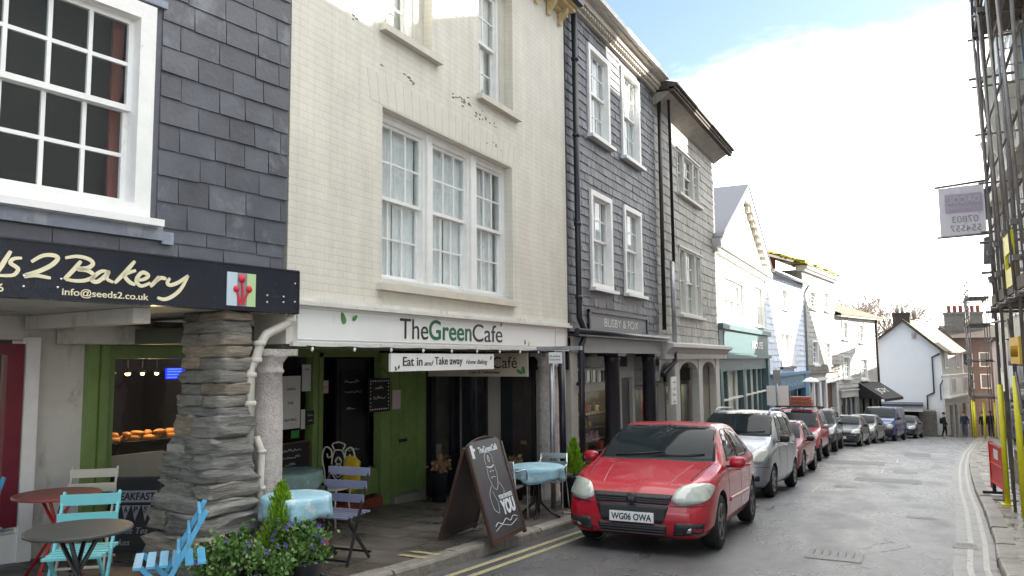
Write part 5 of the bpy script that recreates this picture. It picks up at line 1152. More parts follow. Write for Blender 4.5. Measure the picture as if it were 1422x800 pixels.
for (x,y,z0,z1) in ((0,0,.12,2.2),(0,-2.4,.32,2.4),(.62,0,.12,2.3)): MB().tube([(x,y,z0),(x,y,z1)],.045,12).build('yellow_sleeve',MATS['yellow_plastic'],N1)
MB().box(-.1,.1,-.1,.1,.12,.135).build('base_plate',MATS['yellow_plastic'],N1)
MB().tube([(-.03,.12,8.4),(.12,.1,6.6),(-.02,.05,5.6)],.022,8).build('brace',MATS['scaf'],N1)
MB().tube([(.1,.12,.3),(.12,.1,9.6)],.022,8).build('pole',MATS['scaf'],N1)
MB().tube([(-.05,.05,3.3),(.1,-.9,3.3),(-.05,-3.4,1.9)],.022,8).build('brace',MATS['scaf'],N1)
for z in (4.2,4.75,7.8): MB().tube([(-.16,.06,z),(1.1,.06,z+.03)],.026,6).build('cross_tube',MATS['scaf'],N1)
LD=thing('ladder','aluminium ladder tied upright inside the near scaffold','ladder',(1.72,15.7,b0+3.4))
for x in (0,.36): MB().tube([(x,0,0),(x-.12,.05,8)],.02,6).build('rail',MATS['galv'],LD)
for i in range(26): z=.2+i*.3; MB().tube([(-.12*z/8,.05*z/8,z),(.36-.12*z/8,.05*z/8,z)],.012,6).build('rung',MATS['galv'],LD)
# yellow gate and chute on the scaffold
YG=thing('safety_gate','yellow plastic safety gate fixed on the first lift of the near scaffold','gate',(1.36,13.75,2.62))
MB().box(-.02,.02,-1.0,0,.48,.76).box(-.02,.02,-1.0,0,.0,.26).build('panel',MATS['yellow_plastic'],YG); MB().box(-.02,.02,-.08,0,.26,.48).box(-.02,.02,-1.0,-.92,.26,.48).build('upright',MATS['yellow_plastic'],YG)
YB=thing('warning_board','yellow warning board hung beneath the near scaffold deck','board',(1.36,13.9,1.50))
MB().box(-.015,.015,-1.1,0,.0,.38).build('board',M('amber',(.75,.45,.02),.5,var=.05),YB)
q=MB()
for i in range(9): q.tube([(-.018,-.12-i*.1,.1),(-.018,-.15-i*.1,.26)],.006,5)
q.build('faded_writing',M('amber_dark',(.5,.3,.02),.5,var=0),YB)
def translM(name,col):
    if name in MATS: return MATS[name]
    m=bpy.data.materials.new(name); m.use_nodes=True; nt=m.node_tree; b=nt.nodes['Principled BSDF']; b.inputs['Base Color'].default_value=(*col,1); b.inputs['Roughness'].default_value=.9
    t=nd(nt,'ShaderNodeBsdfTranslucent'); t.inputs[0].default_value=(*col,1); x=nd(nt,'ShaderNodeMixShader'); x.inputs[0].default_value=.6
    nt.links.new(b.outputs[0],x.inputs[1]); nt.links.new(t.outputs[0],x.inputs[2]); nt.links.new(x.outputs[0],nt.nodes['Material Output'].inputs[0]); MATS[name]=m; return m
# banner seen from its back
BN=thing('banner','grey scaffold banner seen from behind with mirrored firm name and number','banner',(.62,16.45,3.85))
mb=MB(); n=8
def bp(i,j): x=(.0+.74*i/n); return (x,.02*math.sin(i*1.1)*(j/n),-.02+.93*j/n+.0+x*.03)
for i in range(n):
    for j in range(n): mb.quad(bp(i,j),bp(i+1,j),bp(i+1,j+1),bp(i,j+1))
o=mb.build('cloth',translM('banner_cloth',(.8,.79,.82)),BN); md=o.modifiers.new('s','SOLIDIFY'); md.thickness=.006
MB().tube([(-.06,0,-.02),(.80,0,.0)],.02,8).build('tube',MATS['scaf'],BN); MB().tube([(-.06,0,.93),(.80,0,.99)],.022,8).build('tube',MATS['scaf'],BN)
MB().box(.10,.70,-.026,-.022,.42,.78).build('printed_block',translM('banner_pink2',(.74,.68,.76)),BN)
text_on('DACOL',translM('banner_pale2',(.9,.9,.92)),BN,.14,-.029,.60,w=.52,h=.13,mirror=True,bold=.02); text_on('SCAFFOLDING',translM('banner_pale2',(.9,.9,.92)),BN,.14,-.029,.47,w=.52,h=.07,mirror=True)
text_on('07803',translM('banner_dark2',(.5,.48,.52)),BN,.20,-.027,.24,w=.42,h=.12,mirror=True); text_on('554557',translM('banner_dark2',(.5,.48,.52)),BN,.16,-.027,.07,w=.50,h=.12,mirror=True)
# red pedestrian barrier
RBr=thing('barrier','red plastic pedestrian barrier standing on the pavement at the scaffold foot','barrier',(1.37,17.5,gz(17.5)+.116),R(95))
mb=MB(); mb.box(-.6,.6,-.02,.02,.22,.98)
for k in range(3): mb.box(-.6,.6,-.035,.035,.22+k*.36,.26+k*.36)
mb.box(-.63,-.58,-.04,.04,.1,1.0).box(.58,.63,-.04,.04,.1,1.0); mb.build('panel',MATS['red_plastic'],RBr)
MB().box(-.2,.2,-.026,-.02,.72,.9).box(-.2,.2,.02,.026,.72,.9).build('reflector',MATS['white_paint'],RBr)
for x in (-.5,.5): MB().box(x-.04,x+.04,-.2,.2,0,.05).box(x-.03,x+.03,-.03,.03,.05,.24).build('foot',MATS['black_iron'],RBr)
N2=scaffold('scaffold','far scaffold of thin tubes at the bend of the street',(3.45,57.5,gz(57.5)),[0,1.1],[0,1.9,3.8],[2.7,5.0,7.3,9.0],.03)
for (x,y) in ((0,0),(0,1.9),(1.1,0),(.5,0)): MB().tube([(x,y,.12),(x,y,2.4)],.07,10).build('yellow_sleeve',MATS['yellow_plastic'],N2)
MB().tube([(-.1,0,9.0),(-.12,0,10.8)],.02,6).build('pole',MATS['scaf'],N2)
# ============================================================ bare trees
def bare_tree(label,loc,H,seed,spread=.9):
    t=thing('bare_tree',label,'tree',loc,0,'bare trees beyond the roofs'); rng=random.Random(seed); tr=MB(); cr=MB()
    def br(p,d,L,r,lv):
        q=p+d*L; m=(p+q)/2+Vector((rng.uniform(-1,1),rng.uniform(-1,1),rng.uniform(-.5,.5)))*L*.08
        (tr if lv<2 else cr).tube([p,m,q],[r,r*.82,r*.62],6 if lv<2 else 3,cap=False)
        if lv>=6: return
        for i in range(3 if lv>0 else 4):
            a=rng.uniform(0,6.28); s=rng.uniform(.35,.95)*spread; o=d.orthogonal().normalized(); o.rotate(Matrix.Rotation(a,3,d))
            nd_=(d+o*s+Vector((0,0,.12))).normalized(); br(q if i else m+(q-m)*.8,nd_,L*rng.uniform(.68,.9),r*.66,lv+1)
    br(Vector((0,0,0)),Vector((0,0,1)),H*.24,.3,0)
    tr.build('trunk',MATS['bark'],t); cr.build('crown',MATS['twig'],t); return t
bare_tree('wide bare tree showing over the hipped brown roof, the left of two',(-5.5,84,-4.5),15,3)
bare_tree('bare tree rising behind the white gable chimney, the right of two',(-3.5,88,-4.6),14.5,8)
# ============================================================ cars
M('tyre',(.018,.018,.018),.75,var=.2,bump=.2); M('rim',(.33,.33,.34),.35,metal=.8,var=.15); M('rim_dark',(.16,.16,.165),.4,metal=.7,var=.2)
M('car_glass',(.016,.022,.026),.03,var=0,coat=0,spec=.10); M('car_trim',(.02,.02,.022),.5,var=.1); M('well',(.008,.008,.008),.9,var=0)
M('headlamp',(.42,.46,.42),.1,var=.15,scale=14,coat=1); M('lamp_inner',(.30,.33,.31),.15,metal=.3,var=.1,coat=1); M('chrome',(.7,.7,.7),.15,metal=1,var=0); M('plate_white',(.75,.75,.74),.4,var=0); M('amber_lens',(.5,.17,.03),.2,var=0,coat=1)
def paint(name,c,rough=.32,metal=0): return M('paint_'+name,c,rough,metal=metal,var=.05,scale=2,coat=.6,bump=.01)
def lerpk(t): 
    xs=[a for a,b in t]; ys=[b for a,b in t]
    def f(y):
        # smooth monotone-ish interpolation
        if y<=xs[0]: return ys[0]
        if y>=xs[-1]: return ys[-1]
        for i in range(len(xs)-1):
            if y<=xs[i+1]:
                h=xs[i+1]-xs[i]; t_=(y-xs[i])/h
                m0=(ys[i+1]-ys[i-1])/(xs[i+1]-xs[i-1]) if i>0 else (ys[i+1]-ys[i])/h
                m1=(ys[i+2]-ys[i])/(xs[i+2]-xs[i]) if i+2<len(xs) else (ys[i+1]-ys[i])/h
                s=(ys[i+1]-ys[i])/h
                if s==0: m0=m1=0
                else:
                    m0=max(min(m0/s,2.2),0)*s; m1=max(min(m1/s,2.2),0)*s
                return (2*t_**3-3*t_**2+1)*ys[i]+(t_**3-2*t_**2+t_)*h*m0+(-2*t_**3+3*t_**2)*ys[i+1]+(t_**3-t_**2)*h*m1
    return f
def car_body(sp):
    L=sp['L']; top,belt,plan,bot,tw=[lerpk(sp[k]) for k in ('top','belt','plan','bot','tw')]
    N=76; ys=[]
    for i in range(N+1):
        t=i/N; ys.append(L*(.5-.5*math.cos(math.pi*t))*.35+L*t*.65)
    bm=bmesh.new(); rings=[]
    for y in ys:
        W=plan(y); zt=top(y); zb=bot(y); zs=min(belt(y),zt-.03); t_=tw(y); t_=min(t_,W*.97); H=zs-zb; G=zt-zs
        P=[(0,zb),(.55*W,zb),(.86*W,zb+.01),(.955*W,zb+.07*H/.6+.03),(.985*W,zb+.25*H),(W,zb+.5*H),(.998*W,zb+.72*H),(.985*W,zs-.10*H),(.955*W,zs),
           (t_+(.955*W-t_)*.5+.01,zs+G*.46),(t_+.005,zs+G*.86),(t_*.93,zs+G*.955),(t_*.6,zt-.012),(0,zt)]
        s=catmull([(a,b,0) for a,b in P],3)
        half=[(a,b) for a,b,_ in s]; half[0]=(0,half[0][1]); half[-1]=(0,half[-1][1])
        full=[(a,b) for a,b in half]+[(-a,b) for a,b in half[-2:0:-1]]
        rings.append([bm.verts.new((a,y,b)) for a,b in full])
    n=len(rings[0])
    for i in range(len(rings)-1):
        for k in range(n): bm.faces.new((rings[i][k],rings[i][(k+1)%n],rings[i+1][(k+1)%n],rings[i+1][k]))
    bm.faces.new(rings[0][::-1]); bm.faces.new(rings[-1])
    bmesh.ops.recalc_face_normals(bm,faces=bm.faces)
    for f in bm.faces: f.smooth=True
    me=bpy.data.meshes.new('body'); bm.to_mesh(me); 
    bvh=BVHTree.FromBMesh(bm); bm.free()
    return me,bvh,plan
def arches(me,sp,pm):
    me.materials.append(pm); me.materials.append(MATS['well'])
    o=bpy.data.objects.new('b',me); COL.objects.link(o); cut=[]
    cm=MB(); cm.mi(1)
    for y in sp['axles']:
        for s in (-1,1):
            x1=sp['W']/2+.1; x0=sp['W']/2-.30; c=MB(); c.mi(1); c.lathe([(sp['wr']+.055,s*x0),(sp['wr']+.055,s*x1)],(0,y,sp['wr']+.0),28,'x'); 
            co=c.build('cut',[pm,MATS['well']]); cut.append(co); md=o.modifiers.new('b','BOOLEAN'); md.operation='DIFFERENCE'; md.object=co; md.solver='EXACT'
    bpy.context.view_layer.update()
    m2=bpy.data.meshes.new_from_object(o.evaluated_get(bpy.context.evaluated_depsgraph_get()))
    bpy.data.objects.remove(o)
    for c in cut: bpy.data.objects.remove(c)
    return m2
def rnd(poly,r=.03,n=4):
    out=[]; N=len(poly)
    for i in range(N):
        p=Vector(poly[i]); a=Vector(poly[i-1])-p; b=Vector(poly[(i+1)%N])-p; ra=min(r,a.length*.45,b.length*.45)
        A=p+a.normalized()*ra; B_=p+b.normalized()*ra
        for k in range(n+1):
            t=k/n; out.append(tuple((A*(1-t)**2+p*2*t*(1-t)+B_*t*t)))
    return out
def panel(name,bvh,poly,axis,mat,parent,off=.004,cell=.06,th=.012,start=3.0):
    """a panel following the body: 2D outline thrown along an axis on to the body surface"""
    bm=bmesh.new(); vs=[bm.verts.new((a,b,0)) for a,b in poly]; bm.faces.new(vs)
    xs=[p[0] for p in poly]; ys=[p[1] for p in poly]
    for lo,hi,no in ((min(xs),max(xs),(1,0,0)),(min(ys),max(ys),(0,1,0))):
        k=int((hi-lo)/cell)+1
        for i in range(1,k):
            c=lo+(hi-lo)*i/k; bmesh.ops.bisect_plane(bm,geom=bm.verts[:]+bm.edges[:]+bm.faces[:],plane_co=(c*no[0],c*no[1],0),plane_no=no)
    dirs={'y':Vector((0,1,0)),'-y':Vector((0,-1,0)),'x':Vector((-1,0,0)),'-x':Vector((1,0,0)),'z':Vector((0,0,-1))}
    d=dirs[axis]
    def to3(a,b):
        return {'y':Vector((a,-start,b)),'-y':Vector((a,start+6,b)),'x':Vector((start,a,b)),'-x':Vector((-start,a,b)),'z':Vector((a,b,start))}[axis]
    bad=[]
    for v in bm.verts:
        o=to3(v.co.x,v.co.y); h=bvh.ray_cast(o,d)
        if h[0] is None: bad.append(v); continue
        nn=h[1] if h[1].dot(d)<0 else -h[1]
        v.co=h[0]+nn*off
    if bad: bmesh.ops.delete(bm,geom=bad,context='VERTS')
    if not bm.faces: bm.free(); return None
    for f in bm.faces: f.smooth=True
    be=[e for e in bm.edges if e.is_boundary]
    r=bmesh.ops.extrude_edge_only(bm,edges=be)
    for v in [g for g in r['geom'] if isinstance(g,bmesh.types.BMVert)]: v.co+=d*th
    bmesh.ops.recalc_face_normals(bm,faces=bm.faces)
    me=bpy.data.meshes.new(name); bm.to_mesh(me); bm.free()
    return obj_from_mesh(name,me,mat,parent)
def wheel(car,sp,x,y,s,rimmat,spokes=5):
    r=sp['wr']; w=MB(); w.lathe([(r*.66,-.09),(r*.9,-.105),(r*.985,-.085),(r,-.05),(r,.05),(r*.985,.085),(r*.9,.105),(r*.66,.09)],(x,y,r),30,'x'); t=w.build('wheel',MATS['tyre'],car)
    q=MB(); xo=x+s*.085
    q.lathe([(r*.67,-.03),(r*.67,.012),(r*.61,.014),(r*.58,-.02)],(xo,y,r),30,'x')
    q.lathe([(.001,.012),(r*.14,.012),(r*.17,-.02)],(xo,y,r),12,'x')
    for i in range(spokes):
        a=2*math.pi*i/spokes+.3
        for da in ((-.09,.09) if spokes==5 else (0,)):
            p0=(xo+s*.004,y+math.cos(a+da*.4)*r*.1,r+math.sin(a+da*.4)*r*.1); p1=(xo,y+math.cos(a+da)*r*.63,r+math.sin(a+da)*r*.63); q.beam(p0,p1,.028 if spokes==5 else .05,.02,up=(1,0,0))
    q.build('rim',rimmat,t)
    d=MB(); d.lathe([(.001,0),(r*.62,0),(r*.62,.01),(.001,.01)],(x+s*.03,y,r),20,'x'); d.build('brake_disc',MATS['rim_dark'],t)
def mir(poly): return [(-a,b) for a,b in poly][::-1]
def build_car(name,label,sp,loc,yaw,pm,cat='car',slope=None,plate=None,detail=2,tl=True):
    y0=loc[1]; 
    g0,g1=gz(y0+sp['axles'][0]),gz(y0+sp['axles'][1]); pitch=math.atan2(g1-g0,sp['axles'][1]-sp['axles'][0])
    base=g0-math.tan(pitch)*sp['axles'][0]
    car=thing(name,label,cat,(loc[0],y0,base+.004),rot=(pitch,0,yaw))
    me,bvh,plan=car_body(sp); m2=arches(me,sp,pm)
    b=bpy.data.objects.new('body',m2); COL.objects.link(b); b.parent=car
    gl=MATS['car_glass']; tr=MATS['car_trim']
    for nm,poly,ax,mt,off in sp['panels'](sp,pm):
        polys=[(poly,ax)]
        if ax=='x': polys.append((poly,'-x'))
        if ax=='y2': polys=[(poly,'y'),(mir(poly),'y')]
        if ax=='z2': polys=[(poly,'z'),(mir(poly),'z')]
        for pl,a in polys: panel(nm,bvh,pl,a,mt,car,off)
    # wheels
    for y in sp['axles']:
        for s in (-1,1): wheel(car,sp,s*(sp['W']/2-.115),y,s,sp.get('rim',MATS['rim']),sp.get('spokes',5))
    # mirrors
    my,mz=sp['mirror']
    for s in (-1,1):
        q=MB(); xm=sp['W']/2+.10; q.blob((s*xm,my,mz),(.20,.13,.145),.72,.03,nu=16,nv=10); q.build('mirror',sp.get('mirmat',pm),car)
        q=MB(); q.beam((s*(sp['W']/2-.08),my+.02,mz-.06),(s*xm,my,mz-.05),.06,.03); q.build('mirror_arm',tr,car)
    for z,x,y in sp.get('handles',[]):
        for s in (-1,1):
            h=bvh.ray_cast(Vector((s*3,y,z)),Vector((-s,0,0)))
            if h[0]: MB().tube([(h[0].x-s*.01,y-.1,z),(h[0].x+s*.028,y-.07,z),(h[0].x+s*.028,y+.07,z),(h[0].x-s*.01,y+.1,z)],.014,8).build('door_handle',pm if sp.get('hm',1) else tr,car)
    if sp.get('plate'):
        z,w=sp['plate']; h=bvh.ray_cast(Vector((0,-2,z)),Vector((0,1,0))); yy=h[0].y-.03 if h[0] else -.03
        p=MB(); p.box(-.26,.26,yy,yy+.035,z-.056,z+.056); po=p.build('number_plate',MATS['plate_white'],car)
        if plate: text_on(plate,MATS['letter_dark'],po,-.235,yy-.003,z-.037,w=.47,h=.074,bold=.016,name='registration')
    if sp.get('rails'):
        ya,yb,zr,xr_=sp['rails']
        for s in (-1,1):
            pts=[]
            for i in range(9):
                t=i/8; y=ya+(yb-ya)*t; h=bvh.ray_cast(Vector((s*xr_,y,4)),Vector((0,0,-1))); z=h[0].z if h[0] else zr
                pts.append((s*xr_,y,z+(.0 if i in (0,8) else .055)))
            MB().tube(pts,.018,8).build('roof_rail',MATS['galv'],car)
    q=MB()
    zz=bvh.ray_cast(Vector((.2,sp['cowl'],4)),Vector((0,0,-1)))
    if zz[0]:
        for (xa,xb) in ((-.55,.05),(.02,.6)):
            pa=bvh.ray_cast(Vector((xa,sp['cowl']+.03,4)),Vector((0,0,-1)))[0]; pb=bvh.ray_cast(Vector((xb,sp['cowl']+.10,4)),Vector((0,0,-1)))[0]
            if pa and pb: q.tube([pa+Vector((0,0,.02)),pb+Vector((0,0,.02))],.009,6)
        if q.v: q.build('wiper',tr,car)
    return car,bvh
def std_panels(sp,pm):
    gl=MATS['car_glass']; tr=MATS['car_trim']; W=sp['W']/2
    c,a=sp['cowl'],sp['ws_top']; xw0,xw1=sp['wsw']
    out=[]
    # windscreen thrown from above
    out.append(('windscreen_seal',rnd([(-xw0-.015,c-.03),(xw0+.015,c-.03),(xw1+.015,a+.03),(-xw1-.015,a+.03)],.05),'z',tr,.003))
    out.append(('windscreen',rnd([(-xw0,c),(xw0,c),(xw1,a),(-xw1,a)],.06),'z',gl,.006))
    for poly in sp['side_windows']:
        P=rnd(poly,.045); cx=sum(p[0] for p in poly)/len(poly); cz=sum(p[1] for p in poly)/len(poly)
        big=[(cx+(p[0]-cx)*1.05,cz+(p[1]-cz)*1.07) for p in P]
        out.append(('window_seal',big,'x',tr,.003)); out.append(('side_window',P,'x',gl,.006))
    for p in sp.get('lamps',[]): out.append(('headlight',rnd(p,sp.get('lr',.07)),'y2',MATS['headlamp'],.014))
    for nm,p,ax,mt in sp.get('extra',[]): out.append((nm,rnd(p,.02) if len(p)<9 else p,ax,pm if mt=='paint' else MATS[mt],.011 if mt=='lamp_inner' else .006))
    for y,zl,zh in sp.get('seams',[]): out.append(('door_seam',[(y,zl),(y+.01,zl),(y+.01,zh),(y,zh)],'x',tr,.0015))
    for q in sp.get('strips',[]): out.append(('side_strip',q,'x',sp.get('stripm') or pm,.012))
    return out
GOLF=dict(L=4.2,W=1.76,wr=.315,axles=(.87,3.45),panels=std_panels,
 top=[(0,.58),(.03,.66),(.10,.74),(.25,.81),(.6,.90),(1.0,.975),(1.14,1.01),(1.35,1.16),(1.6,1.315),(1.82,1.42),(2.1,1.465),(2.6,1.475),(3.2,1.43),(3.55,1.35),(3.85,1.13),(4.05,.96),(4.16,.85),(4.2,.6)],
 belt=[(0,.5),(.4,.78),(1.1,.93),(2,.955),(3.3,.99),(3.9,1.0),(4.2,.85)],
 plan=[(0,.64),(.04,.72),(.12,.79),(.3,.845),(.7,.875),(1.2,.88),(3.3,.88),(3.9,.84),(4.1,.76),(4.2,.66)],
 bot=[(0,.30),(.04,.22),(.15,.185),(.5,.18),(3.7,.19),(4.1,.26),(4.2,.34)],
 tw=[(0,.58),(.3,.70),(.9,.75),(1.14,.77),(1.5,.70),(1.85,.64),(2.6,.625),(3.4,.61),(3.8,.63),(4.2,.62)],
 cowl=1.13,ws_top=1.83,wsw=(.745,.62),mirror=(1.40,.99),
 side_windows=[[(1.52,1.00),(2.28,1.01),(2.24,1.375),(1.98,1.36)],[(2.36,1.01),(3.12,1.02),(3.02,1.36),(2.33,1.38)],[(3.2,1.03),(3.52,1.06),(3.24,1.27),(3.13,1.31)]],
 lamps=[[(.44,.60),(.58,.56),(.83,.60),(.865,.775),(.72,.80),(.52,.755)]],lr=.08,
 extra=[('grille',[(-.43,.56),(.43,.56),(.47,.67),(-.47,.67)],'y','car_trim'),('bumper_centre',[(-.36,.35),(.36,.35),(.43,.55),(-.43,.55)],'y','car_trim'),
  ('lower_grille',[(-.38,.21),(.38,.21),(.41,.34),(-.41,.34)],'y','car_trim'),('intake',[(.47,.225),(.78,.26),(.80,.375),(.50,.375)],'y2','car_trim'),
  ('bumper_seam',[(.44,.545),(.84,.56),(.84,.567),(.44,.552)],'y2','car_trim'),('bonnet_seam',[(.62,.30),(.63,.30),(.74,1.05),(.73,1.05)],'z2','car_trim'),
  ('bonnet_crease',[(-.40,.16),(-.385,.16),(-.50,1.0),(-.515,1.0)],'z','paint'),('bonnet_crease',[(.385,.16),(.40,.16),(.515,1.0),(.50,1.0)],'z','paint')],
 seams=[(1.36,.3,.95),(2.32,.28,1.0),(3.1,.45,1.0)],strips=[[(1.42,.50),(3.05,.50),(3.05,.55),(1.42,.55)]],handles=[(.86,0,2.15),(.87,0,2.98)],plate=(.41,.52),rim=MATS['rim_dark'])
red=paint('red',(.42,.006,.022),.3)
golf,bv=build_car('parked_car','bright red five door hatchback parked nose towards the camera, number plate WG06 OWA',GOLF,(-2.95,8.72),R(2.2),red,plate='WG06 OWA')
q=MB()
for z in (.585,.61,.635): q.box(-.44,.44,-.012,.02,z-.006,z+.006)
for z in (.235,.265,.295,.32): q.box(-.38,.38,-.014,.02,z-.005,z+.005)
q.build('grille_bars',M('grille_bar',(.05,.05,.055),.3,var=0),golf)
q=MB(); q.lathe([(.001,-.03),(.055,-.026),(.064,-.014),(.066,.0)],(0,-.005,.615),20,'y'); em=q.build('badge',MATS['car_trim'],golf)
q=MB(); ribbon(q,[(-.035,.65),(-.012,.60),(0,.635),(.012,.60),(.035,.65)],.008,-.038,.004,1); q.build('badge_mark',M('badge_mark',(.2,.2,.2),.3,var=0),em)
for s in (-1,1):
    q=MB(); q.lathe([(.001,-.02),(.04,-.018),(.045,.02)],(s*.64,.035,.305),16,'y'); q.build('fog_light',MATS['chrome'],golf)
    q=MB()
    for z in (.255,.285,.315,.345): q.tube([(s*.49,.0,z),(s*.76,.07,z)],.005,5)
    q.build('intake_bars',MATS['grille_bar'],golf)
YAR=dict(L=3.9,W=1.69,wr=.30,axles=(.72,3.2),panels=std_panels,
 top=[(0,.62),(.05,.74),(.2,.86),(.5,.97),(.85,1.08),(1.05,1.20),(1.4,1.42),(1.72,1.60),(2.1,1.665),(2.9,1.675),(3.5,1.62),(3.72,1.5),(3.85,1.0),(3.9,.6)],
 belt=[(0,.6),(.5,.88),(1.1,1.0),(2,1.03),(3.5,1.08),(3.9,.9)],
 plan=[(0,.60),(.05,.69),(.18,.77),(.45,.83),(.9,.845),(3.3,.845),(3.75,.80),(3.9,.68)],
 bot=[(0,.30),(.06,.22),(.3,.19),(3.5,.2),(3.9,.3)],
 tw=[(0,.55),(.4,.68),(1.0,.75),(1.4,.68),(1.75,.62),(3.4,.62),(3.8,.64),(3.9,.6)],
 cowl=1.0,ws_top=1.72,wsw=(.74,.615),mirror=(1.32,1.10),mirmat=MATS['car_trim'],
 side_windows=[[(1.45,1.08),(2.12,1.09),(2.10,1.56),(1.85,1.52)],[(2.2,1.09),(2.85,1.10),(2.80,1.58),(2.18,1.57)],[(2.95,1.12),(3.5,1.16),(3.38,1.52),(2.92,1.56)]],
 lamps=[[(.42,.70),(.70,.64),(.80,.80),(.74,.93),(.52,.88)]],lr=.11,
 extra=[('grille',[(-.26,.70),(.26,.70),(.28,.76),(-.28,.76)],'y','car_trim'),('lower_grille',[(-.4,.27),(.4,.27),(.4,.38),(-.4,.38)],'y','car_trim'),('fog_recess',[(.55,.33),(.68,.33),(.68,.43),(.55,.43)],'y2','car_trim'),('bumper_seam',[(.1,.60),(.82,.58),(.82,.587),(.1,.607)],'y2','car_trim')],
 seams=[(1.3,.3,1.05),(2.16,.3,1.05),(2.95,.5,1.1)],handles=[(.94,0,2.02),(.96,0,2.82)],rails=(1.7,3.4,1.7,.56),rim=MATS['rim'],spokes=6,plate=(.48,.52))
build_car('parked_car','silver tall hatchback with roof rails parked behind the bright red car',YAR,(-3.33,15.3),R(-1.5),paint('silver',(.33,.37,.42),.32,.55))
def variant(b,kx_,ky,kz,**kw):
    n=dict(b)
    def sy(t,k): return [(a*ky,v*k) for a,v in t]
    n['top']=sy(b['top'],kz); n['belt']=sy(b['belt'],kz); n['bot']=sy(b['bot'],kz); n['plan']=sy(b['plan'],kx_); n['tw']=sy(b['tw'],kx_)
    n['L']=b['L']*ky; n['W']=b['W']*kx_; n['axles']=tuple(a*ky for a in b['axles']); n['cowl']=b['cowl']*ky; n['ws_top']=b['ws_top']*ky; n['wsw']=tuple(a*kx_ for a in b['wsw'])
    n['mirror']=(b['mirror'][0]*ky,b['mirror'][1]*kz); n['side_windows']=[[(a*ky,c*kz) for a,c in p] for p in b['side_windows']]
    n['lamps']=[[(a*kx_,c*kz) for a,c in p] for p in b['lamps']]
    n['extra']=[(nm,[(a*kx_,c*(kz if ax in('y','y2') else ky)) for a,c in p],ax,mt) for nm,p,ax,mt in b['extra']]
    n['seams']=[(y*ky,l*kz,h*kz) for y,l,h in b['seams']]; n['strips']=[[(a*ky,c*kz) for a,c in p] for p in b.get('strips',[])]; n['handles']=[(z*kz,0,y*ky) for z,_,y in b.get('handles',[])]
    if b.get('plate'): n['plate']=(b['plate'][0]*kz,.52)
    if b.get('rails'): n['rails']=(b['rails'][0]*ky,b['rails'][1]*ky,b['rails'][2]*kz,b['rails'][3]*kx_)
    n.update(kw); return n
SM=variant(GOLF,.94,.90,.955,mirmat=MATS['car_trim'],rim=MATS['rim'],spokes=6)
SM['extra']=[e for e in SM['extra'] if e[0] in('grille','lower_grille','bumper_seam')]+[('bumper_strip',[(-.75,.42),(.75,.42),(.75,.48),(-.75,.48)],'y','car_trim')]
SM['lamps']=[[(.42,.56),(.74,.58),(.76,.70),(.44,.69)]]; SM['lr']=.04
build_car('parked_car','small dark red hatchback with black mirrors, between the silver car and the red off-roader',SM,(-3.42,20.8),R(-1),paint('maroon',(.27,.012,.03),.34))
RAV=variant(YAR,1.03,1.08,1.02,wr=.35,rim=MATS['rim_dark'],mirmat=None)
RAV['mirmat']=MATS['galv']; RAV['bot']=[(0,.42),(.3,.34),(3.8,.34),(4.2,.45)]; RAV['top']=[(0,.72),(.05,.82),(.2,.93),(.9,1.03),(1.2,1.08),(1.5,1.32),(1.85,1.60),(2.2,1.70),(3.2,1.70),(3.9,1.66),(4.1,1.3),(4.2,.7)]
RAV['extra']=[('grille',[(-.36,.72),(.36,.72),(.36,.82),(-.36,.82)],'y','car_trim'),('bumper',[(-.78,.42),(.78,.42),(.78,.60),(-.78,.60)],'y','paint'),('lower_grille',[(-.3,.44),(.3,.44),(.3,.54),(-.3,.54)],'y','car_trim')]; RAV['cowl']=1.22; RAV['ws_top']=1.88
rav,_=build_car('parked_car','red off-roader with roof bars and a box on its roof',RAV,(-3.66,27.2),R(0),paint('crimson',(.40,.015,.04),.34))
MB().box(-.75,.75,1.95,2.0,1.76,1.80).box(-.75,.75,3.3,3.35,1.76,1.80).box(-.72,-.68,1.9,3.4,1.70,1.78).box(.68,.72,1.9,3.4,1.70,1.78).build('roof_rack',MATS['car_trim'],rav)
RBX=thing('roof_load','stack of reddish boxes strapped on the roof bars of the red off-roader','load',(-3.55,29.6,gz(29.6)+1.83))
for k in range(3): MB().box(-.38+.02*k,.38-.03*k,-.3,.3,k*.11,k*.11+.095).build('box',MATS['red_clay'],RBX)
SUV=variant(RAV,1.04,1.05,1.02); SUV['mirmat']=MATS['car_trim']
build_car('parked_car','dark grey off-roader parked behind the red one with the roof load',SUV,(-3.72,33.6),R(0),paint('graphite',(.035,.038,.042),.3,.3))
H1=variant(SM,1.0,1.02,1.03,rim=MATS['rim']); H1['lamps']=GOLF['lamps']; H1['lr']=.08
build_car('parked_car','dark grey small hatchback with wide pale headlights, behind the dark off-roader',H1,(-3.10,39.4),R(-5),paint('iron',(.05,.056,.065),.3,.4))
build_car('parked_car','pale silver small hatchback parked just before the blue van',variant(H1,1.0,.98,1.03),(-2.70,44.3),R(-8),paint('palesilver',(.24,.25,.26),.32,.5))
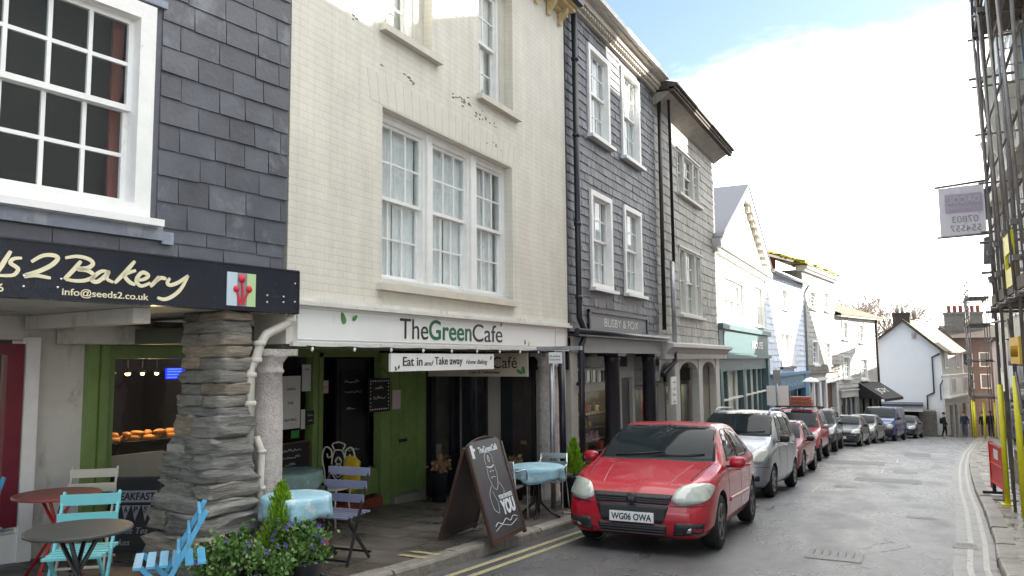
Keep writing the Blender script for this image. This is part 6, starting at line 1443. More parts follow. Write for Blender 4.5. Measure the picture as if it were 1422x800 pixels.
VAN=dict(L=4.78,W=1.92,wr=.33,axles=(.85,3.95),panels=std_panels,
 top=[(0,.78),(.06,.92),(.25,1.05),(.8,1.2),(1.0,1.32),(1.5,1.75),(1.75,1.90),(2.1,1.95),(4.4,1.97),(4.7,1.93),(4.76,1.5),(4.78,.8)],
 belt=[(0,.7),(.6,1.0),(1.2,1.12),(2,1.15),(4.6,1.15),(4.78,.9)],plan=[(0,.74),(.06,.83),(.25,.92),(.7,.955),(4.5,.955),(4.78,.88)],
 bot=[(0,.34),(.1,.26),(4.5,.26),(4.78,.36)],tw=[(0,.66),(.5,.80),(1.0,.86),(1.7,.82),(4.7,.80),(4.78,.78)],
 cowl=.98,ws_top=1.74,wsw=(.86,.80),mirror=(1.35,1.3),mirmat=MATS['car_trim'],side_windows=[[(1.5,1.2),(2.15,1.2),(2.15,1.72),(1.85,1.68)]],
 lamps=[[(.56,.74),(.84,.70),(.90,.86),(.80,.98),(.62,.92)]],lr=.08,extra=[('bumper',[(-.88,.36),(.88,.36),(.88,.66),(-.88,.66)],'y','car_trim'),('indicator',[(.56,.69),(.86,.66),(.86,.72),(.56,.745)],'y2','amber_lens'),('grille',[(-.5,.72),(.5,.72),(.5,.78),(-.5,.78)],'y','car_trim')],
 seams=[(1.3,.35,1.2),(2.25,.35,1.8)],handles=[],rim=MATS['rim_dark'],spokes=6,plate=(.5,.52))
build_car('parked_van','blue panel van with dark bumpers parked second from the far end',VAN,(-2.0,49.4),R(-8),paint('blue',(.02,.06,.22),.3,.2),cat='van')
build_car('parked_car','dark blue hatchback at the far end of the parked row',variant(GOLF,1,1,.99,rim=MATS['rim']),(-.85,56.2),R(-8),paint('navy',(.02,.03,.075),.3,.2))
# ============================================================ street furniture
RED=M('red_metal',(.35,.02,.02),.4,var=.15); TEAL=M('teal_metal',(.14,.45,.48),.45,var=.08); SKY=M('sky_metal',(.09,.36,.58),.45,var=.1); CRM=M('cream_metal',(.55,.53,.43),.5,var=.08); VIO=M('slat_lilac',(.17,.18,.27),.5,var=.1)
def gnd(x,y): return gz(y)+.122
def round_table(label,x,y,r,top,leg,h=.70,group=None,cloth=None,base='cross'):
    t=thing('cafe_table',label,'table',(x,y,gnd(x,y)),R(20)); q=MB(); q.lathe([(r-.01,h-.025),(r,h-.02),(r,h-.004),(r-.006,h)],(0,0,0),32); q.build('table_top',top,t)
    for k in range(2):
        for s in (-1,1):
            q=MB()
            c,sn=math.cos(k*math.pi/2),math.sin(k*math.pi/2)
            def P(a,b,z): return (a*c-b*sn,a*sn+b*c,z)
            if base=='cross': q.tube([P(s*r*.75,.03*s,0),P(s*.05,.0,h*.48),P(-s*r*.4,-.03*s,h-.03)],.014,8)
            else: q.tube([P(s*.32,0,0),P(s*.2,0,.06),P(s*.05,0,.2),P(s*.035,0,h-.03)],.018,8)
            q.build('leg',leg,t)
    return t
round_table('round red folding metal table beside the whitewashed bakery wall',-6.39,4.13,.33,M('red_top',(.33,.07,.06),.45,var=.1,bump=.05),RED)
round_table('round dark bistro table nearest the camera in front of the teal chair',-4.57,3.10,.30,M('dark_top',(.05,.052,.05),.5,var=.2),MATS['black_iron'])
def folding_chair(label,x,y,rz,slat,frame,nslat=2,h=.84,w=.42,seat_slats=6):
    t=thing('folding_chair',label,'chair',(x,y,gnd(x,y)),rz)   # faces local -y
    for s in (-1,1):
        MB().beam((s*w/2,-.20,0),(s*w/2,.20,h),.03,.016,up=(1,0,0)).build('leg',frame,t)
        MB().beam((s*(w/2-.03),.24,0),(s*(w/2-.03),-.18,.45),.03,.016,up=(1,0,0)).build('leg',frame,t)
    MB().beam((-w/2,.22,.06),(w/2,.22,.06),.02,.02).beam((-w/2,-.19,.06),(w/2,-.19,.06),.02,.02).build('stretcher',frame,t)
    for i in range(seat_slats):
        yy=-.2+.38*i/(seat_slats-1); MB().bx((0,yy,.45),(w,.05,.016)).build('seat_slat',slat,t)
    for i in range(nslat):
        z=h-.05-i*.12; yy=-.2+.4*z/h; MB().bx((0,yy-.015,z),(w+.03,.018,.075)).build('back_slat',slat,t)
    return t
folding_chair('teal slatted folding chair behind the dark bistro table',-5.12,3.50,R(40),TEAL,TEAL,2,.82,.36)
folding_chair('cream slatted folding chair against the green bakery door post',-6.55,4.52,R(41),CRM,CRM,2,.86,.37)
folding_chair('sky blue slatted folding chair side on beside the stone pier',-4.42,3.66,R(-40),SKY,SKY,3,.78)
folding_chair('sky blue folding chair cut off by the left edge of the photo',-6.55,3.45,R(-80),SKY,SKY,2,.84)
folding_chair('black framed folding chair with lilac slats beside the blue clothed table',-4.97,6.02,R(6),VIO,MATS['black_iron'],3,.88,.44)
# cloths
def cloth(label,x,y,r,h,seed,mat):
    q=MB(); q.smooth=True; n=48; rng=random.Random(seed); prof=[(0,h+.006),(r*.5,h+.008),(r*.97,h+.007),(r+.012,h-.006)]
    ph=[rng.uniform(0,6) for _ in range(3)]
    rows=[]
    for rr,z in prof: rows.append([(rr*math.cos(2*math.pi*k/n),rr*math.sin(2*math.pi*k/n),z) for k in range(n)])
    for j in (1,2,3,4):
        row=[]
        for k in range(n):
            a=2*math.pi*k/n; wv=math.sin(a*7+ph[0])*.5+math.sin(a*11+ph[1])*.3; drop=.17+.03*math.sin(a*4+ph[2])
            rr=r+.012+wv*.022*j/2; row.append((rr*math.cos(a),rr*math.sin(a),h-.006-drop*j/4))
        rows.append(row)
    for i in range(len(rows)-1):
        for k in range(n): q.add([rows[i][k],rows[i][(k+1)%n],rows[i+1][(k+1)%n],rows[i+1][k]],[(0,1,2,3)])
    o=q.build('tablecloth',mat,merge=True); o.location=(x,y,gnd(x,y)); md=o.modifiers.new('s','SOLIDIFY'); md.thickness=.004
    return tag(o,label,'tablecloth')
CL=M('floral_cloth',(.30,.52,.62),.5,var=.12,scale=9,stain=((.62,.70,.70),7,.52,1))
CLg=M('grey_cloth',(.22,.34,.32),.6,var=.15,scale=9,stain=((.45,.52,.48),9,.55,1))
round_table('small round table under a blue flowered cloth behind the bright green conifer',-4.78,5.22,.27,MATS['dark_top'],MATS['black_iron'],.70,base='ped')
cloth('blue flowered cloth on the table behind the bright green conifer',-4.78,5.22,.285,.70,1,CL)
round_table('round table under a blue flowered cloth with aluminium chairs, by the far column',-4.75,10.0,.36,MATS['dark_top'],MATS['black_iron'],.70,base='ped')
cloth('blue flowered cloth on the table by the far column',-4.75,10.0,.37,.70,2,CL)
round_table('round table with a grey green cloth deep in the arcade by the ornate chair',-6.55,7.0,.38,MATS['dark_top'],CRM,.70,base='ped')
cloth('grey green cloth on the table deep in the arcade',-6.55,7.0,.39,.70,3,CLg)
# ornate cream chair
t=thing('ornate_chair','cream wrought iron garden chair with a scrolled back in the arcade','chair',(-6.55,7.75,gnd(0,7.75)),R(10))
for sx in (-1,1):
    for sy in (-1,1): MB().tube([(sx*.2,sy*.2,0),(sx*.17,sy*.17,.25),(sx*.19,sy*.18,.45)],.012,8).build('leg',CRM,t)
q=MB(); q.lathe([(.001,.44),(.22,.44),(.23,.45),(.22,.46),(.001,.46)],(0,0,0),24); q.build('seat',CRM,t)
q=MB(); Yb=.2
for s in (-1,1):
    q.tube(catmull([(s*.19,Yb,.45),(s*.20,Yb,.62),(s*.235,Yb,.8),(s*.19,Yb,.93),(s*.11,Yb,.90),(s*.10,Yb,.82),(s*.15,Yb,.80),(s*.165,Yb,.85)],5),.011,6)
    q.tube(catmull([(0,Yb,.5),(s*.09,Yb,.6),(s*.095,Yb,.75),(s*.06,Yb,.88),(0,Yb,.9)],5),.009,6)
    q.tube(catmull([(s*.06,Yb,.9),(s*.09,Yb,.97),(0,Yb,1.0)],5),.01,6)
    for z in (.6,.68,.76): q.tube(catmull([(0,Yb,z-.05),(s*.05,Yb,z),(0,Yb,z+.05),(-s*.03,Yb,z)],4),.007,5)
q.build('backrest',CRM,t)
o=thing('jacket','yellow cloth hung over the back of the ornate cream chair','jacket',(-6.40,7.98,gnd(0,7.98)+.42),R(10)); q=MB(); q.blob((0,0,.2),(.24,.07,.46),.7,.22,seed=4,nu=18,nv=12); q.build('cloth',M('yellow_cloth',(.55,.36,.02),.8,var=.15),o)
# aluminium chairs
def alu_chair(label,x,y,rz):
    t=thing('aluminium_chair',label,'chair',(x,y,gnd(x,y)),rz); A=M('aluminium',(.6,.61,.62),.25,metal=.9,var=.1)
    for s in (-1,1):
        MB().tube(catmull([(s*.25,-.24,0),(s*.25,-.22,.5),(s*.25,-.18,.64),(s*.25,.02,.68),(s*.22,.2,.68),(s*.19,.26,.74)],4),.0125,8).build('arm_leg',A,t)
        MB().tube([(s*.23,.26,0),(s*.21,.18,.44),(s*.2,.27,.82)],.0125,8).build('leg',A,t)
    q=MB()
    for i in range(7): q.bx((0,-.2+i*.065,.445),(.42,.045,.012))
    q.build('seat',A,t)
    q=MB(); q.box(-.2,.2,.235,.25,.60,.70).box(-.2,.2,.255,.27,.74,.82); q.build('backrest',A,t)
alu_chair('aluminium armchair on the camera side of the far clothed table',-4.92,9.35,R(190)); alu_chair('aluminium armchair on the far side of the far clothed table',-4.85,10.65,R(10))
# ---- A-board
AB=thing('sandwich_board','tall black sandwich board with chalk drawing standing by the kerb','sandwich board',(-4.52,8.05,gnd(0,8.05)),R(3))
WD=M('board_frame',(.055,.028,.02),.45,var=.2); sl=math.atan2(gz(8.5)-gz(7.6),.9)
def board(side):
    b=math.atan2(.34,1.12); Lh=1.17; hw=.46
    fm=MB(); fm.box(-hw,-hw+.045,-.018,.018,0,Lh-.06); fm.box(hw-.045,hw,-.018,.018,0,Lh-.06); fm.box(-hw+.045,hw-.045,-.018,.018,.03,.08)
    pts=[(-hw+.045,.08)]+[(hw-.045,.08)]+[((hw-.045)*math.cos(a),Lh-.07+.11*math.sin(a)) for a in [math.pi*i/12 for i in range(13)]]
    pb=MB(); pb.prism(pts,'y',-.008,.008)
    M4=Matrix.Rotation(-sl*0,4,'X')@(Matrix.Translation((.34,0,0))@Matrix.Rotation(R(90),4,'Z')@Matrix.Rotation(-b,4,'X') if side>0 else Matrix.Translation((-.34,0,0))@Matrix.Rotation(R(-90),4,'Z')@Matrix.Rotation(-b,4,'X'))
    fm.xf(M4); pb.xf(M4); return fm,pb,M4
for side in (1,-1):
    fm,pb,M4=board(side); f=fm.build('frame',WD,AB); p=pb.build('chalk_panel' if side>0 else 'rear_panel',M('chalk_black',(.055,.055,.06),.35,var=.25,scale=3) if side>0 else M('brown_panel',(.05,.03,.028),.5,var=.1),AB)
    if side>0:
        def T(s,u,z,**k): text_on(s,MATS['chalk_w'],AB,u,-.012,z,M4=M4,**k)
        M('chalk_w',(.62,.65,.68),.8,var=.1)
        T('TheGreenCafé',-.22,1.02,w=.50,h=.075,bold=.02); T('YOUR CAFE NEEDS',-.02,.46,w=.36,h=.05,bold=.03); T('YOU',-.02,.28,w=.36,h=.17,bold=.05)
        q=MB(); 
        q.box(-.39,-.33,-.013,-.009,.98,1.13); q.box(-.33,-.29,-.013,-.009,1.06,1.09)
        def st(pts,w=.006):
            z_=MB(); ribbon(z_,pts,w*.7,-.0135,.003,4); z_.xf(M4); z_.build('chalk_line',MATS['chalk_w'],AB)
        st([(-.3,.15),(-.1,.19),(.1,.15),(.3,.19)],.008); st([(-.28,.20),(-.2,.23),(-.1,.20),(.02,.24),(.12,.2),(.22,.24),(.33,.21)],.012)
        cx,cz=-.02,.74
        st([(cx-.1,cz+.12),(cx,cz+.10),(cx+.1,cz+.12)],.02); st([(cx-.1,cz+.14),(cx-.09,cz+.24),(cx,cz+.28),(cx+.09,cz+.24),(cx+.1,cz+.14)]); st([(cx,cz+.16),(cx-.02,cz+.2),(cx,cz+.24),(cx+.02,cz+.2),(cx,cz+.16)],.01)
        st([(cx-.1,cz+.1),(cx-.11,cz),(cx-.06,cz-.12),(cx,cz-.16),(cx+.06,cz-.12),(cx+.11,cz),(cx+.1,cz+.1)]); st([(cx-.05,cz+.05),(cx-.03,cz+.06),(cx-.02,cz+.05)],.01); st([(cx+.02,cz+.05),(cx+.03,cz+.06),(cx+.05,cz+.05)],.01)
        st([(cx-.06,cz-.02),(cx,cz-.01),(cx+.06,cz-.02)],.008); st([(cx-.1,cz-.1),(cx-.2,cz-.2),(cx-.18,cz-.36),(cx-.08,cz-.42)],.007); st([(cx-.12,cz-.16),(cx-.05,cz-.3),(cx-.08,cz-.42)],.005); st([(cx+.1,cz-.08),(cx+.18,cz-.18),(cx+.16,cz-.22)],.006)
        q.xf(M4); q.build('chalk_drawing',MATS['chalk_w'],AB)
# small chalk board by the bakery
CB=thing('chalkboard','small black chalkboard reading BREAKFAST BAPS leaning by the bakery door','menu board',(-6.98,5.25,gnd(0,5.25)),R(28))
M4=Matrix.Rotation(R(-10),4,'X'); q=MB(); q.box(-.27,.27,-.012,.012,0,.70); q.xf(M4); q.build('board',MATS['chalkboard'],CB)
q=MB(); q.box(-.28,-.26,-.018,.014,0,.71).box(.26,.28,-.018,.014,0,.71).box(-.28,.28,-.018,.014,.70,.72); q.xf(M4); q.build('frame',MATS['black_iron'],CB)
q=MB(); q.box(-.24,.24,-.018,-.013,.47,.585)
for i in range(4): q.prism([(-.20+i*.1,.44),(-.11+i*.1,.44),(-.155+i*.1,.29)],'y',-.018,-.013)
q.xf(M4); q.build('chalk_banner',M('chalk_grey',(.38,.40,.45),.8,var=.1),CB)
text_on('BREAKFAST',MATS['chalkboard'],CB,-.22,-.021,.49,w=.44,h=.075,bold=.02,M4=M4); 
for i,ch in enumerate('BAPS'): text_on(ch,MATS['chalkboard'],CB,-.175+i*.1,-.021,.37,w=.04,h=.06,M4=M4,bold=.02)
text_on('Coffee Tea',MATS['chalk_grey'],CB,-.18,-.016,.17,w=.36,h=.06,M4=M4,shear=.2); text_on('Cakes',MATS['chalk_grey'],CB,-.18,-.016,.06,w=.2,h=.06,M4=M4,shear=.2)
# bakery interior: counter, pastries, lamps, blue sign, led strip
def bw(u,d,z): return BK.W(u,d,z)
co=thing('bakery_counter','dark display counter with a lit strip inside the bakery','counter',bw(5.7,2.6,-.13),BK.rz())
MB().box(-.1,1.9,.1,.5,0,.84).box(-.12,1.92,.05,.55,.84,.87).build('counter',MATS['room_dark'],co)
MB().box(-.15,.75,-.35,.0,.22,.30).build('tray_ledge',MATS['old_timber'],co)
q=MB()
for i in range(14): q.bx((-.1+i*.055,-.36,.30),(.035,.015,.02))
q.build('led_strip',M('warm_led',(.9,.7,.2),.5,var=0,emit=(1,.72,.2),estr=3),co)
M('pastry',(.55,.24,.06),.5,var=.35,scale=14,bump=.2); rng=random.Random(4)
for i in range(16):
    o=thing('pastry','one of the golden pastries heaped on the dark bakery counter','pastry',bw(5.75+(i%8)*.14+rng.uniform(-.02,.02),2.75+rng.uniform(-.05,.1),.745+(.05 if i>=8 else 0)+.02),rng.uniform(0,3),'pastries on the bakery counter')
    q=MB(); q.blob((0,0,.0),(.15,.085,.07),.85,.18,seed=i,nu=12,nv=8); q.build('crust',MATS['pastry'],o)
M('lamp_glow',(1,.7,.3),.5,var=0,emit=(1,.62,.22),estr=5)
for i,(u,g) in enumerate(((6.0,.06),(6.18,.08),(6.36,.06),(6.54,.06))):
    o=thing('pendant_lamp','small warm hanging lamp in the bakery, %s from the left'%['first','second and brightest','third','fourth'][i],'lamp',bw(u,3.0,1.5),0,'pendant lamps in the bakery')
    q=MB(); q.lathe([(.012,.05),(.035,.02),(.045,0)],(0,0,0),12); q.build('lamp_shade',MATS['black_iron'],o); q=MB(); q.lathe([(.001,-.03),(.022*g/.06,-.02),(.022*g/.06,.0),(.001,.005)],(0,0,0),10); q.build('bulb',MATS['lamp_glow'],o); MB().tube([(0,0,.05),(0,0,.5)],.003,5).build('cord',MATS['black_iron'],o)
o=thing('led_sign','small glowing blue rectangular light inside the bakery','lit sign',bw(6.66,3.0,1.42),BK.rz()); MB().box(0,.34,-.01,.01,0,.13).build('case',M('blue_dim',(.01,.01,.2),.5,var=0,emit=(.0,.01,.8),estr=1.3),o)
q=MB()
for z in (.02,.055,.09,.12): q.box(.01,.33,-.018,-.011,z-.003,z+.003)
q.build('tube',M('blue_glow',(.05,.05,.9),.5,var=0,emit=(.02,.04,1),estr=5),o)
pl_=bpy.data.lights.new('pastry_fill_light','POINT'); pl_.energy=7; pl_.color=(1,.68,.36); pl_.shadow_soft_size=.05; po_=bpy.data.objects.new('pastry_fill_light',pl_); COL.objects.link(po_); po_.location=bw(6.25,2.72,1.3)  # unseen point light added to brighten the pastries near the pendants
# mannequin in the teal shop
def grow(name,verts,edges,radii,mats,matf,parent,root=0,sub=2):
    me=bpy.data.meshes.new(name); me.from_pydata(verts,edges,[]); o=bpy.data.objects.new(name,me); COL.objects.link(o)
    md=o.modifiers.new('k','SKIN'); md.use_smooth_shade=True
    sv=me.skin_vertices[0].data
    for i,r in enumerate(radii): sv[i].radius=r if isinstance(r,tuple) else (r,r)
    sv[root].use_root=True
    ms=o.modifiers.new('s','SUBSURF'); ms.levels=ms.render_levels=sub
    bpy.context.view_layer.update(); m2=bpy.data.meshes.new_from_object(o.evaluated_get(bpy.context.evaluated_depsgraph_get())); bpy.data.objects.remove(o)
    m2.materials.clear()
    for m in mats: m2.materials.append(m)
    for p in m2.polygons: p.material_index=matf(p.center); p.use_smooth=True
    b=bpy.data.objects.new(name,m2); COL.objects.link(b); b.parent=parent; return b
for (B_,bxs) in ((BF,((13.9,16.4,.62+.30,.62+.34,1.26,1.29),)),(GB,((.5,9.0,.6,.66,1.24,1.28),)),(SF,((18.0,23.5,1.25,1.29,.85,.88),))):
    beambox(B_,'display_fill_light',M('shop_fill_light',(.9,.85,.7),.5,var=0,emit=(1,.82,.55),estr=7),*bxs)  # strips added to lift dim displays; only the Busby glow is known
M('skin',(.45,.28,.2),.6,var=.05); M('hair',(.03,.02,.015),.8,var=.2)
def person(label,x,y,rz,jacket,trousers,step=.12,z=None,armf=.1,hair=True,name='person',cat='person',skin=None,hatm=None,bag=False):
    t=thing(name,label,cat,(x,y,gz(y)+.12 if z is None else z),rz)
    V=[(0,0,.95),(0,0,1.15),(0,0,1.38),(0,0,1.50),(0,-.01,1.60),(0,-.015,1.70),
       (.17,0,1.40),(.24,.03,1.15),(.25,-armf,.90),(.25,-armf-.03,.82),(-.17,0,1.40),(-.24,-.02,1.15),(-.25,-.06,.90),(-.25,-.08,.82),
       (.09,0,.90),(.10,-step*.6,.50),(.10,-step+.03,.09),(.10,-step-.12,.035),(-.09,0,.90),(-.10,step*.3,.50),(-.10,step+.06,.10),(-.10,step-.08,.035)]
    E_=[(0,1),(1,2),(2,3),(3,4),(4,5),(2,6),(6,7),(7,8),(8,9),(2,10),(10,11),(11,12),(12,13),(0,14),(14,15),(15,16),(16,17),(0,18),(18,19),(19,20),(20,21)]
    Rr=[(.16,.12),(.16,.12),(.17,.12),.06,.085,.085,.07,.058,.042,.04,.07,.058,.042,.04,.10,.075,.05,.04,.10,.075,.05,.04]
    sk=skin or MATS['skin']
    def mf(c):
        if c.z>1.47: return 0
        if c.z>.86 and not (abs(c.x)>.2 and c.z<.87): return 1
        if abs(c.x)>.2 and c.z>.7: return 0
        return 3 if c.z<.09 else 2
    b=grow('body',V,E_,Rr,[sk,jacket,trousers,MATS['black_iron']],mf,t)
    q=MB(); q.blob((0,.015,1.70),(.20,.22,.20),.9,.05,nu=14,nv=9); q.xf(Matrix.Translation((0,.01,.015))); q.build('hair' if not hatm else 'hat',hatm or MATS['hair'],t)
    q=MB(); q.blob((0,-.115,1.655),(.03,.04,.05),.9,0,nu=8,nv=6); q.build('nose',sk,t)
    if bag: q=MB(); q.blob((0,.2,1.15),(.32,.2,.45),.6,.08); q.build('backpack',bag,t)
    return t
M('navy_cloth',(.02,.025,.05),.8,var=.2); M('black_cloth',(.012,.012,.015),.8,var=.2); M('jean',(.05,.08,.15),.8,var=.2); M('grey_cloth2',(.12,.12,.13),.8,var=.2)
person('person in a dark navy jacket and jeans walking down the far pavement',3.30,66.5,R(0),MATS['navy_cloth'],MATS['jean'],.14)
person('person dressed in black stooping by the white shop piers of the gable house',1.98,66.0,R(70),MATS['black_cloth'],MATS['black_cloth'],.1,z=gz(66)+.02,bag=MATS['black_cloth'])
person('person in black half hidden by the yellow poles of the far scaffold',4.45,66.0,R(0),MATS['black_cloth'],MATS['grey_cloth2'],.14)
person('person in a dark coat beneath the far scaffold, right of the yellow poles',4.62,62.2,R(180),MATS['black_cloth'],MATS['navy_cloth'],.1)
yj=M('yellow_jacket',(.62,.40,.015),.7,var=.15)
mq=person('mannequin in a bright yellow jacket and black hat in the teal shop window',*GB.W(2.9,.75,0)[:2],R(90)+R(180),yj,MATS['black_cloth'],.05,z=-1.0,name='mannequin',cat='mannequin',skin=MATS['white_paint'],hatm=MATS['black_cloth'])
yj2=thing('hanging_jacket','mustard jacket hanging in the teal shop window right of the mannequin','jacket',GB.W(5.5,.9,-.7),GB.rz()); q=MB(); q.blob((0,0,.45),(.7,.2,.95),.6,.12,seed=3,nu=18,nv=12); q.build('jacket_body',M('mustard',(.42,.26,.03),.8,var=.15),yj2); q=MB(); q.tube([(-.3,0,.8),(-.42,0,.3)],.09,8).tube([(.3,0,.8),(.42,0,.3)],.09,8); q.build('sleeve',MATS['mustard'],yj2)
# bus flag sign near teal shop
sp_=thing('sign_post','grey post with two small pale notices in front of the teal shop','sign post',(-4.62,31.3,gz(31.3)+.12)); MB().tube([(0,0,0),(0,0,3.1)],.04,10).build('post',MATS['galv'],sp_); MB().box(-.12,.14,-.06,-.04,2.55,3.05).build('notice',MATS['grey_paint'],sp_); MB().box(-.38,-.05,-.06,-.04,1.7,2.45).box(.05,.42,-.06,-.04,1.7,2.45).build('notice',MATS['sign_white'],sp_)
lm=thing('street_lamp','small lamp with a flat white shade on a thin post beyond the blue shop','street lamp',(-3.95,36.5,gz(36.5)+.12)); MB().tube([(0,0,0),(0,0,2.75)],.04,8).build('post',MATS['galv'],lm); q=MB(); q.lathe([(.03,2.95),(.2,2.9),(.36,2.78),(.36,2.74),(.05,2.74)],(0,0,0),20); q.build('lamp_shade',MATS['white_paint'],lm)
# ============================================================ plants
def leaves(mb,rng,c,rad,n,size,up=.3,shell=.0):
    cl=[Vector((rng.uniform(-.75,.75),rng.uniform(-.75,.75),rng.uniform(-.5,.8))) for _ in range(16)]
    for _ in range(n):
        while True:
            p=Vector((rng.uniform(-1,1),rng.uniform(-1,1),rng.uniform(-1,1)))
            if shell<p.length<1: break
        if rng.random()<.75: p=cl[rng.randrange(16)]+p*.33
        if rng.random()<.03: p=p*1.35
        q=Vector(c)+Vector((p.x*rad[0],p.y*rad[1],p.z*rad[2])); a=Vector((rng.gauss(0,1),rng.gauss(0,1),rng.gauss(0,1)+up)).normalized(); b=a.orthogonal().normalized(); b.rotate(Matrix.Rotation(rng.uniform(0,6),3,a)); s=size*rng.uniform(.6,1.3)
        mb.add([q,q+a*s*.5+b*s*.35,q+a*s,q+a*s*.5-b*s*.35],[(0,1,2,3)])
def conifer(label,x,y,z,h,r,seed,pot,pr=.2,ph=.32):
    t=thing('potted_conifer',label,'plant',(x,y,z)); rng=random.Random(seed)
    q=MB(); q.lathe([(pr*.75,0),(pr,ph-.03),(pr*1.06,ph-.02),(pr*1.06,ph),(pr*.95,ph),(pr*.93,ph-.04)],(0,0,0),24); q.build('pot',pot,t)
    MB().tube([(0,0,ph-.05),(0,0,ph+h*.9)],.012,6).build('trunk',MATS['bark'],t)
    q=MB()
    for i in range(2600):
        tt=rng.random()**1.3; zz=ph+h*tt; rr=r*(1-tt)**.75*(.55+.45*rng.random())*(1+.25*math.sin(i)) ; a=rng.uniform(0,6.283)
        p=Vector((rr*math.cos(a),rr*math.sin(a),zz)); d=Vector((math.cos(a)*.5,math.sin(a)*.5,1.1+rng.random())).normalized(); d.rotate(Matrix.Rotation(rng.uniform(-.4,.4),3,'X')); b=d.orthogonal().normalized(); b.rotate(Matrix.Rotation(rng.uniform(0,6),3,d)); s=rng.uniform(.03,.065)
        q.add([p,p+d*s*.5+b*s*.16,p+d*s*1.2,p+d*s*.5-b*s*.16],[(0,1,2,3)])
    q.build('crown',MATS['cypress'],t); return t
BP=M('black_pot',(.018,.02,.028),.35,var=.1)
conifer('bright lime green dwarf conifer potted at the foot of the near granite column',-4.72,4.98,gnd(0,4.98)-.0,.50,.17,1,BP,.16,.30)
conifer('small lime green conifer in a tall black planter beside the steel posts',-4.73,11.3,gnd(0,11.3),.52,.17,2,BP,.24,.50)
rng=random.Random(6)
def flowerpot(label,x,y,pr,ph,fr,nl,vio,pink):
    t=thing('flower_pot',label,'plant',(x,y,gnd(x,y))); q=MB(); q.lathe([(pr*.8,0),(pr,ph-.04),(pr*1.07,ph-.03),(pr*1.07,ph),(pr*.95,ph),(pr*.93,ph-.05)],(0,0,0),26); q.build('pot',BP,t)
    q=MB(); leaves(q,rng,(0,0,ph+fr[2]*.55),fr,nl,.045,.5,.3); q.build('foliage',MATS['foliage'],t)
    q=MB(); leaves(q,rng,(-.05,.03,ph+fr[2]*.5),(fr[0]*1.05,fr[1]*1.05,fr[2]*.9),nl//3,.035,.5,.6); q.build('pale_foliage',MATS['foliage_pale'],t)
    for n_,mt,nm in ((vio,'flower_violet','violet_blossom'),(pink,'flower_pink','pink_blossom')):
        for i in range(n_):
            a=rng.uniform(-2.6,.8); e=rng.uniform(.1,1.2); p=(fr[0]*1.02*math.cos(a)*math.cos(e),fr[1]*1.02*math.sin(a)*math.cos(e),ph+fr[2]*.55+fr[2]*math.sin(e)); b=MB()
            for k in range(5): aa=k*1.257; b.add([p,(p[0]+.02*math.cos(aa-.4),p[1]-.006,p[2]+.02*math.sin(aa-.4)),(p[0]+.028*math.cos(aa),p[1]-.012,p[2]+.028*math.sin(aa)),(p[0]+.02*math.cos(aa+.4),p[1]-.006,p[2]+.02*math.sin(aa+.4))],[(0,1,2,3)])
            b.build(nm,MATS[mt],t)
    return t
flowerpot('low wide black pot of trailing plants at the foot of the stone pier',-4.62,4.35,.22,.22,(.30,.28,.17),1500,5,0)
flowerpot('black pot spilling leaves with a pink bloom and violet flowers below the clothed table',-4.50,4.98,.17,.24,(.24,.24,.20),1500,12,1)
flowerpot('small pot of pale variegated leaves between the low pot and the conifer',-4.45,4.62,.12,.16,(.16,.16,.12),700,0,0)
dr=M('dried',(.30,.19,.10),.85,var=.2,island=.3)
for i,(x,y,lb) in enumerate(((-6.75,10.6,'dry straw coloured potted plant just left of the sandwich board'),(-5.9,11.6,'dry brown potted plant right of the sandwich board'))):
    t=thing('dry_plant',lb,'plant',(x,y,gnd(x,y))); q=MB(); q.lathe([(.11,0),(.14,.45),(.15,.46)],(0,0,0),18); q.build('pot',BP,t); q=MB(); leaves(q,random.Random(i),(0,0,.55),(.17,.17,.15),130,.09,.6); q.build('foliage',dr,t)
# ============================================================ camera, sky, sun
cam=bpy.data.cameras.new('camera'); co=bpy.data.objects.new('camera',cam); COL.objects.link(co)
cam.sensor_width=36; cam.lens=1075/1422*36; cam.clip_start=.05; cam.clip_end=4000
co.location=(0,0,1.6)
co.rotation_euler=(Matrix.Rotation(R(27.1),3,'Z')@Matrix.Rotation(R(95.4),3,'X')@Matrix.Rotation(R(-.5),3,'Z')).to_euler()
sc.camera=co
AZ,EL=R(55),R(22)
w=bpy.data.worlds.new('World'); sc.world=w; w.use_nodes=True; nt=w.node_tree; L=nt.links.new; bg=nt.nodes['Background']
sky=nd(nt,'ShaderNodeTexSky',sky_type='NISHITA'); sky.sun_disc=False; sky.sun_elevation=EL; sky.sun_rotation=AZ; sky.air_density=1.2; sky.dust_density=1.5
tc=nd(nt,'ShaderNodeTexCoord')
mp=nd(nt,'ShaderNodeMapping'); mp.inputs['Scale'].default_value=(1,1,2.2); mp.inputs['Location'].default_value=(.3,.2,.1); L(tc.outputs['Generated'],mp.inputs[0])
n=nd(nt,'ShaderNodeTexNoise'); n.inputs['Scale'].default_value=4.2; n.inputs['Detail'].default_value=10; n.inputs['Roughness'].default_value=.58; n.inputs['Distortion'].default_value=.3; L(mp.outputs[0],n.inputs[0])
sp=nd(nt,'ShaderNodeSeparateXYZ'); L(tc.outputs['Generated'],sp.inputs[0])
def mth(op,a,b,c=None,clamp=False):
    m=nd(nt,'ShaderNodeMath',operation=op); m.use_clamp=clamp
    for i_,v in enumerate((a,b,c)):
        if v is None: continue
        if isinstance(v,(int,float)): m.inputs[i_].default_value=v
        else: L(v,m.inputs[i_])
    return m.outputs[0]
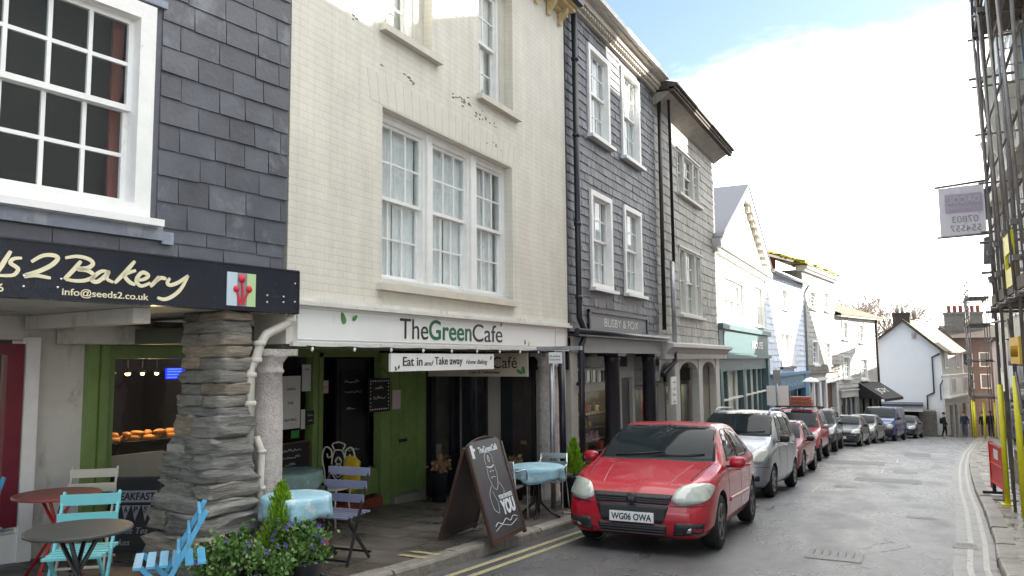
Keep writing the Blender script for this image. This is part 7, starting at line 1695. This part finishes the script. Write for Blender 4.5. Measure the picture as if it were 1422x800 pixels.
low=mth('MULTIPLY_ADD',sp.outputs['Z'],-7.0,2.36)              # bank of cloud up to some height above the horizon
low=mth('MULTIPLY_ADD',sp.outputs['X'],1.6,low)
fwd=nd(nt,'ShaderNodeMapRange'); fwd.inputs['From Min'].default_value=-.35; fwd.inputs['From Max'].default_value=.25; fwd.inputs['To Min'].default_value=-1.6; fwd.inputs['To Max'].default_value=0; L(sp.outputs['Y'],fwd.inputs['Value'])
high=mth('MULTIPLY_ADD',mth('MAXIMUM',mth('SUBTRACT',sp.outputs['Z'],.46),0.0),9.0,fwd.outputs[0])   # unseen overhead cloud, added for soft fill
nn=mth('MULTIPLY_ADD',n.outputs['Fac'],2.6,-1.3)
f=mth('ADD',mth('MAXIMUM',low,-1.2),mth('ADD',high,nn))
mc=nd(nt,'ShaderNodeMapRange',interpolation_type='SMOOTHSTEP'); mc.inputs['From Min'].default_value=-.45; mc.inputs['From Max'].default_value=.55; L(f,mc.inputs['Value'])
sk=nd(nt,'ShaderNodeVectorMath',operation='SCALE'); sk.inputs['Scale'].default_value=.66; L(sky.outputs[0],sk.inputs[0])
mx=nd(nt,'ShaderNodeMix',data_type='RGBA'); L(mc.outputs[0],mx.inputs['Factor']); L(sk.outputs[0],mx.inputs['A']); mx.inputs['B'].default_value=(8.4,8.3,8.1,1); L(mx.outputs['Result'],bg.inputs['Color'])
bg.inputs['Strength'].default_value=.12
s=bpy.data.lights.new('sun','SUN'); s.energy=4.8; s.angle=R(.5); s.color=(1,.93,.82); so=bpy.data.objects.new('sun',s); COL.objects.link(so)
sd=Vector((math.sin(AZ)*math.cos(EL),math.cos(AZ)*math.cos(EL),math.sin(EL))); so.rotation_euler=sd.to_track_quat('Z','Y').to_euler(); so.location=(20,20,30)
sc.view_settings.view_transform='Standard'; sc.view_settings.look='None'; sc.view_settings.exposure=1.95; sc.view_settings.gamma=1
sc.render.engine='CYCLES'; sc.cycles.max_bounces=8; sc.cycles.transparent_max_bounces=12; sc.cycles.use_denoising=True
